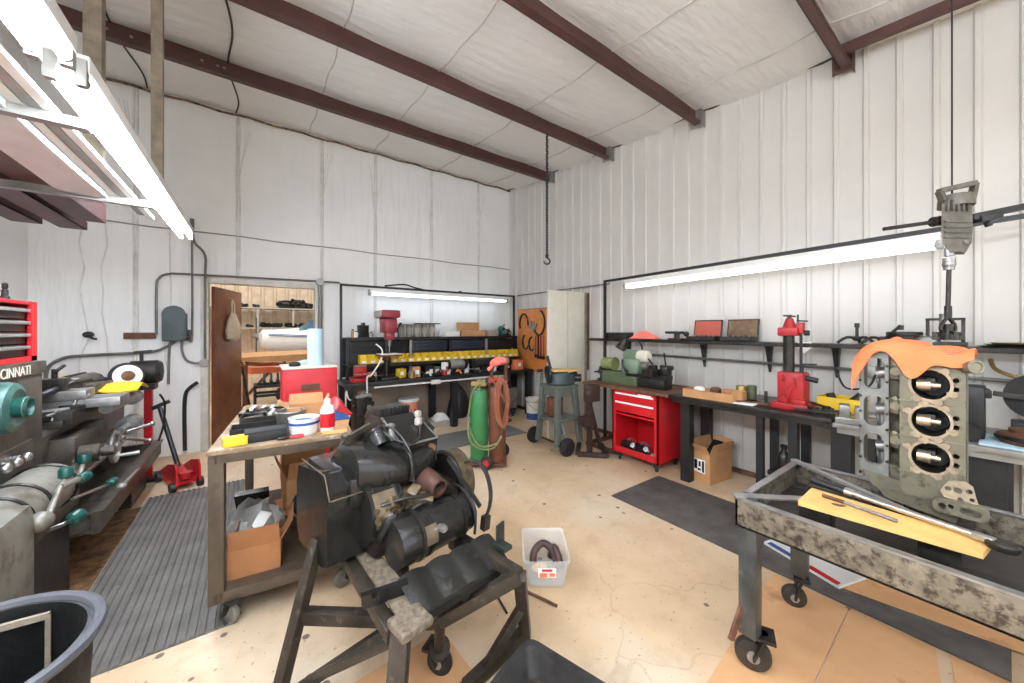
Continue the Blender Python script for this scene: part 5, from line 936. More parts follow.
b = MB(); b.box(q + V((0, -.38, .2)), (.10, .09, .11), 0, .015); b.cyl(q + V((0, -.32, .24)), q + V((0, -.46, .24)), .025); b.bar(q + V((0, -.38, .25)), q + V((0, -.36, .40)), .012); b.build('tailstock', M['dsteel'], t)
b = MB(); b.tube([q + V((.06, -.05, .42)), q + V((.04, -.03, .50)), q + V((.02, .06, .53)), q + V((-.02, .13, .52))], .01, 8, smooth=5); la = b.build('lamp_arm', M['black'], t); b = MB(); b.cyl(q + V((-.02, .12, .54)), q + V((-.05, .18, .42)), .03, .065, n=20); b.build('lamp_shade', M['dsteel'], la)
b = MB(); b.tube([q + V((-.11, .1, .3)), q + V((-.13, .08, .22)), q + V((-.11, .02, .16))], .012, 8, smooth=3); b.build('belt_lever', M['black'], t)
for k, (u, m, h, lb) in enumerate(((600, 'dsteel', .17, 'dark vise jaw tool at the left end of the brown topped bench'), (594, 'black', .12, 'black clamp at the extreme left of the brown topped bench'))):
    q2 = V((3.62, 2.98 + .08 * k, BZ - .004)); tt = thing('small_vise', lb, 'vise', q2, 0, 'small vises on the brown bench'); b = MB(); b.cyl(q2, q2 + V((0, 0, .03)), .05); b.cyl(q2, q2 + V((0, 0, h)), .018); b.build('base', M[m], tt); b = MB(); b.box(q2 + V((0, 0, h)), (.12, .06, .05), .4 * k, .008); b.cyl(q2 + V((-.08, 0, h)), q2 + V((-.13, .0, h)), .01); b.ell(q2 + V((.03, .02, h + .04)), (.035, .03, .03)); b.build('jaw', M['black'], tt)
# parts on the main bench
def tray_box(lb, u, x, w, d, h, m, yaw=0, cat='box'):
    q = ab(u, x); t = thing('parts_box', lb, cat, q, yaw); R = Matrix.Rotation(yaw, 3, 'Z'); b = MB()
    for c_, s_ in (((0, 0, .004), (w, d, .008)), ((-w / 2, 0, h / 2), (.008, d, h)), ((w / 2, 0, h / 2), (.008, d, h)), ((0, -d / 2, h / 2), (w, .008, h)), ((0, d / 2, h / 2), (w, .008, h))): b.box(q + R @ V(c_), s_, yaw)
    b.build('body', M[m], t); return t, q
t, q = tray_box('low cardboard tray with printed side holding parts on the dark workbench', 712, 3.5, .22, .44, .075, 'card')
b = MB()
for k, (w_, o_) in enumerate(((.02, 0), (.03, .03), (.012, .058), (.03, .083), (.024, .117))): b.box(q + V((-.1125, .09 - o_, .04)), (.002, w_, .026 - .006 * (k % 2)), 0)
b.build('printing', M['rust'], t)
for k, (dx, dy, m, lb) in enumerate(((-.04, .1, 'white', 'white canister lying in the printed cardboard tray'), (.03, -.02, 'rust', 'rusty round part in the middle of the printed cardboard tray'), (.0, -.14, 'card2', 'brown cylinder at the right in the printed cardboard tray'))):
    b = MB(); c_ = q + V((dx, dy, .008)); b.rev([(.045, 0), (.048, .01), (.048, .08), (.03, .095), (0, .095)], c_, n=20); tag(b.build('canister', M[m]), lb, 'canister', 'parts in the printed tray')
t, q = tray_box('small yellow brown box on the dark workbench right of the printed tray', 734, 3.55, .14, .16, .09, 'card', .1)
b = MB(); q = ab(742, 3.8); b.rev([(.05, 0), (.05, .10), (.045, .11), (0, .11)], q, n=20); tag(b.build('tin', M['brass']), 'brass coloured tin standing at the back of the dark workbench', 'tin')
b = MB(); q = ab(747, 3.76); b.rev([(.04, 0), (.04, .12), (.03, .13), (0, .13)], q + V((0, -.04, 0)), n=20); tag(b.build('tin', M['olive']), 'olive tin standing beside the brass tin at the back of the dark workbench', 'tin')
names = [('flat paper lying near the front of the dark workbench', 'paper_sheet', 'paper'), ('rusty wrench lying on the dark workbench before the red press', 'wrench', 'rust'), ('bright steel strip lying on the dark workbench', 'metal_strip', 'steel'), ('orange brown plate lying on the dark workbench', 'plate', 'card2')]
for k, (lb, n, m) in enumerate(names):
    q = ab((742, 756, 752, 748)[k], (3.45, 3.52, 3.62, 3.58)[k]); b = MB()
    if k == 1: b.bar(q + V((-.05, .12, .012)), q + V((.02, -.10, .012)), .025, .02, .004); b.cyl(q + V((-.05, .12, 0)), q + V((-.05, .12, .024)), .03, n=16)
    else: b.box(q + V((0, 0, .006)), (.1, .2, .01), .3 * k, .001)
    tag(b.build(n, M[m]), lb, n.split('_')[0])
b = MB(); q = ab(766, 3.55); b.cyl(q, q + V((0, 0, .12)), .012); b.cyl(q, q + V((0, 0, .02)), .03); tag(b.build('peg', M['dsteel']), 'short upright dark pin on the dark workbench left of the red press', 'pin')
# red press
q = ab(793, 3.60); t = thing('bench_press', 'red bench press with tall dark column and red head', 'press', q)
b = MB(); b.box(q + V((0, 0, .025)), (.26, .30, .05), 0, .012); b.box(q + V((.01, 0, .17)), (.19, .22, .26), 0, .018); b.build('base_casting', M['red2'], t)
b = MB()
for dy, dz in ((-.07, .07), (.04, .08), (-.03, .2), (.07, .25), (-.09, .26)): b.cyl(q + V((-.08, dy, dz)), q + V((-.115, dy, dz)), .025, n=16)
b.box(q + V((-.09, -.0, .15)), (.03, .03, .22), (.25, 0, 0), .008); b.box(q + V((-.09, -.08, .06)), (.06, .10, .06), 0, .015); b.build('valve_block', M['red2'], t)
b = MB(); b.cyl(q + V((0, .035, .30)), q + V((0, .035, .62)), .047, n=24); b.build('column', M['dsteel'], t); b = MB(); b.cyl(q + V((0, -.065, .28)), q + V((0, -.065, .63)), .012); b.build('guide_rod', M['black'], t)
b = MB(); b.box(q + V((0, .03, .63)), (.13, .17, .07), 0, .015); b.cyl(q + V((0, .03, .66)), q + V((0, .03, .74)), .06, .03, n=20); b.box(q + V((0, -.06, .66)), (.07, .06, .09), 0, .01); b.build('head', M['red2'], t)
b = MB(); b.cyl(q + V((0, .03, .73)), q + V((0, .03, .77)), .018); b.bar(q + V((0, -.02, .755)), q + V((0, .08, .765)), .014); b.cyl(q + V((0, -.04, .7)), q + V((0, -.04, .77)), .008); b.bar(q + V((0, -.03, .72)), q + V((0, -.12, .715)), .012); b.cyl(q + V((0, -.09, .62)), q + V((0, -.13, .62)), .022); b.build('valve_wheel', M['black'], t)
b = MB(); b.bar(q + V((-.05, -.09, .27)), q + V((-.05, -.09, .37)), .016); b.bar(q + V((-.05, -.07, .37)), q + V((-.05, -.20, .375)), .010); b.build('pump_handle', M['black'], t)
b = MB(); b.cyl(q + V((-.02, -.1, .26)), q + V((-.02, -.2, .245)), .022); b.build('hose_end', M['black'], t); t.scale = (.85, .82, 1)
# right of the press
t, q = tray_box('yellow plastic tub with parts on the workbench behind the engine block', 842, 3.80, .2, .26, .11, 'yellow')
b = MB(); b.cyl(q + V((0, -.05, .05)), q + V((.02, -.12, .13)), .04); b.cyl(q + V((0, .05, .05)), q + V((.03, .08, .12)), .03); b.box(q + V((0, 0, .04)), (.14, .2, .06)); tag(b.build('machine_part', M['dsteel']), 'dark parts heaped inside the yellow tub', 'parts')
for k, (u, x, lb) in enumerate(((818, 3.5, 'dark folding clamp lying on the workbench just right of the red press'), (830, 3.62, 'dark bar clamp lying on the workbench before the yellow tub'))):
    q = ab(u, x); b = MB(); b.bar(q + V((-.02, .14, .02)), q + V((.0, -.12, .02)), .03, .02, .004); b.bar(q + V((0, -.02, .03)), q + V((.02, .12, .06)), .022, .016, .003); b.cyl(q + V((0, .02, 0)), q + V((0, .02, .05)), .025); tag(b.build('clamp', M['dsteel']), lb, 'clamp')
q = ab(850, 3.48, BZ - .019); t = thing('machine_vise', 'dull grey vise on the workbench hidden partly by the engine block', 'vise', q); b = MB(); b.box(q + V((0, 0, .02)), (.16, .16, .04), .2, .006); b.box(q + V((0, .03, .08)), (.12, .06, .09), .2, .01); b.build('body', M['steel'], t); b = MB(); b.box(q + V((0, -.05, .08)), (.12, .05, .08), .2, .01); b.cyl(q + V((0, -.1, .06)), q + V((0, -.2, .06)), .012); b.build('jaw', M['galv'], t)
Bq = BZ - .019
q = V((3.62, .14, Bq)); t = thing('bench_machine', 'tall black machine on the workbench just right of the engine block', 'machine', q); b = MB(); b.box(q + V((0, 0, .16)), (.2, .12, .32), 0, .012); b.build('body', M['black'], t); b = MB(); b.box(q + V((-.02, -.05, .28)), (.12, .06, .05), .1, .008); b.cyl(q + V((-.1, 0, .05)), q + V((-.16, 0, .05)), .05, n=20); b.build('head', M['dsteel'], t)
b = MB(); b.span((3.40, -.28, Bq), (3.75, .10, Bq + .012), .003); tag(b.build('glass_sheet', M['lblue']), 'pale blue sheet lying on the workbench at the right frame edge', 'sheet')
q = V((3.58, -.10, Bq + .0125)); t = thing('turntable', 'dark round turntable fixture on the pale blue sheet', 'turntable', q); b = MB(); b.rev([(.13, 0), (.14, .02), (.14, .05), (.10, .06), (.10, .08), (.05, .085), (0, .085)], q, n=30); b.build('table', M['rust'], t); b = MB(); b.rev([(.142, .02), (.15, .025), (.15, .04), (.142, .045)], q, n=30); b.build('rim', M['dsteel'], t)
q = V((3.78, -.10, Bq + .0125)); t = thing('wheel_stand', 'black upright wheel machine behind the turntable at the right frame edge', 'machine', q)
q = V((3.85, -.12, Bq)); t.location = q; b = MB(); b.box(q + V((0, 0, .05)), (.16, .22, .10), 0, .01); b.span(q + V((-.03, -.05, .1)), q + V((.03, .05, .42)), .008); b.build('base', M['black'], t); b = MB(); b.cyl(q + V((-.06, 0, .26)), q + V((-.02, 0, .26)), .14, n=30); b.build('wheel', M['blk2'], t); b = MB(); b.bar(q + V((-.05, .0, .25)), q + V((-.12, .17, .27)), .03); b.build('arm', M['dsteel'], t)
t = thing('under_bench_cabinet', 'black cabinet hanging under the workbench right of the engine block', 'cabinet', (3.58, .15, .42)); b = MB(); b.span((3.42, -.02, .42), (3.9, .28, .80), .01); b.build('body', M['black'], t); b = MB(); b.span((3.412, 0, .44), (3.42, .26, .78), .003); b.build('door', M['blk2'], t)
t = thing('crate', 'black plastic crate on the floor under the dark workbench', 'crate', (3.73, 1.16, 0)); b = MB(); b.span((3.54, 1.03, 0), (3.95, 1.19, .30), .008); b.build('body', M['black'], t); b = MB(); b.span((3.53, 1.025, .28), (3.96, 1.195, .31), .004); b.build('rim', M['blk2'], t)
q = V((3.61, 1.10, .311)); t = thing('oil_bottle', 'dark narrow necked bottle standing on the black crate under the workbench', 'bottle', q); b = MB(); b.rev([(.045, 0), (.048, .01), (.048, .11), (.035, .15), (.02, .17), (.018, .20)], q, n=22); b.build('body', M['dsteel'], t); b = MB(); b.rev([(.022, .195), (.026, .2), (.026, .22), (.012, .225)], q, n=16); b.build('cap', M['black'], t)


# cardboard box on the floor with white label
q = V((3.745, 1.755, 0)); t = thing('cardboard_box', 'tall cardboard box with black and white label on the floor under the dark workbench', 'box', q)
carton(t, q, .36, .20, .30, -.12, 'card', (.7, .25, .35, .2), .9)
R = Matrix.Rotation(-.12, 3, 'Z'); b = MB(); b.box(q + R @ V((-.1835, .005, .16)), (.002, .12, .13), -.12); lb_ = b.build('label', M['paper'], t)
b = MB()
for dy, dz, w, h in ((.035, .01, .03, .09), (-.005, .02, .02, .05), (-.04, 0, .022, .11), (.0, -.035, .03, .02)): b.box(q + R @ V((-.1852, .005 + dy, .16 + dz)), (.002, w, h), -.12)
b.build('label_print', M['black'], lb_)
b = MB(); b.bar(q + V((-.1, .02, .16)), q + V((.12, -.02, .36)), .10, .02); tag(b.build('black_panel', M['black']), 'black panel poking out of the tall cardboard box', 'panel')
# ---------------------------------------------------------------- tall red chest behind the rolling table, with the paper roll
t = thing('tool_chest', 'tall bright red steel chest behind the rolling table with a dark recessed handle', 'tool chest', (.435, 4.1, 0))
b = MB(); b.span((.205, 3.90, .0), (.665, 4.32, 1.14), .012); b.build('body', M['red'], t)
b = MB(); b.span((.22, 3.892, .12), (.65, 3.90, 1.11), .004); d_ = b.build('door', M['red'], t); b = MB(); b.span((.35, 3.885, .93), (.51, 3.892, .985), .003); b.span((.352, 3.878, .928), (.508, 3.886, .938)); b.build('recessed_handle', M['rust'], d_)
b = MB(); b.span((.20, 3.89, 1.13), (.67, 4.33, 1.15), .006); b.build('top_lid', M['cream'], t)
t = thing('paper_towel_roll', 'tall pale blue paper towel roll standing on the red chest', 'paper roll', (.49, 4.05, 1.151))
b = MB(); b.rev([(.018, 0), (.068, 0), (.070, .01), (.070, .35), (.068, .36), (.018, .36)], (.49, 4.05, 1.151), n=36); b.torus((.49, 4.05, 1.511), (0, 0, 1), .045, .003); b.build('paper', M['lblue'], t); b = MB(); b.rev([(.018, .005), (.022, .005), (.022, .362), (.018, .362)], (.49, 4.05, 1.151), n=20); b.build('core', M['card'], t)
b = MB(); b.cyl((.31, 4.02, 1.151), (.31, 4.02, 1.17), .05, n=20); b.ell((.31, 4.02, 1.175), (.05, .04, .02)); tag(b.build('hand_pad', M['dsteel']), 'dark oval pad lying on the red chest beside the paper roll', 'pad')
# ---------------------------------------------------------------- back workbench
BB = .80
t = thing('workbench', 'long black workbench along the white back wall', 'workbench', (2.4, 5.3, 0))
b = MB(); b.span((.94, 4.98, BB - .05), (4.05, 5.56, BB), .003); b.build('bench_top', M['black'], t)
for x, y in ((1.0, 5.03), (2.52, 5.05), (3.98, 5.03), (1.0, 5.5), (2.35, 5.5), (4.0, 5.5)): b = MB(); b.span((x - .045, y - .045, 0), (x + .045, y + .045, BB - .05)); b.build('leg', M['black'], t)
b = MB(); b.tube([(1.3, 4.975, BB - .075), (3.4, 4.975, BB - .07)], .012, 8); b.box((2.18, 4.97, BB - .07), (.14, .05, .06), 0, .005); b.build('cable_tray', M['white'], t)
b = MB(); b.span((1.10, 5.60, .0), (3.12, 5.625, .72), .002); tag(b.build('board', mat('brown grey board', (150, 132, 114), .7, 0, .12, 3)), 'wide brown grey board leaning on the wall under the back workbench', 'board')
t = thing('low_platform', 'low wooden plank platform on the floor under the back workbench', 'platform', (2.5, 5.25, 0)); b = MB(); b.span((1.5, 5.11, 0), (3.0, 5.45, .09), .004); b.build('plank', M['wgrey'], t)
t = thing('light_gantry', 'black steel frame over the back workbench carrying the light', 'frame', (2.5, 5.52, 0))
b = MB(); b.span((.985, 5.57, 0), (1.015, 5.60, 2.16)); b.build('post', M['black'], t); b = MB(); b.span((4.05, 5.57, 0), (4.08, 5.60, 2.16)); b.build('post', M['black'], t); b = MB(); b.bar((.99, 5.585, 2.15), (4.07, 5.585, 2.15), .03); b.build('rail', M['black'], t)
b = MB(); b.tube([(1.6, 5.53, 2.17), (1.9, 5.52, 2.21), (2.1, 5.53, 2.17), (2.6, 5.52, 2.10), (2.9, 5.54, 2.17), (1.5, 5.53, 2.13)][:5], .012, 8, smooth=5); b.build('cable', M['blk2'], t)
strip_light('hanging_light', 'fluorescent tube hanging under the black frame over the back workbench', (1.38, 5.55, 2.04), (3.86, 5.55, 2.04), None, 2, False, 'btube', True)
# shelves over the bench
t = thing('shelf_unit', 'black shelf unit standing on the back workbench', 'shelf', (2.4, 5.45, BB))
b = MB(); b.span((1.04, 5.36, 1.375), (3.98, 5.74, 1.39)); b.span((1.04, 5.355, 1.35), (3.98, 5.365, 1.392)); b.build('upper_board', M['dsteel'], t)
b = MB(); b.span((1.04, 5.28, 1.0), (3.98, 5.74, 1.015)); b.span((1.04, 5.275, .97), (3.98, 5.285, 1.018)); b.build('lower_board', M['dsteel'], t)
for x in (1.05, 1.95, 2.62, 3.32, 3.97): b = MB(); b.span((x - .02, 5.38, BB + .001), (x + .02, 5.41, 1.375)); b.build('upright', M['galv' if x in (1.95, 3.32) else 'black'], t)
b = MB(); b.span((1.04, 5.735, BB + .001), (3.98, 5.745, 1.39)); b.build('back_panel', M['black'], t)
for k, (xa, xb) in enumerate(((1.09, 1.92), (1.98, 2.59), (2.65, 3.29), (3.35, 3.94))):
    tt = thing('drawer_cabinet', ('brown black slatted cabinet at the left end of the black shelf unit', 'dark blue drawer cabinet on the black shelf unit just right of the drill press', 'dark blue drawer cabinet in the right middle of the black shelf unit', 'plain black cabinet at the right end of the black shelf unit')[k], 'cabinet', ((xa + xb) / 2, 5.55, 1.016), 0, 'cabinets on the shelf unit')
    b = MB(); b.span((xa, 5.42, 1.175), (xb, 5.70, 1.34), .003); b.span((xa + .02, 5.46, 1.016), (xb - .02, 5.70, 1.176)); b.build('body', M['black'], tt)
    for j in range(3): b = MB(); b.span((xa + .015, 5.408, 1.18 + .052 * j), (xb - .015, 5.42, 1.225 + .052 * j), .003); b.build('drawer', (M['blk2'], mat('navy drawer', (34, 42, 58), .4), M['black'])[0 if k in (0,) else 1 if k < 3 else 2], tt)
# yellow parts bins, each its own
def ybin(lb, q, w, d, h):
    t = thing('parts_bin', lb, 'bin', q, 0, 'yellow parts bins'); o = V(q); e = .004
    b = MB(); b.span(o, o + V((w, d, e)))
    for x in (0, w - e): b.plate([(0, 0), (d, 0), (d, h), (d * .35, h), (0, h * .5)], [], o + V((x, 0, 0)), (0, 1, 0), (0, 0, 1), (e, 0, 0))
    b.span(o, o + V((w, e, h * .5))); b.span(o + V((0, d - e, 0)), o + V((w, d, h))); b.build('body', M['yellow'], t)
    b = MB(); b.span(o + V((w * .25, -.003, h * .1)), o + V((w * .75, 0, h * .35))); b.build('label', M['paper'], t)
    return t
nb = 19; xw = (3.96 - 1.62) / nb
ords = ['first', 'second', 'third', 'fourth', 'fifth', 'sixth', 'seventh', 'eighth', 'ninth', 'tenth', 'eleventh', 'twelfth', 'thirteenth', 'fourteenth', 'fifteenth', 'sixteenth', 'seventeenth', 'eighteenth', 'nineteenth']
yb0 = None
for k in range(nb):
    lb = ('first yellow parts bin, right of the drill press table, on the shelf edge' if k == 0 else 'last yellow parts bin at the right end of the long row' if k == nb - 1 else '%s yellow parts bin from the drill press in the long row' % ords[k])
    q = (1.62 + xw * k, 5.29, 1.0185)
    if yb0 is None: yb0 = ybin(lb, q, xw - .006, .12, .125)
    else: dup(yb0, q, 0, lb)
for k, x in enumerate((1.19, 1.31, 1.42)): dup(yb0, (x, 5.29, 1.0185), 0, ('leftmost yellow parts bin left of the drill press column', 'middle yellow parts bin left of the drill press column', 'yellow parts bin touching the drill press column on its left')[k])
# things on top of the shelf unit
ST = 1.3925
cans = []
for k in range(5):
    x = 1.83 + .125 * k; h = .20 + .012 * (k % 2); q = V((x, 5.47, ST)); lb = ('leftmost dull paint can on the shelf unit, beside the drill press head', 'second paint can from the drill press on the shelf unit', 'middle paint can of the five on the shelf unit', 'fourth paint can from the drill press on the shelf unit', 'rightmost paint can of the five on the shelf unit')[k]
    if not cans:
        tt = thing('paint_can', lb, 'can', q, 0, 'paint cans on the shelf unit'); b = MB(); b.rev([(.052, 0), (.056, .004), (.056, .012), (.053, .016), (.053, .185), (.056, .19), (.056, .198), (.048, .2), (.046, .194), (0, .194)], q, n=26); b.build('body', M['galv'], tt); b = MB(); b.rev([(.0535, .05), (.0545, .05), (.0545, .15), (.0535, .15)], q, n=26); b.build('label', M['olive'] if 0 else M['wgrey'], tt); cans.append(tt)
    else: cans.append(dup(cans[0], q, k * 1.1, lb))
b = MB(); b.span((2.06, 5.39, 1.594), (2.45, 5.55, 1.61), .003); tag(b.build('lid_board', M['dsteel']), 'thin dark board lying across the tops of the paint cans', 'board')
def obox(lb, n, x, y, z, w, d, h, m, yaw=0, cat='box', lid=True, grp=None):
    t = thing(n, lb, cat, (x, y, z), yaw, grp); b = MB(); b.box((x, y, z + h / 2), (w, d, h), yaw, .004); b.build('body', M[m], t)
    if lid: b = MB(); b.box((x, y, z + h), (w + .006, d + .006, .012), yaw, .003); b.build('lid', M[m], t)
    return t
obox('dark square can with narrow neck left of the drill press on the shelf unit', 'oil_can', 1.28, 5.5, ST, .13, .10, .17, 'dsteel', .2, 'can')
b = MB(); b.cyl((1.28, 5.5, ST + .176), (1.28, 5.5, ST + .215), .03, n=14); tag(b.build('can_cap', M['black']), 'black cap sitting on the dark square can', 'cap')
for k, (x, h, r, m, lb) in enumerate(((1.13, .12, .02, 'card', 'small tan bottle at the left end of the shelf unit top'), (1.18, .09, .028, 'paper', 'white jar beside the tan bottle on the shelf unit'), (1.385, .08, .03, 'wgrey', 'grey jar between dark can and drill press on the shelf unit'))):
    q = V((x, 5.47, ST)); tt = thing('jar', lb, 'jar', q, 0, 'jars on the shelf unit'); b = MB(); b.rev([(r, 0), (r, h * .7), (r * .6, h * .85), (r * .6, h * .88)], q, n=18); b.build('body', M[m], tt); b = MB(); b.rev([(r * .65, h * .86), (r * .65, h), (0, h)], q, n=16); b.build('cap', M['black'], tt)
obox('open topped tan carton on the shelf unit, stacked on the flat carton', 'carton', 3.02, 5.52, ST + .102, .34, .2, .13, 'card', .05); obox('flat tan carton under the smaller carton on the shelf unit', 'carton', 3.08, 5.52, ST, .46, .24, .09, 'card', -.05)
obox('white flat parcel on the shelf unit left of the tan cartons', 'parcel', 2.66, 5.5, ST, .28, .2, .08, 'paper', .1); obox('pale pink carton on the shelf unit right of the tan cartons', 'carton', 3.47, 5.5, ST, .22, .2, .10, 'wgrey', .1)
for k, (x, s, m, lb) in enumerate(((3.62, .06, 'dsteel', 'dark gear case part near the right end of the shelf unit top'), (3.74, .10, 'teald', 'dark green machine part standing tallest at the right of the shelf unit'), (3.88, .07, 'dsteel', 'dark machine part at the extreme right of the shelf unit top'))):
    q = V((x, 5.52, ST)); tt = thing('machine_part', lb, 'part', q, 0, 'machine parts on the shelf unit'); b = MB(); b.box(q + V((0, 0, s * .6)), (s * 1.1, s * 1.6, s * 1.2), .3 * k, .01); b.cyl(q + V((0, -s * .5, s * 1.1)), q + V((0, s * .6, s * 1.4)), s * .5, n=16); b.build('body', M[m], tt); b = MB(); b.cyl(q + V((0, -s * .8, s * .7)), q + V((0, -s * 1.2, s * .7)), s * .4, n=14); b.bar(q + V((0, 0, s * 1.5)), q + V((s * .6, 0, s * 2.1)), s * .25); b.build('arm', M['steel'], tt)
# drill press
q = V((1.53, 5.14, BB + .001)); t = thing('drill_press', 'bench drill press with red head and dark column on the back workbench', 'drill press', q)
b = MB(); b.box(q + V((0, -.0, .02)), (.24, .26, .04), 0, .01); b.build('base', M['dsteel'], t); b = MB(); b.cyl(q + V((0, .06, .04)), q + V((0, .06, .90)), .036, n=22); b.build('column', M['dsteel'], t)
b = MB(); b.box(q + V((0, -.04, .345)), (.30, .28, .025), 0, .006); b.cyl(q + V((0, .06, .27)), q + V((0, .06, .35)), .055, n=20); b.build('table', M['maroon'], t); b = MB(); b.box(q + V((0, -.04, .362)), (.28, .26, .008), 0, .002); b.build('table_top', M['paper'], t)
M['mhead'] = mat('maroon head paint', (138, 44, 52), .35, 0, .15)
b = MB(); b.box(q + V((0, -.02, .76)), (.17, .30, .2), 0, .03); b.box(q + V((0, -.06, .62)), (.12, .14, .12), 0, .02); b.build('head', M['mhead'], t); b = MB(); b.box(q + V((-.02, -.04, .92)), (.26, .40, .11), 0, .035); b.build('belt_cover', M['mhead'], t); b = MB(); b.box(q + V((-.125, -.04, .92)), (.08, .36, .09), 0, .03); b.build('cover_front', M['wgrey'], t)
b = MB(); b.cyl(q + V((0, -.07, .46)), q + V((0, -.07, .58)), .022, .03, n=18); b.cyl(q + V((0, -.07, .38)), q + V((0, -.07, .46)), .007); b.build('chuck', M['steel'], t)
b = MB(); b.cyl(q + V((.08, -.06, .7)), q + V((.12, -.06, .7)), .03, n=16)
for a in (.3, 2.4, 4.5): e_ = q + V((.13, -.06 + .13 * math.cos(a), .7 + .13 * math.sin(a))); b.cyl(q + V((.115, -.06, .7)), e_, .007); b.ell(e_, (.018, .018, .018))
b.bar(q + V((.1, .0, .84)), q + V((.17, .0, .95)), .014); b.build('feed_handle', M['black'], t)
b = MB(); b.cyl(q + V((-.0, .17, .8)), q + V((0, .17, .96)), .07, n=20); b.build('motor', M['dsteel'], t)
# red vise
q = V((1.13, 5.10, BB + .001)); t = thing('bench_vise', 'dark red vise bolted at the left end of the back workbench', 'vise', q)
b = MB(); b.box(q + V((0, 0, .03)), (.18, .20, .06), .1, .012); b.box(q + V((.02, .03, .13)), (.14, .12, .16), .1, .015); b.build('body', M['red2'], t); b = MB(); b.box(q + V((.0, -.10, .15)), (.15, .07, .13), .1, .012); b.cyl(q + V((0, -.12, .12)), q + V((.0, -.2, .12)), .018); b.build('moving_jaw', M['red2'], t); b = MB(); b.box(q + V((.02, .0, .215)), (.15, .05, .018), .1); b.cyl(q + V((-.09, -.19, .12)), q + V((.09, -.19, .12)), .008); b.build('jaw_handle', M['galv'], t)
b = MB(); b.tube([aty(376, 344, 5.1), aty(382, 350, 5.05), aty(381, 360, 5.0), aty(372, 374, 4.96), aty(367, 378, 4.95), aty(366, 396, 4.95), aty(350, 400, 4.94), aty(346, 392, 4.95), aty(346, 425, 4.95)], .010, 8, smooth=5); tag(b.build('air_hose', M['paper']), 'thin white hose curling over the left end of the back workbench', 'hose')
# grinder row and clutter on the bench
def motor_tool(lb, x, y, m1, m2, L=.30, r=.075):
    q = V((x, y, BB + .001)); t = thing('bench_grinder', lb, 'grinder', q, 0, 'machines on the back workbench'); b = MB(); b.box(q + V((0, 0, .02)), (L * .7, .14, .04), 0, .008); b.box(q + V((0, 0, .06)), (.09, .09, .06), 0, .01); b.build('base', M[m2], t)
    b = MB(); c = q + V((0, 0, .15)); b.rev([(.03, -L / 2 + .02), (r * .9, -L / 2 + .03), (r, -L / 2 + .06), (r, L / 2 - .06), (r * .9, L / 2 - .03), (.03, L / 2 - .02)], c, (1, 0, 0), 24); b.build('motor', M[m1], t)
    for s in (-1, 1): b = MB(); b.rev([(.02, -.016), (r * 1.05, -.016), (r * 1.1, 0), (r * 1.05, .016), (.02, .016)], c + V((s * L * .5, 0, 0)), (1, 0, 0), 24); b.build('wheel', M[m2], t)
    return t
motor_tool('shiny silver bench grinder on the back workbench behind the green cylinder', 2.62, 5.16, 'galv', 'dsteel'); motor_tool('black bench grinder on the back workbench right of the silver one', 3.12, 5.16, 'black', 'blk2', .34); motor_tool('dark grey bench motor near the right end of the back workbench', 3.52, 5.17, 'wgrey', 'dsteel', .26)
t = thing('drawer_box', 'white topped black drawer box by the right end of the back workbench', 'box', (3.45, 5.09, BB)); bpy.data.objects.remove(t)
obox('orange red small carton at the right end of the back workbench', 'carton', 3.80, 5.12, BB + .001, .16, .14, .16, 'orange', .1); b = MB(); b.box((3.80, 5.045, BB + .09), (.06, .008, .06), .1); tag(b.build('carton_sticker', M['paper']) if 0 else b.build('white_card', M['paper']), 'white card stuck on the orange red carton', 'card')
clut = [(1.30, 'parts_box', 'card', .12, 'tan carton left of the drill press base on the back workbench'), (1.27, 'hand_tool', 'black', .1, 'black tool leaning by the red vise on the back workbench'), (1.75, 'parts_box', 'yellow', .13, 'yellow parts box just right of the drill press base'), (1.86, 'tin', 'brass', .09, 'brassy tin next to the yellow box by the drill press'),
  (1.95, 'parts_box', 'card', .15, 'tall tan box before the pale shelf upright on the back workbench'), (2.05, 'hand_tool', 'white', .1, 'white handled tool lying right of the tall tan box'), (2.14, 'parts_box', 'dsteel', .16, 'dark steel box in the middle left of the back workbench'), (2.22, 'hand_tool', 'black', .1, 'black tool lying before the dark steel box'),
  (2.30, 'parts_box', 'olive', .13, 'green box left of the silver grinder on the back workbench'), (2.38, 'tin', 'red2', .08, 'dark red tin left of the silver grinder on the back workbench'), (2.44, 'parts_box', 'paper', .19, 'white carton standing close left of the silver grinder'), (2.84, 'tin', 'paper', .15, 'white tin between the silver and the black grinder'),
  (2.90, 'hand_tool', 'steel', .1, 'bright tool lying between the silver and the black grinder'), (3.34, 'tin', 'paper', .18, 'pale tin right of the black grinder on the back workbench'), (3.66, 'parts_box', 'dsteel', .10, 'dark box left of the orange red carton on the back workbench'), (2.55, 'hand_tool', 'orange', .1, 'orange handled tool lying before the silver grinder')]
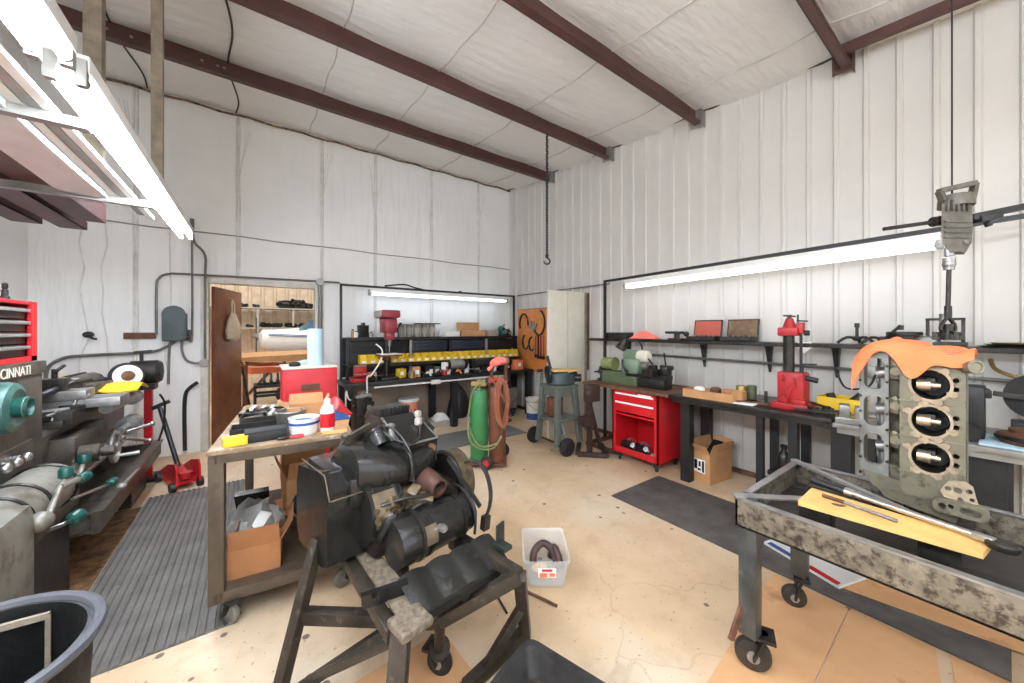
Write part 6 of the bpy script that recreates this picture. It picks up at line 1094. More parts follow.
for k, (x, n_, m, h, lbn) in enumerate(clut):
    y = 5.03 + .05 * (k % 3) if n_ == 'hand_tool' else 5.10 + .07 * (k % 3); y = 5.02 if n_ == 'hand_tool' else y; q = V((x, y, BB + .001))
    if n_ == 'parts_box':
        tt = obox(lbn, 'parts_box', x, y, BB + .001, .11, .10, h, m, .15 * (k % 4), lid=False); b = MB(); b.box(q + V((0, -.056, h * .5)), (.06, .004, h * .4), .15 * (k % 4)); b.build('label', M['paper' if m != 'paper' else 'red2'], tt)
    elif n_ == 'tin':
        tt = thing('tin', lbn, 'tin', q); b = MB(); b.rev([(.045, 0), (.045, h), (.04, h + .005), (0, h + .005)], q, n=20); b.build('body', M[m], tt); b = MB(); b.rev([(.047, h - .01), (.047, h + .006), (0, h + .007)], q, n=20); b.build('lid', M['galv'], tt)
    else:
        tt = thing('hand_tool', lbn, 'tool', q); b = MB(); b.cyl(q + V((-.05, 0, .03)), q + V((.05, .02, .03)), .028, n=14); b.build('body', M['dsteel'], tt); b = MB(); b.tube([q + V((.0, .01, .04)), q + V((.03, -.01, .08)), q + V((.07, -.02, .02))], .014, 8, smooth=3); b.build('handle', M[m], tt)
# under and before the back bench
q = V((1.88, 5.27, .091)); t = thing('bucket', 'pink orange bucket with white lid under the back workbench', 'bucket', q); b = MB(); b.rev([(.125, 0), (.14, .30), (.148, .30), (.148, .315), (.142, .36)], q, n=32); b.build('body', mat('pink bucket', (216, 140, 108), .5, 0, .1), t); b = MB(); b.rev([(.155, .345), (.158, .36), (.15, .385), (.0, .388)], q, n=32); b.build('lid', M['white'], t)
b = MB()
for j in range(7): a = -2.35 + .22 * j; b.box(q + V((.1425 * math.cos(a), .1425 * math.sin(a), .19 + .03 * (j % 2))), (.004, .018, .05), a)
b.build('printing', M['red2'], t)
q = V((1.10, 4.80, 0)); t = thing('engine_core', 'tall greasy dark engine core standing at the left end of the back workbench', 'engine part', q)
b = MB(); b.box(q + V((0, 0, .32)), (.20, .18, .64), .2, .02)
for k in range(22): b.ell(q + V((random.uniform(-.11, .11), random.uniform(-.11, -.06), random.uniform(.06, .62))), (.025, .02, .03), 10, 6)
b.build('casting', M['dsteel'], t); b = MB(); b.cyl(q + V((.0, 0, .64)), q + V((0, 0, .72)), .05); b.bar(q + V((-.08, -.05, .66)), q + V((.1, -.05, .68)), .03); 
for k in range(5): b.cyl(q + V((.03 * (k % 3) + .03, -.10, .1 + .11 * k)), q + V((.03 * (k % 3) + .03, -.14, .1 + .11 * k)), .022)
b.build('studs', M['steel'], t)
t = thing('bag', 'black bag slumped under the back workbench behind the green cylinder', 'bag', (2.62, 5.22, .091)); b = MB()
rg = []
for z, rx, ry in ((0, .15, .12), (.06, .19, .15), (.25, .17, .13), (.40, .12, .10), (.50, .05, .05)): rg.append([V((2.68 + rx * math.cos(a) * (1 + .1 * math.sin(3 * a + z * 9)), 5.22 + ry * math.sin(a), .091 + z)) for a in [2 * math.pi * i / 18 for i in range(18)]])
b.loft(rg); b.build('sack', M['black'], t); b = MB(); b.tube([(2.62, 5.2, .55), (2.65, 5.18, .63), (2.70, 5.2, .56)], .012, 8, smooth=4); b.build('strap', M['blk2'], t)
b = MB(); b.sheet(lambda u, v: V((2.25 + .24 * u, 5.12 + .22 * v, .095 + .12 * (math.sin(3.14 * u) * math.sin(3.14 * v)) ** .6 * (.8 + .2 * math.sin(13 * u + 7 * v)))), 12, 12, .006); tag(b.build('rag', M['white']), 'white rag heap on the low platform under the back workbench', 'rag')
t = thing('rolling_bin', 'grey rolling bin full of black scraps under the right of the back workbench', 'bin', (3.42, 5.1, 0))
b = MB(); b.span((3.16, 4.98, .15), (3.70, 5.38, .50), .008); b.build('body', M['lgrey'], t); b = MB(); b.span((3.40, 4.972, .17), (3.50, 4.98, .49)); b.build('stripe', M['brass'], t)
for x in (3.22, 3.64):
    for y in (5.03, 5.33): caster(t, (x, y, 0), .04, .6, .025, .15, 'blk2', 'dsteel')
for k in range(7):
    x = 3.21 + .065 * k; tag(MB().ell((x, 5.12 + .04 * (k % 3), .53 + .02 * (k % 2)), (.05, .06, .05), 12, 8, (.3 * k, .2, .4 * k)).bar((x, 5.1, .55), (x + .05, 5.16, .60), .02).build('scrap_part', M['black']), 'black scrap part heaped in the grey rolling bin', 'scrap', 'scraps in the rolling bin')
q = V((3.80, 4.66, 0)); t = thing('bucket', 'white plastic bucket with blue bottom band by the tall beige panel', 'bucket', q); b = MB(); b.rev([(.11, 0), (.115, .01), (.128, .34), (.136, .34), (.136, .36), (.124, .36), (.108, .02), (0, .02)], q, n=32); b.build('body', M['cream'], t); b = MB(); b.rev([(.1165, .012), (.1185, .012), (.1225, .12), (.1205, .12)], q, n=32); b.build('band', M['blue'], t); b = MB(); b.torus(q + V((0, 0, .31)), (0, 0, 1), .130, .006); b.tube([q + V((-.13, 0, .3)), q + V((-.08, -.13, .2)), q + V((.06, -.14, .19)), q + V((.13, -.02, .3))], .005, 6, smooth=4); b.build('bail', M['galv'], t)
b = MB(); b.tube([(3.2, 4.75, .008), (3.35, 4.7, .008), (3.5, 4.75, .008), (3.45, 4.85, .008), (3.25, 4.86, .008)], .008, 6, True, smooth=5) if 0 else b.torus((3.33, 4.86, .014), (0, 0, 1), .12, .012); tag(b.build('cable_coil', M['blk2']), 'black cable ring lying on the floor before the grey rolling bin', 'cable')
# ---------------------------------------------------------------- pegboard with clamps, tall beige panel
t = thing('pegboard', 'orange tool board on the ribbed wall in the far corner', 'board', (4.11, 5.05, .80)); b = MB(); b.span((4.085, 4.62, .76), (4.105, 5.48, 1.88), .003); b.build('panel', M['peg'], t); b = MB(); b.span((4.105, 4.62, 1.3), (4.128, 5.48, 1.36)); b.span((4.08, 4.61, 1.875), (4.108, 5.49, 1.89)); b.build('cleat', M['wood_old'], t)
px_ = 4.07
def cclamp(lb, y, z, s, m, flip=1, a0=0):
    tt = thing('c_clamp', lb, 'clamp', (px_, y, z), 0, 'clamps on the orange tool board'); P = [V((px_, y + s * .35 * math.cos(a) * flip, z + s * .5 * math.sin(a))) for a in [math.radians(x) for x in range(70 + a0, 300 + a0, 20)]]
    b = MB(); b.tube(P, .016, 8); b.build('frame', M[m], tt); b = MB(); b.cyl(P[-1] - V((0, 0, .06)), P[-1] + V((0, 0, s * .35)), .008); b.bar(P[-1] + V((0, -.04, -.06)), P[-1] + V((0, .04, -.06)), .010); b.cyl((px_, P[0].y, P[0].z), (4.086, P[0].y, P[0].z), .008); b.build('screw', M['steel'], tt)
cclamp('large black C clamp at the top left of the orange tool board', 5.28, 1.62, .36, 'black', 1, -100); cclamp('large black C clamp at the top right of the orange tool board', 4.84, 1.63, .44, 'black', 1, 35); cclamp('small black C clamp low on the left of the orange tool board', 5.22, 1.28, .26, 'dsteel', -1, 40); cclamp('small black C clamp in the middle of the orange tool board', 5.04, 1.25, .24, 'black', -1, 20)
tt = thing('gear_puller', 'steel three jaw puller hanging high in the middle of the orange tool board', 'puller', (px_, 5.03, 1.56)); b = MB(); b.bar((px_, 5.10, 1.54), (px_, 4.93, 1.52), .03); b.bar((px_, 5.08, 1.54), (px_, 5.05, 1.66), .025); b.bar((px_, 4.95, 1.52), (px_, 4.90, 1.62), .025); b.cyl((px_, 5.04, 1.60), (px_, 4.99, 1.44), .014); b.cyl((px_, 5.0, 1.53), (4.086, 5.0, 1.53), .01); b.build('yoke', M['galv'], tt)
for k, (y, L, m, lb) in enumerate(((4.93, .34, 'steel', 'bright long wrench hanging left of the red handled one on the tool board'), (4.86, .36, 'black', 'black long wrench hanging in the middle of the tool board'), (4.79, .36, 'red2', 'red handled long wrench hanging on the orange tool board'), (4.72, .36, 'galv', 'bright long wrench hanging at the right of the tool board'))):
    tt = thing('wrench', lb, 'wrench', (px_, y, 1.06), 0, 'wrenches on the orange tool board'); b = MB(); b.bar((px_, y, 1.40), (px_, y, 1.40 - L), .03, .012, .003); b.build('handle', M[m], tt); b = MB(); b.rev([(.018, -.008), (.034, -.008), (.034, .008), (.018, .008)], (px_, y, 1.40 - L - .02), (1, 0, 0), 18); b.cyl((px_, y, 1.39), (4.086, y, 1.39), .008); b.build('jaw', M['dsteel'], tt)
t = thing('partition_panel', 'tall plain beige panel standing out from the ribbed wall', 'panel', (3.66, 3.73, 0)); b = MB(); b.span((3.30, 3.71, 0.0), (4.01, 3.755, 2.06), .004); b.build('panel', M['cream'], t); b = MB(); b.span((4.01, 3.70, 0), (4.05, 3.76, 2.06)); b.build('edge_post', M['wood_old'], t); b = MB(); b.span((4.06, 3.70, .9), (4.10, 3.76, 2.06)); b.build('edge_strip', M['rust'], t)
b = MB(); b.span((3.66, 3.706, 0), (3.664, 3.711, 2.05)); b.build('panel_joint', M['wgrey'], t)
# ---------------------------------------------------------------- wheeled stand with machine
q = V((3.10, 3.32, 0)); t = thing('machine_stand', 'grey green pedestal stand on two black wheels before the beige panel', 'stand', q)
b = MB()
w0 = [q + V((x, y, .80)) for x, y in ((-.16, -.16), (.18, -.16), (.18, .16), (-.16, .16))]; w1 = [q + V((x, y, .42)) for x, y in ((-.18, -.18), (.2, -.18), (.2, .18), (-.18, .18))]
for a, c in zip(w0, w1): pass
for sx, sy in ((-1, -1), (1, -1), (1, 1), (-1, 1)):
    b = MB(); a = q + V((.02 + .14 * sx, .13 * sy, .79)); c = q + V((.02 + .19 * sx, .18 * sy, .10)); b.bar(a, c, .07, .05, .006); b.build('leg', M['greypaint'], t)
b = MB(); b.box(q + V((.02, 0, .80)), (.36, .34, .03), 0, .006); b.box(q + V((.02, 0, .40)), (.40, .38, .03), 0, .004); b.box(q + V((.02, 0, .73)), (.31, .29, .10), 0, .004); b.build('shelf', M['greypaint'], t)
wl, wr_ = V((3.03, 3.70, .105)), V((3.01, 3.06, .105)); ax = (wl - wr_).normalized()
for c in (wl, wr_):
    b = MB(); b.rev([(.03, -.028), (.085, -.03), (.108, -.018), (.108, .018), (.085, .03), (.03, .028)], c, ax, 30); o = b.build('wheel', M['blk2'], t); b = MB(); b.rev([(0, -.032), (.05, -.032), (.055, -.028)], c, ax, 22); b.build('wheel_hub', M['dsteel'], o)
b = MB(); b.cyl(wl, wr_, .012); b.build('axle', M['black'], t); b = MB(); b.bar(wl + V((.03, -.04, 0)), q + V((-.14, .14, .95)), .035); b.bar(wr_ + V((.05, .04, 0)), q + V((-.12, -.12, .6)), .03); b.build('tow_bar', M['greypaint'], t)
qz = q + V((.0, 0, .816)); t = thing('cutoff_machine', 'round grey machine with pale top plate and black wheel on the pedestal stand', 'machine', qz)
b = MB(); b.rev([(.13, 0), (.15, .02), (.15, .14), (.12, .16), (.0, .16)], qz, n=26); b.box(qz + V((.12, -.04, .06)), (.14, .16, .12), .2, .02); b.build('body', M['hgreen'] if 0 else M['concgrey'], t); b = MB(); b.box(qz + V((.06, -.02, .178)), (.36, .24, .016), -.3, .004); b.build('table_plate', M['pine'], t)
b = MB(); b.rev([(.0, -.015), (.11, -.015), (.115, 0), (.11, .015), (0, .015)], qz + V((-.14, .02, .13)), (.9, -.4, .1), 28); b.build('cutting_wheel', M['black'], t); b = MB(); b.bar(qz + V((-.1, .02, .2)), qz + V((-.14, .04, .36)), .03); b.cyl(qz + V((-.2, .06, .18)), qz + V((-.26, .08, .18)), .022); b.build('handle', M['black'], t)
b = MB(); b.cyl(qz + V((.18, -.12, .08)), qz + V((.24, -.18, .08)), .05, n=18); b.cyl(qz + V((.2, .0, .10)), qz + V((.30, -.04, .12)), .03); b.build('motor', M['dsteel'], t)
t = thing('canister', 'rusty brown canister standing on the shelf of the pedestal stand', 'canister', q + V((-.02, .03, .416))); b = MB(); b.rev([(.09, 0), (.10, .02), (.10, .22), (.08, .24), (0, .24)], q + V((-.03, .02, .416)), n=24); b.build('body', M['maroon'], t); b = MB(); b.torus(q + V((-.03, .02, .64)), (0, 0, 1), .098, .008); b.tube([q + V((-.13, .02, .6)), q + V((-.03, .0, .74)), q + V((.07, .02, .6))], .006, 6, smooth=4); b.build('rim', M['rust'], t)
t = thing('jack_rig', 'rusty brown upright frame with base rails between pedestal stand and red cabinet', 'frame', (3.25, 2.95, 0))
b = MB(); b.span((3.20, 2.88, .02), (3.25, 2.93, .86)); b.build('upright', M['drk'], t); b = MB(); b.bar((3.10, 2.98, .03), (3.34, 2.74, .03), .05, .05); b.bar((3.60, 3.05, .03), (3.34, 2.74, .03), .05, .05); b.bar((3.12, 3.0, .03), (3.45, 3.28, .03), .05, .05); b.build('base_rail', M['drk'], t); b = MB(); b.bar((3.23, 2.90, .62), (3.42, 2.90, .05), .035); b.build('brace', M['drk'], t)
b = MB(); b.box((3.26, 2.90, .75), (.16, .12, .20), 0, .01); b.build('head_block', M['drk'], t); b = MB(); b.box((3.18, 2.92, .42), (.16, .12, .11), 0, .01); b.build('mid_block', M['drk'], t)
# ---------------------------------------------------------------- oxy acetylene cart
q = V((2.0, 3.44, 0)); t = thing('gas_cart', 'two wheeled hand cart carrying the green and brown gas cylinders', 'cart', (2.10, 3.40, 0)); dx = V((RT[0], RT[1], 0)); dy = V((FW[0], FW[1], 0)); c0 = V((2.10, 3.38, 0))
b = MB(); b.box(c0 + V((0, 0, .045)) - dy * .0, (.42, .24, .012), -TH); b.bar(c0 - dx * .14 + dy * .11 + V((0, 0, .05)), c0 + dx * .06 + dy * .12 + V((0, 0, 1.12)), .025); b.bar(c0 + dx * .18 + dy * .11 + V((0, 0, .05)), c0 + dx * .20 + dy * .12 + V((0, 0, 1.12)), .025); b.bar(c0 + dx * .06 + dy * .12 + V((0, 0, 1.12)), c0 + dx * .20 + dy * .12 + V((0, 0, 1.12)), .025); b.build('frame', M['maroon'], t)
for c in (V((2.02, 3.27, .07)), V((2.38, 3.50, .085))):
    ax = V((.84, .54, 0)); r = c.z; b = MB(); b.rev([(.02, -.022), (r * .8, -.024), (r, -.014), (r, .014), (r * .8, .024), (.02, .022)], c, ax, 26); o = b.build('wheel', M['blk2'], t); b = MB(); b.rev([(0, -.026), (r * .5, -.026), (r * .55, -.022)], c, ax, 20); b.rev([(0, .026), (r * .5, .026), (r * .55, .022)], c, ax, 20); b.build('wheel_hub', M['red2'], o)
b = MB(); b.cyl((2.02, 3.27, .07), (2.38, 3.50, .085), .014); b.build('axle', M['galv'], t)
def gas(lb, c, r, h, m, pt):
    tt = thing('gas_cylinder', lb, 'cylinder', c, 0, 'welding gas cylinders'); b = MB(); b.rev([(r * .9, 0), (r, .015), (r, h - r * .9), (r * .94, h - r * .55), (r * .75, h - r * .25), (r * .4, h - .02), (.03, h)], c, n=32); b.build('body', M[m], tt); b = MB(); b.cyl(c + V((0, 0, h - .005)), c + V((0, 0, h + .08)), .02); b.box(c + V((0, 0, h + .06)), (.03, .06, .04), -TH, .005); b.cyl(c + V((0, 0, h + .08)), c + V((0, 0, h + .10)), .03, n=16); v = b.build('valve', M['brass'], tt)
    b = MB(); g = c + V((0, 0, h + .06)); 
    for e in (-1, 1): b.cyl(g + dx * (.055 * e) - dy * .04, g + dx * (.055 * e) - dy * .065 + V((0, 0, .0)), .028, n=18)
    b.cyl(g + dx * -.05 - dy * .03, g + dx * .05 - dy * .03, .02, n=14); b.build('regulator', M[pt], tt); return tt
gc, bc = c0 - dx * .095 + V((0, 0, .052)), c0 + dx * .095 + V((0, 0, .052))
gas('green oxygen cylinder strapped on the two wheeled cart', gc, .098, .80, 'green', 'brass'); gas('brown fuel gas cylinder beside the green one on the cart', bc, .08, .84, 'maroon', 'red2')
M['hosetan'] = mat('tan hose', (142, 108, 80), .6); M['hoser'] = mat('rusty red hose', (150, 84, 60), .6)
hp_ = c0 + dx * .14 - dy * .10
for k, (m, lb, off) in enumerate((('hosetan', 'tan hose coiled down the right of the brown gas cylinder', 0), ('hoser', 'rusty red hose coiled down the front of the brown gas cylinder', .03), ('hoseg', 'greenish hose looping round the green oxygen cylinder', .0))):
    b = MB()
    if k < 2:
        P = []
        for j in range(40): a = j / 40 * 2 * math.pi * 4; P.append(hp_ + dx * (.055 * math.cos(a) + .01 * k + .012 * (j // 10)) + V((0, 0, .72 + off + .24 * math.sin(a) - .012 * (j // 10))) - dy * (.010 * (j // 10) + .03 * k))
        P = [c0 + dx * .05 - dy * .09 + V((0, 0, .97))] + P; b.tube(P, .0075, 6, smooth=3)
    else: b.tube([c0 - dx * .02 - dy * .10 + V((0, 0, .96)), c0 - dx * .15 - dy * .115 + V((0, 0, .84)), c0 - dx * .21 - dy * .06 + V((0, 0, .5)), c0 - dx * .18 - dy * .12 + V((0, 0, .30)), c0 - dx * .05 - dy * .14 + V((0, 0, .22)), c0 + dx * .08 - dy * .14 + V((0, 0, .24)), c0 + dx * .16 - dy * .12 + V((0, 0, .36)), c0 + dx * .1 - dy * .14 + V((0, 0, .28)), c0 - dx * .08 - dy * .145 + V((0, 0, .26)), c0 - dx * .2 - dy * .06 + V((0, 0, .42))], .010, 6, smooth=5)
    tag(b.build('welding_hose', M[m]), lb, 'hose', 'welding hoses on the gas cart')
b = MB(); e = c0 + dx * .10 + dy * .10 + V((0, 0, 1.14)); b.ell(e, (.09, .05, .05), 14, 8, (0, -.4, -TH)); b.ell(e + dx * .07 + V((0, 0, .01)), (.05, .04, .04)); b.cyl(e - dx * .03 - V((0, 0, .02)), e - dx * .1 - V((0, 0, .1)), .02); tag(b.build('torch_glove', M['pinkrag']), 'red glove bundled over the top handle of the gas cart', 'glove')
# ---------------------------------------------------------------- chain with hook
t = thing('hanging_chain', 'black hoist chain with hook hanging from the second roof beam', 'chain', (2.95, 3.33, 2.2)); zt = zc(3.345) - .155; b = MB(); hx, hy = 2.935, 3.335
n = 42; z = zt
for k in range(n): b.torus((hx, hy, zt - .036 * k - .02), (1, 0, 0) if k % 2 else (0, 1, 0), .016, .0055, 10, 6)
b.cyl((hx, hy, zt), (hx, hy, zt - .036 * n), .006, n=6); b.build('chain', M['black'], t)
z1 = zt - .036 * n; b = MB(); b.ell((hx, hy, z1 - .02), (.022, .022, .03)); P = [V((hx, hy, z1 - .03))] + [V((hx + .036 * math.sin(a) * RT[0], hy + .036 * math.sin(a) * RT[1], z1 - .085 - .036 * -math.cos(a))) for a in [math.radians(x) for x in range(20, 290, 18)]]
b.tube(P, .010, 8); b.build('hook', M['black'], t)
# ---------------------------------------------------------------- hangar contents through the doorway
for k, (z, lb) in enumerate(((2.02, 'upper steel shelf on the tan hangar wall beyond the doorway'), (1.56, 'lower steel shelf on the tan hangar wall beyond the doorway'))):
    t = thing('wall_shelf', lb, 'shelf', (.5, 10.3, z), 0, 'hangar wall shelves'); b = MB(); b.span((-2, 10.05, z - .03), (3.5, 10.52, z)); b.build('board', M['wgrey'], t)
    for x in (-.9, .05, .75, 1.8): b = MB(); b.span((x - .02, 10.06, z - .42), (x + .02, 10.09, z - .03)); b.span((x - .02, 10.09, z - .06), (x + .02, 10.5, z - .03)); b.build('bracket', M['wgrey'], t)
spots = [(-.22, 2.021, .10, .07), (.02, 2.021, .07, .05), (.62, 2.021, .22, .20), (.86, 2.021, .2, .22), (1.06, 2.021, .13, .12), (-.1, 1.561, .08, .05), (.22, 1.561, .14, .10), (.42, 1.561, .13, .11), (.72, 1.561, .15, .10), (.98, 1.561, .12, .09)]
desc = ['low dark part at the far left of the upper hangar shelf', 'flat dark part second on the upper hangar shelf', 'large dark engine part left of the big heap on the upper hangar shelf', 'largest dark engine part on the upper hangar shelf', 'dark part at the right end of the upper hangar shelf', 'flat dark part at the left of the lower hangar shelf', 'dark lump second on the lower hangar shelf', 'dark lump in the middle of the lower hangar shelf', 'wide dark part right of the middle on the lower hangar shelf', 'dark part at the right end of the lower hangar shelf']
for (x, z, w, h), lb in zip(spots, desc):
    b = MB(); b.ell((x, 10.25, z + h * .5), (w, .15, h * .52), 14, 8)
    for j in range(6): b.cyl((x + random.uniform(-w, w) * .8, 10.2, z + h * random.uniform(.2, .9)), (x + random.uniform(-w, w) * .8, 10.08, z + h * random.uniform(.3, 1)), .03, n=10)
    b.box((x, 10.25, z + h * .25), (w * 1.4, .25, h * .5), 0, .01); tag(b.build('engine_part', M['dsteel']), lb, 'part', 'dark parts on the hangar shelves')
t = thing('airplane', 'white light airplane with blue stripe parked in the hangar beyond the doorway', 'airplane', (1.4, 8.9, 0))
rg = []
for x, zc0, ry, rz in ((.06, 1.34, .10, .09), (.12, 1.31, .24, .20), (.30, 1.29, .34, .22), (.62, 1.28, .42, .25), (.85, 1.28, .46, .27), (1.5, 1.30, .5, .3), (2.6, 1.34, .45, .28), (4.6, 1.45, .18, .16)):
    rg.append([V((x, 8.9 - ry * math.copysign(abs(math.cos(a)) ** .75, math.cos(a)), zc0 + rz * math.copysign(abs(math.sin(a)) ** .75, math.sin(a)))) for a in [2 * math.pi * i / 26 for i in range(26)]])
b = MB(); b.loft(rg); b.build('fuselage', M['white'], t)
b = MB(); b.rev([(0, -.12), (.05, -.08), (.09, 0)], (.06, 8.9, 1.38), (1, 0, 0), 20); b.build('spinner', M['galv'], t); b = MB(); b.bar((.02, 8.9, 1.0), (.02, 8.9, 1.75), .09, .02, up=(1, 0, 0)); b.build('propeller', M['black'], t)
rg = []
for x, z0, z1_, ry in ((.72, 1.47, 1.50, .34), (1.0, 1.48, 1.72, .36), (1.4, 1.5, 1.80, .38), (2.1, 1.5, 1.76, .36), (2.8, 1.5, 1.58, .28)): rg.append([V((x, 8.9 - ry, z0)), V((x, 8.9 - ry * .8, z1_)), V((x, 8.9 + ry * .8, z1_)), V((x, 8.9 + ry, z0))])
b = MB(); b.loft(rg); b.build('canopy', mat('tinted canopy', (70, 100, 112), .1, 0, .1), t)
b = MB()
for z in (1.40, 1.375): b.tube([(.22, 8.575, z + .02), (.62, 8.475, z), (.85, 8.435, z - .015), (1.5, 8.395, z - .04)], .009, 6)
b.build('stripe', M['blue'], t); b = MB(); b.bar((1.5, 8.9, 1.15), (1.5, 6.9, 1.2), .05, 1.1) if 0 else b.box((1.9, 9.4, 1.10), (1.0, 2.2, .08), 0, .03); b.build('wing', M['white'], t)
for x in (.5, 1.9): b = MB(); b.cyl((x, 8.9, .16), (x, 8.9, 1.1), .03); b.cyl((x, 8.83, .16), (x, 8.97, .16), .16, n=22); b.build('landing_gear', M['black'], t)
t = thing('spare_wing', 'tan covered long wing panel lying on stands beyond the doorway', 'panel', (.4, 7.7, .8)); b = MB(); P = [(-.4, .0), (.0, .03), (.9, .05), (1.6, .0), (.9, -.06), (.1, -.08)]
b.plate([(x, z) for x, z in P], [], (0, 7.4, 1.02), (1, 0, 0), (0, 0, 1), (0, .7, .04)); b.build('skin', M['card'], t)
for x in (-.2, 1.3):
    b = MB(); b.bar((x - .15, 7.7, 0), (x, 7.7, .97), .04); b.bar((x + .15, 7.7, 0), (x, 7.7, .97), .04); b.build('trestle', M['dsteel'], t)
t = thing('wing_tip', 'pale white wing tip lying behind the red chest beyond the doorway', 'wing', (.7, 6.9, .75)); b = MB(); b.loft([[V((.25, 6.9, .905)), V((.7, 6.7, .97)), V((1.5, 6.75, 1.0)), V((1.5, 7.2, 1.0)), V((.7, 7.2, .98))], [V((.25, 6.9, .90)), V((.7, 6.7, .92)), V((1.5, 6.75, .93)), V((1.5, 7.2, .93)), V((.7, 7.2, .92))]]); b.build('skin', M['lblue'], t)
for x in (.6, 1.4): b = MB(); b.bar((x, 6.95, 0), (x, 6.95, .93), .05); b.build('trestle', M['dsteel'], t)
t = thing('creeper_dolly', 'black steel dolly frame on the bright hangar floor beyond the doorway', 'dolly', (.3, 6.9, 0)); b = MB()
for z in (.62, .48): b.bar((.0, 6.75, z), (.5, 6.75, z), .04); b.bar((.0, 7.1, z), (.5, 7.1, z), .04)
for x in (.0, .5): b.bar((x, 6.75, .08), (x, 6.75, .64), .04); b.bar((x, 7.1, .08), (x, 7.1, .64), .04); b.bar((x, 6.75, .62), (x, 7.1, .62), .04)
b.build('frame', M['black'], t)
for x in (.0, .5):
    for y in (6.75, 7.1): b = MB(); b.cyl((x, y - .02, .05), (x, y + .02, .05), .05, n=18); b.build('wheel', M['blk2'], t)
for k in range(4): tag(MB().span((.1 + .09 * k, 6.80, .641), (.14 + .09 * k, 7.05, .70)).bar((.12 + .09 * k, 6.85, .70), (.12 + .09 * k, 6.95, .80), .03).build('dark_fitting', M['black']), 'black fitting standing on the dolly frame beyond the doorway', 'fitting', 'fittings on the dolly frame')
t = thing('engine_hoist', 'orange hoist frame on the hangar floor beyond the doorway', 'hoist', (.1, 8.0, 0)); b = MB(); b.bar((-.2, 8.3, .05), (.7, 8.3, .05), .08); b.bar((-.15, 8.3, .05), (-.15, 8.3, .9), .08); b.bar((-.15, 8.3, .88), (.65, 8.3, .80), .08); b.bar((-.1, 8.3, .3), (.35, 8.3, .84), .05); b.bar((-.2, 8.0, .05), (.6, 8.0, .05), .08); b.bar((-.15, 8.0, .05), (-.15, 8.3, .05), .08); b.build('frame', M['maroon'], t); b = MB(); b.box((.15, 8.25, .75), (.5, .3, .12), .2, .02); b.build('ram_cover', M['orange'], t)
t = thing('cloth_bag', 'pale rope and cloth bag hanging on the brown door', 'bag', (-.3, 6.2, 1.5)); bq = hp + dv * .42 + dn * .045
b = MB(); rg = []
for z, w, d_ in ((1.34, .06, .03), (1.38, .15, .06), (1.5, .17, .07), (1.64, .12, .05), (1.74, .05, .02)): rg.append([V((bq.x, bq.y, z)) + dv * (w * math.cos(a)) + dn * (d_ * math.sin(a) + .018) for a in [2 * math.pi * i / 14 for i in range(14)]])
b.loft(rg); b.build('pouch', M['burl'], t); b = MB()
for s in (-1, 1): b.tube([V((bq.x, bq.y, 1.70)) + dv * (.03 * s) + dn * .02, V((bq.x, bq.y, 1.85)) + dv * (.04 * s) + dn * .02, V((bq.x, bq.y, 1.93)) + dn * .01], .010, 6, smooth=4)
for s in range(5): b.tube([V((bq.x, bq.y, 1.62)) + dv * (.06 + .01 * s) + dn * .05, V((bq.x, bq.y, 1.52)) + dv * (.10 + .018 * s) + dn * .06, V((bq.x, bq.y, 1.40 + .02 * s)) + dv * (.12 + .015 * s) + dn * .05], .006, 6, smooth=4)
b.build('rope', M['burl'], t); b = MB(); b.cyl(V((bq.x, bq.y, 1.93)) - dn * .03, V((bq.x, bq.y, 1.93)) + dn * .03, .01); b.build('peg', M['brass'], t)
# ---------------------------------------------------------------- light: the tubes, unseen fill strips added by the camera, daylight through an added door opening
for k, (x, y0, lb) in enumerate(((.35, -1.55, 'added fill fluorescent over the shop floor straight above the camera'), (1.0, -2.3, 'added fill fluorescent right of the one above the camera'), (-1.2, -1.9, 'added fill fluorescent nearest the left wall behind the camera'))):
    t = strip_light('fill_light', lb, (x, y0, 3.0), (x, y0 + 2.44, 3.0), 'added fill fluorescents by the camera', 2, False, 'filltube', bw=.045)
    for yy in (y0 + .3, y0 + 2.1): b = MB(); b.cyl((x, yy, 3.07), (x, yy, zc(yy)), .006, n=6); b.build('hanger_rod', M['galv'], t)
l = bpy.data.lights.new('hangar_fill', 'AREA'); l.shape = 'RECTANGLE'; l.size = 4; l.size_y = 2.5; l.energy = 130; l.color = (.88, .94, 1)
o = bpy.data.objects.new('hangar_fill', l); COL.objects.link(o); o.location = (.6, 8.2, 3.5)  # unseen area light added under the hangar ceiling to brighten that room
w = bpy.data.worlds.new('world'); sc.world = w; w.use_nodes = True; bg = w.node_tree.nodes['Background']; bg.inputs['Color'].default_value = (.82, .90, 1, 1); bg.inputs['Strength'].default_value = 3.6
vs = sc.view_settings; vs.view_transform = 'Standard'; vs.look = 'None'; vs.gamma = 1; vs.use_curve_mapping = False; vs.exposure = 0.1
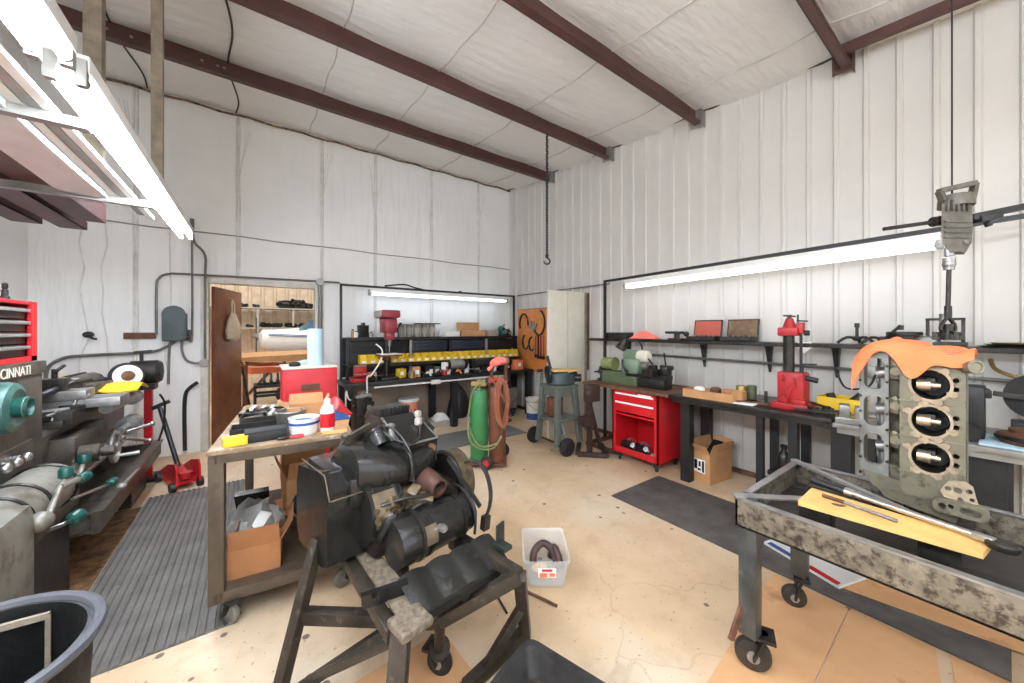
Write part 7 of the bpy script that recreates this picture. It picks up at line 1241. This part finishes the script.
# ---------------------------------------------------------------- parts whose pieces lie far apart become parts of their own
import numpy as np
def pieces(me):
    nv = len(me.vertices); par = list(range(nv))
    def f(i):
        while par[i] != i: par[i] = par[par[i]]; i = par[i]
        return i
    for e in me.edges:
        a, c = f(e.vertices[0]), f(e.vertices[1])
        if a != c: par[max(a, c)] = min(a, c)
    roots = [f(i) for i in range(nv)]; ids = {r: k for k, r in enumerate(dict.fromkeys(roots))}; isl = np.array([ids[r] for r in roots]); k = len(ids)
    if k < 2 or k > 300: return None
    co = np.empty(nv * 3); me.vertices.foreach_get('co', co); co = co.reshape(-1, 3)
    lo = np.full((k, 3), 1e9); hi = np.full((k, 3), -1e9); np.minimum.at(lo, isl, co); np.maximum.at(hi, isl, co); size = (hi - lo).max(1)
    gap = np.maximum(0, np.maximum(lo[:, None] - hi[None], lo[None] - hi[:, None])); near = np.sqrt((gap ** 2).sum(2)) <= np.maximum(.02, .5 * np.maximum(size[:, None], size[None]))
    lab = np.arange(k)
    while True:
        new = np.array([lab[near[i]].min() for i in range(k)])
        if (new == lab).all(): break
        lab = new
    return isl, lab
done = {}
for o in [o for o in sc.objects if o.type == 'MESH' and o.parent is not None and o.parent.get('kind') != 'structure' and o.name.split('.')[0] not in ('lettering', 'bolt', 'printing')]:
    r = pieces(o.data) if o.data.users == 1 else None
    if r is None: continue
    isl, lab = r; u = sorted(set(lab))
    if len(u) < 2 or len(u) > 20: continue
    vl = lab[isl]
    for j, g in enumerate(u[1:]):
        c = o.copy(); c.data = o.data.copy(); COL.objects.link(c)
        bm = bmesh.new(); bm.from_mesh(c.data); bm.verts.ensure_lookup_table(); bmesh.ops.delete(bm, geom=[v for v in bm.verts if vl[v.index] != g], context='VERTS'); bm.to_mesh(c.data); bm.free()
    bm = bmesh.new(); bm.from_mesh(o.data); bm.verts.ensure_lookup_table(); bmesh.ops.delete(bm, geom=[v for v in bm.verts if vl[v.index] != u[0]], context='VERTS'); bm.to_mesh(o.data); bm.free()
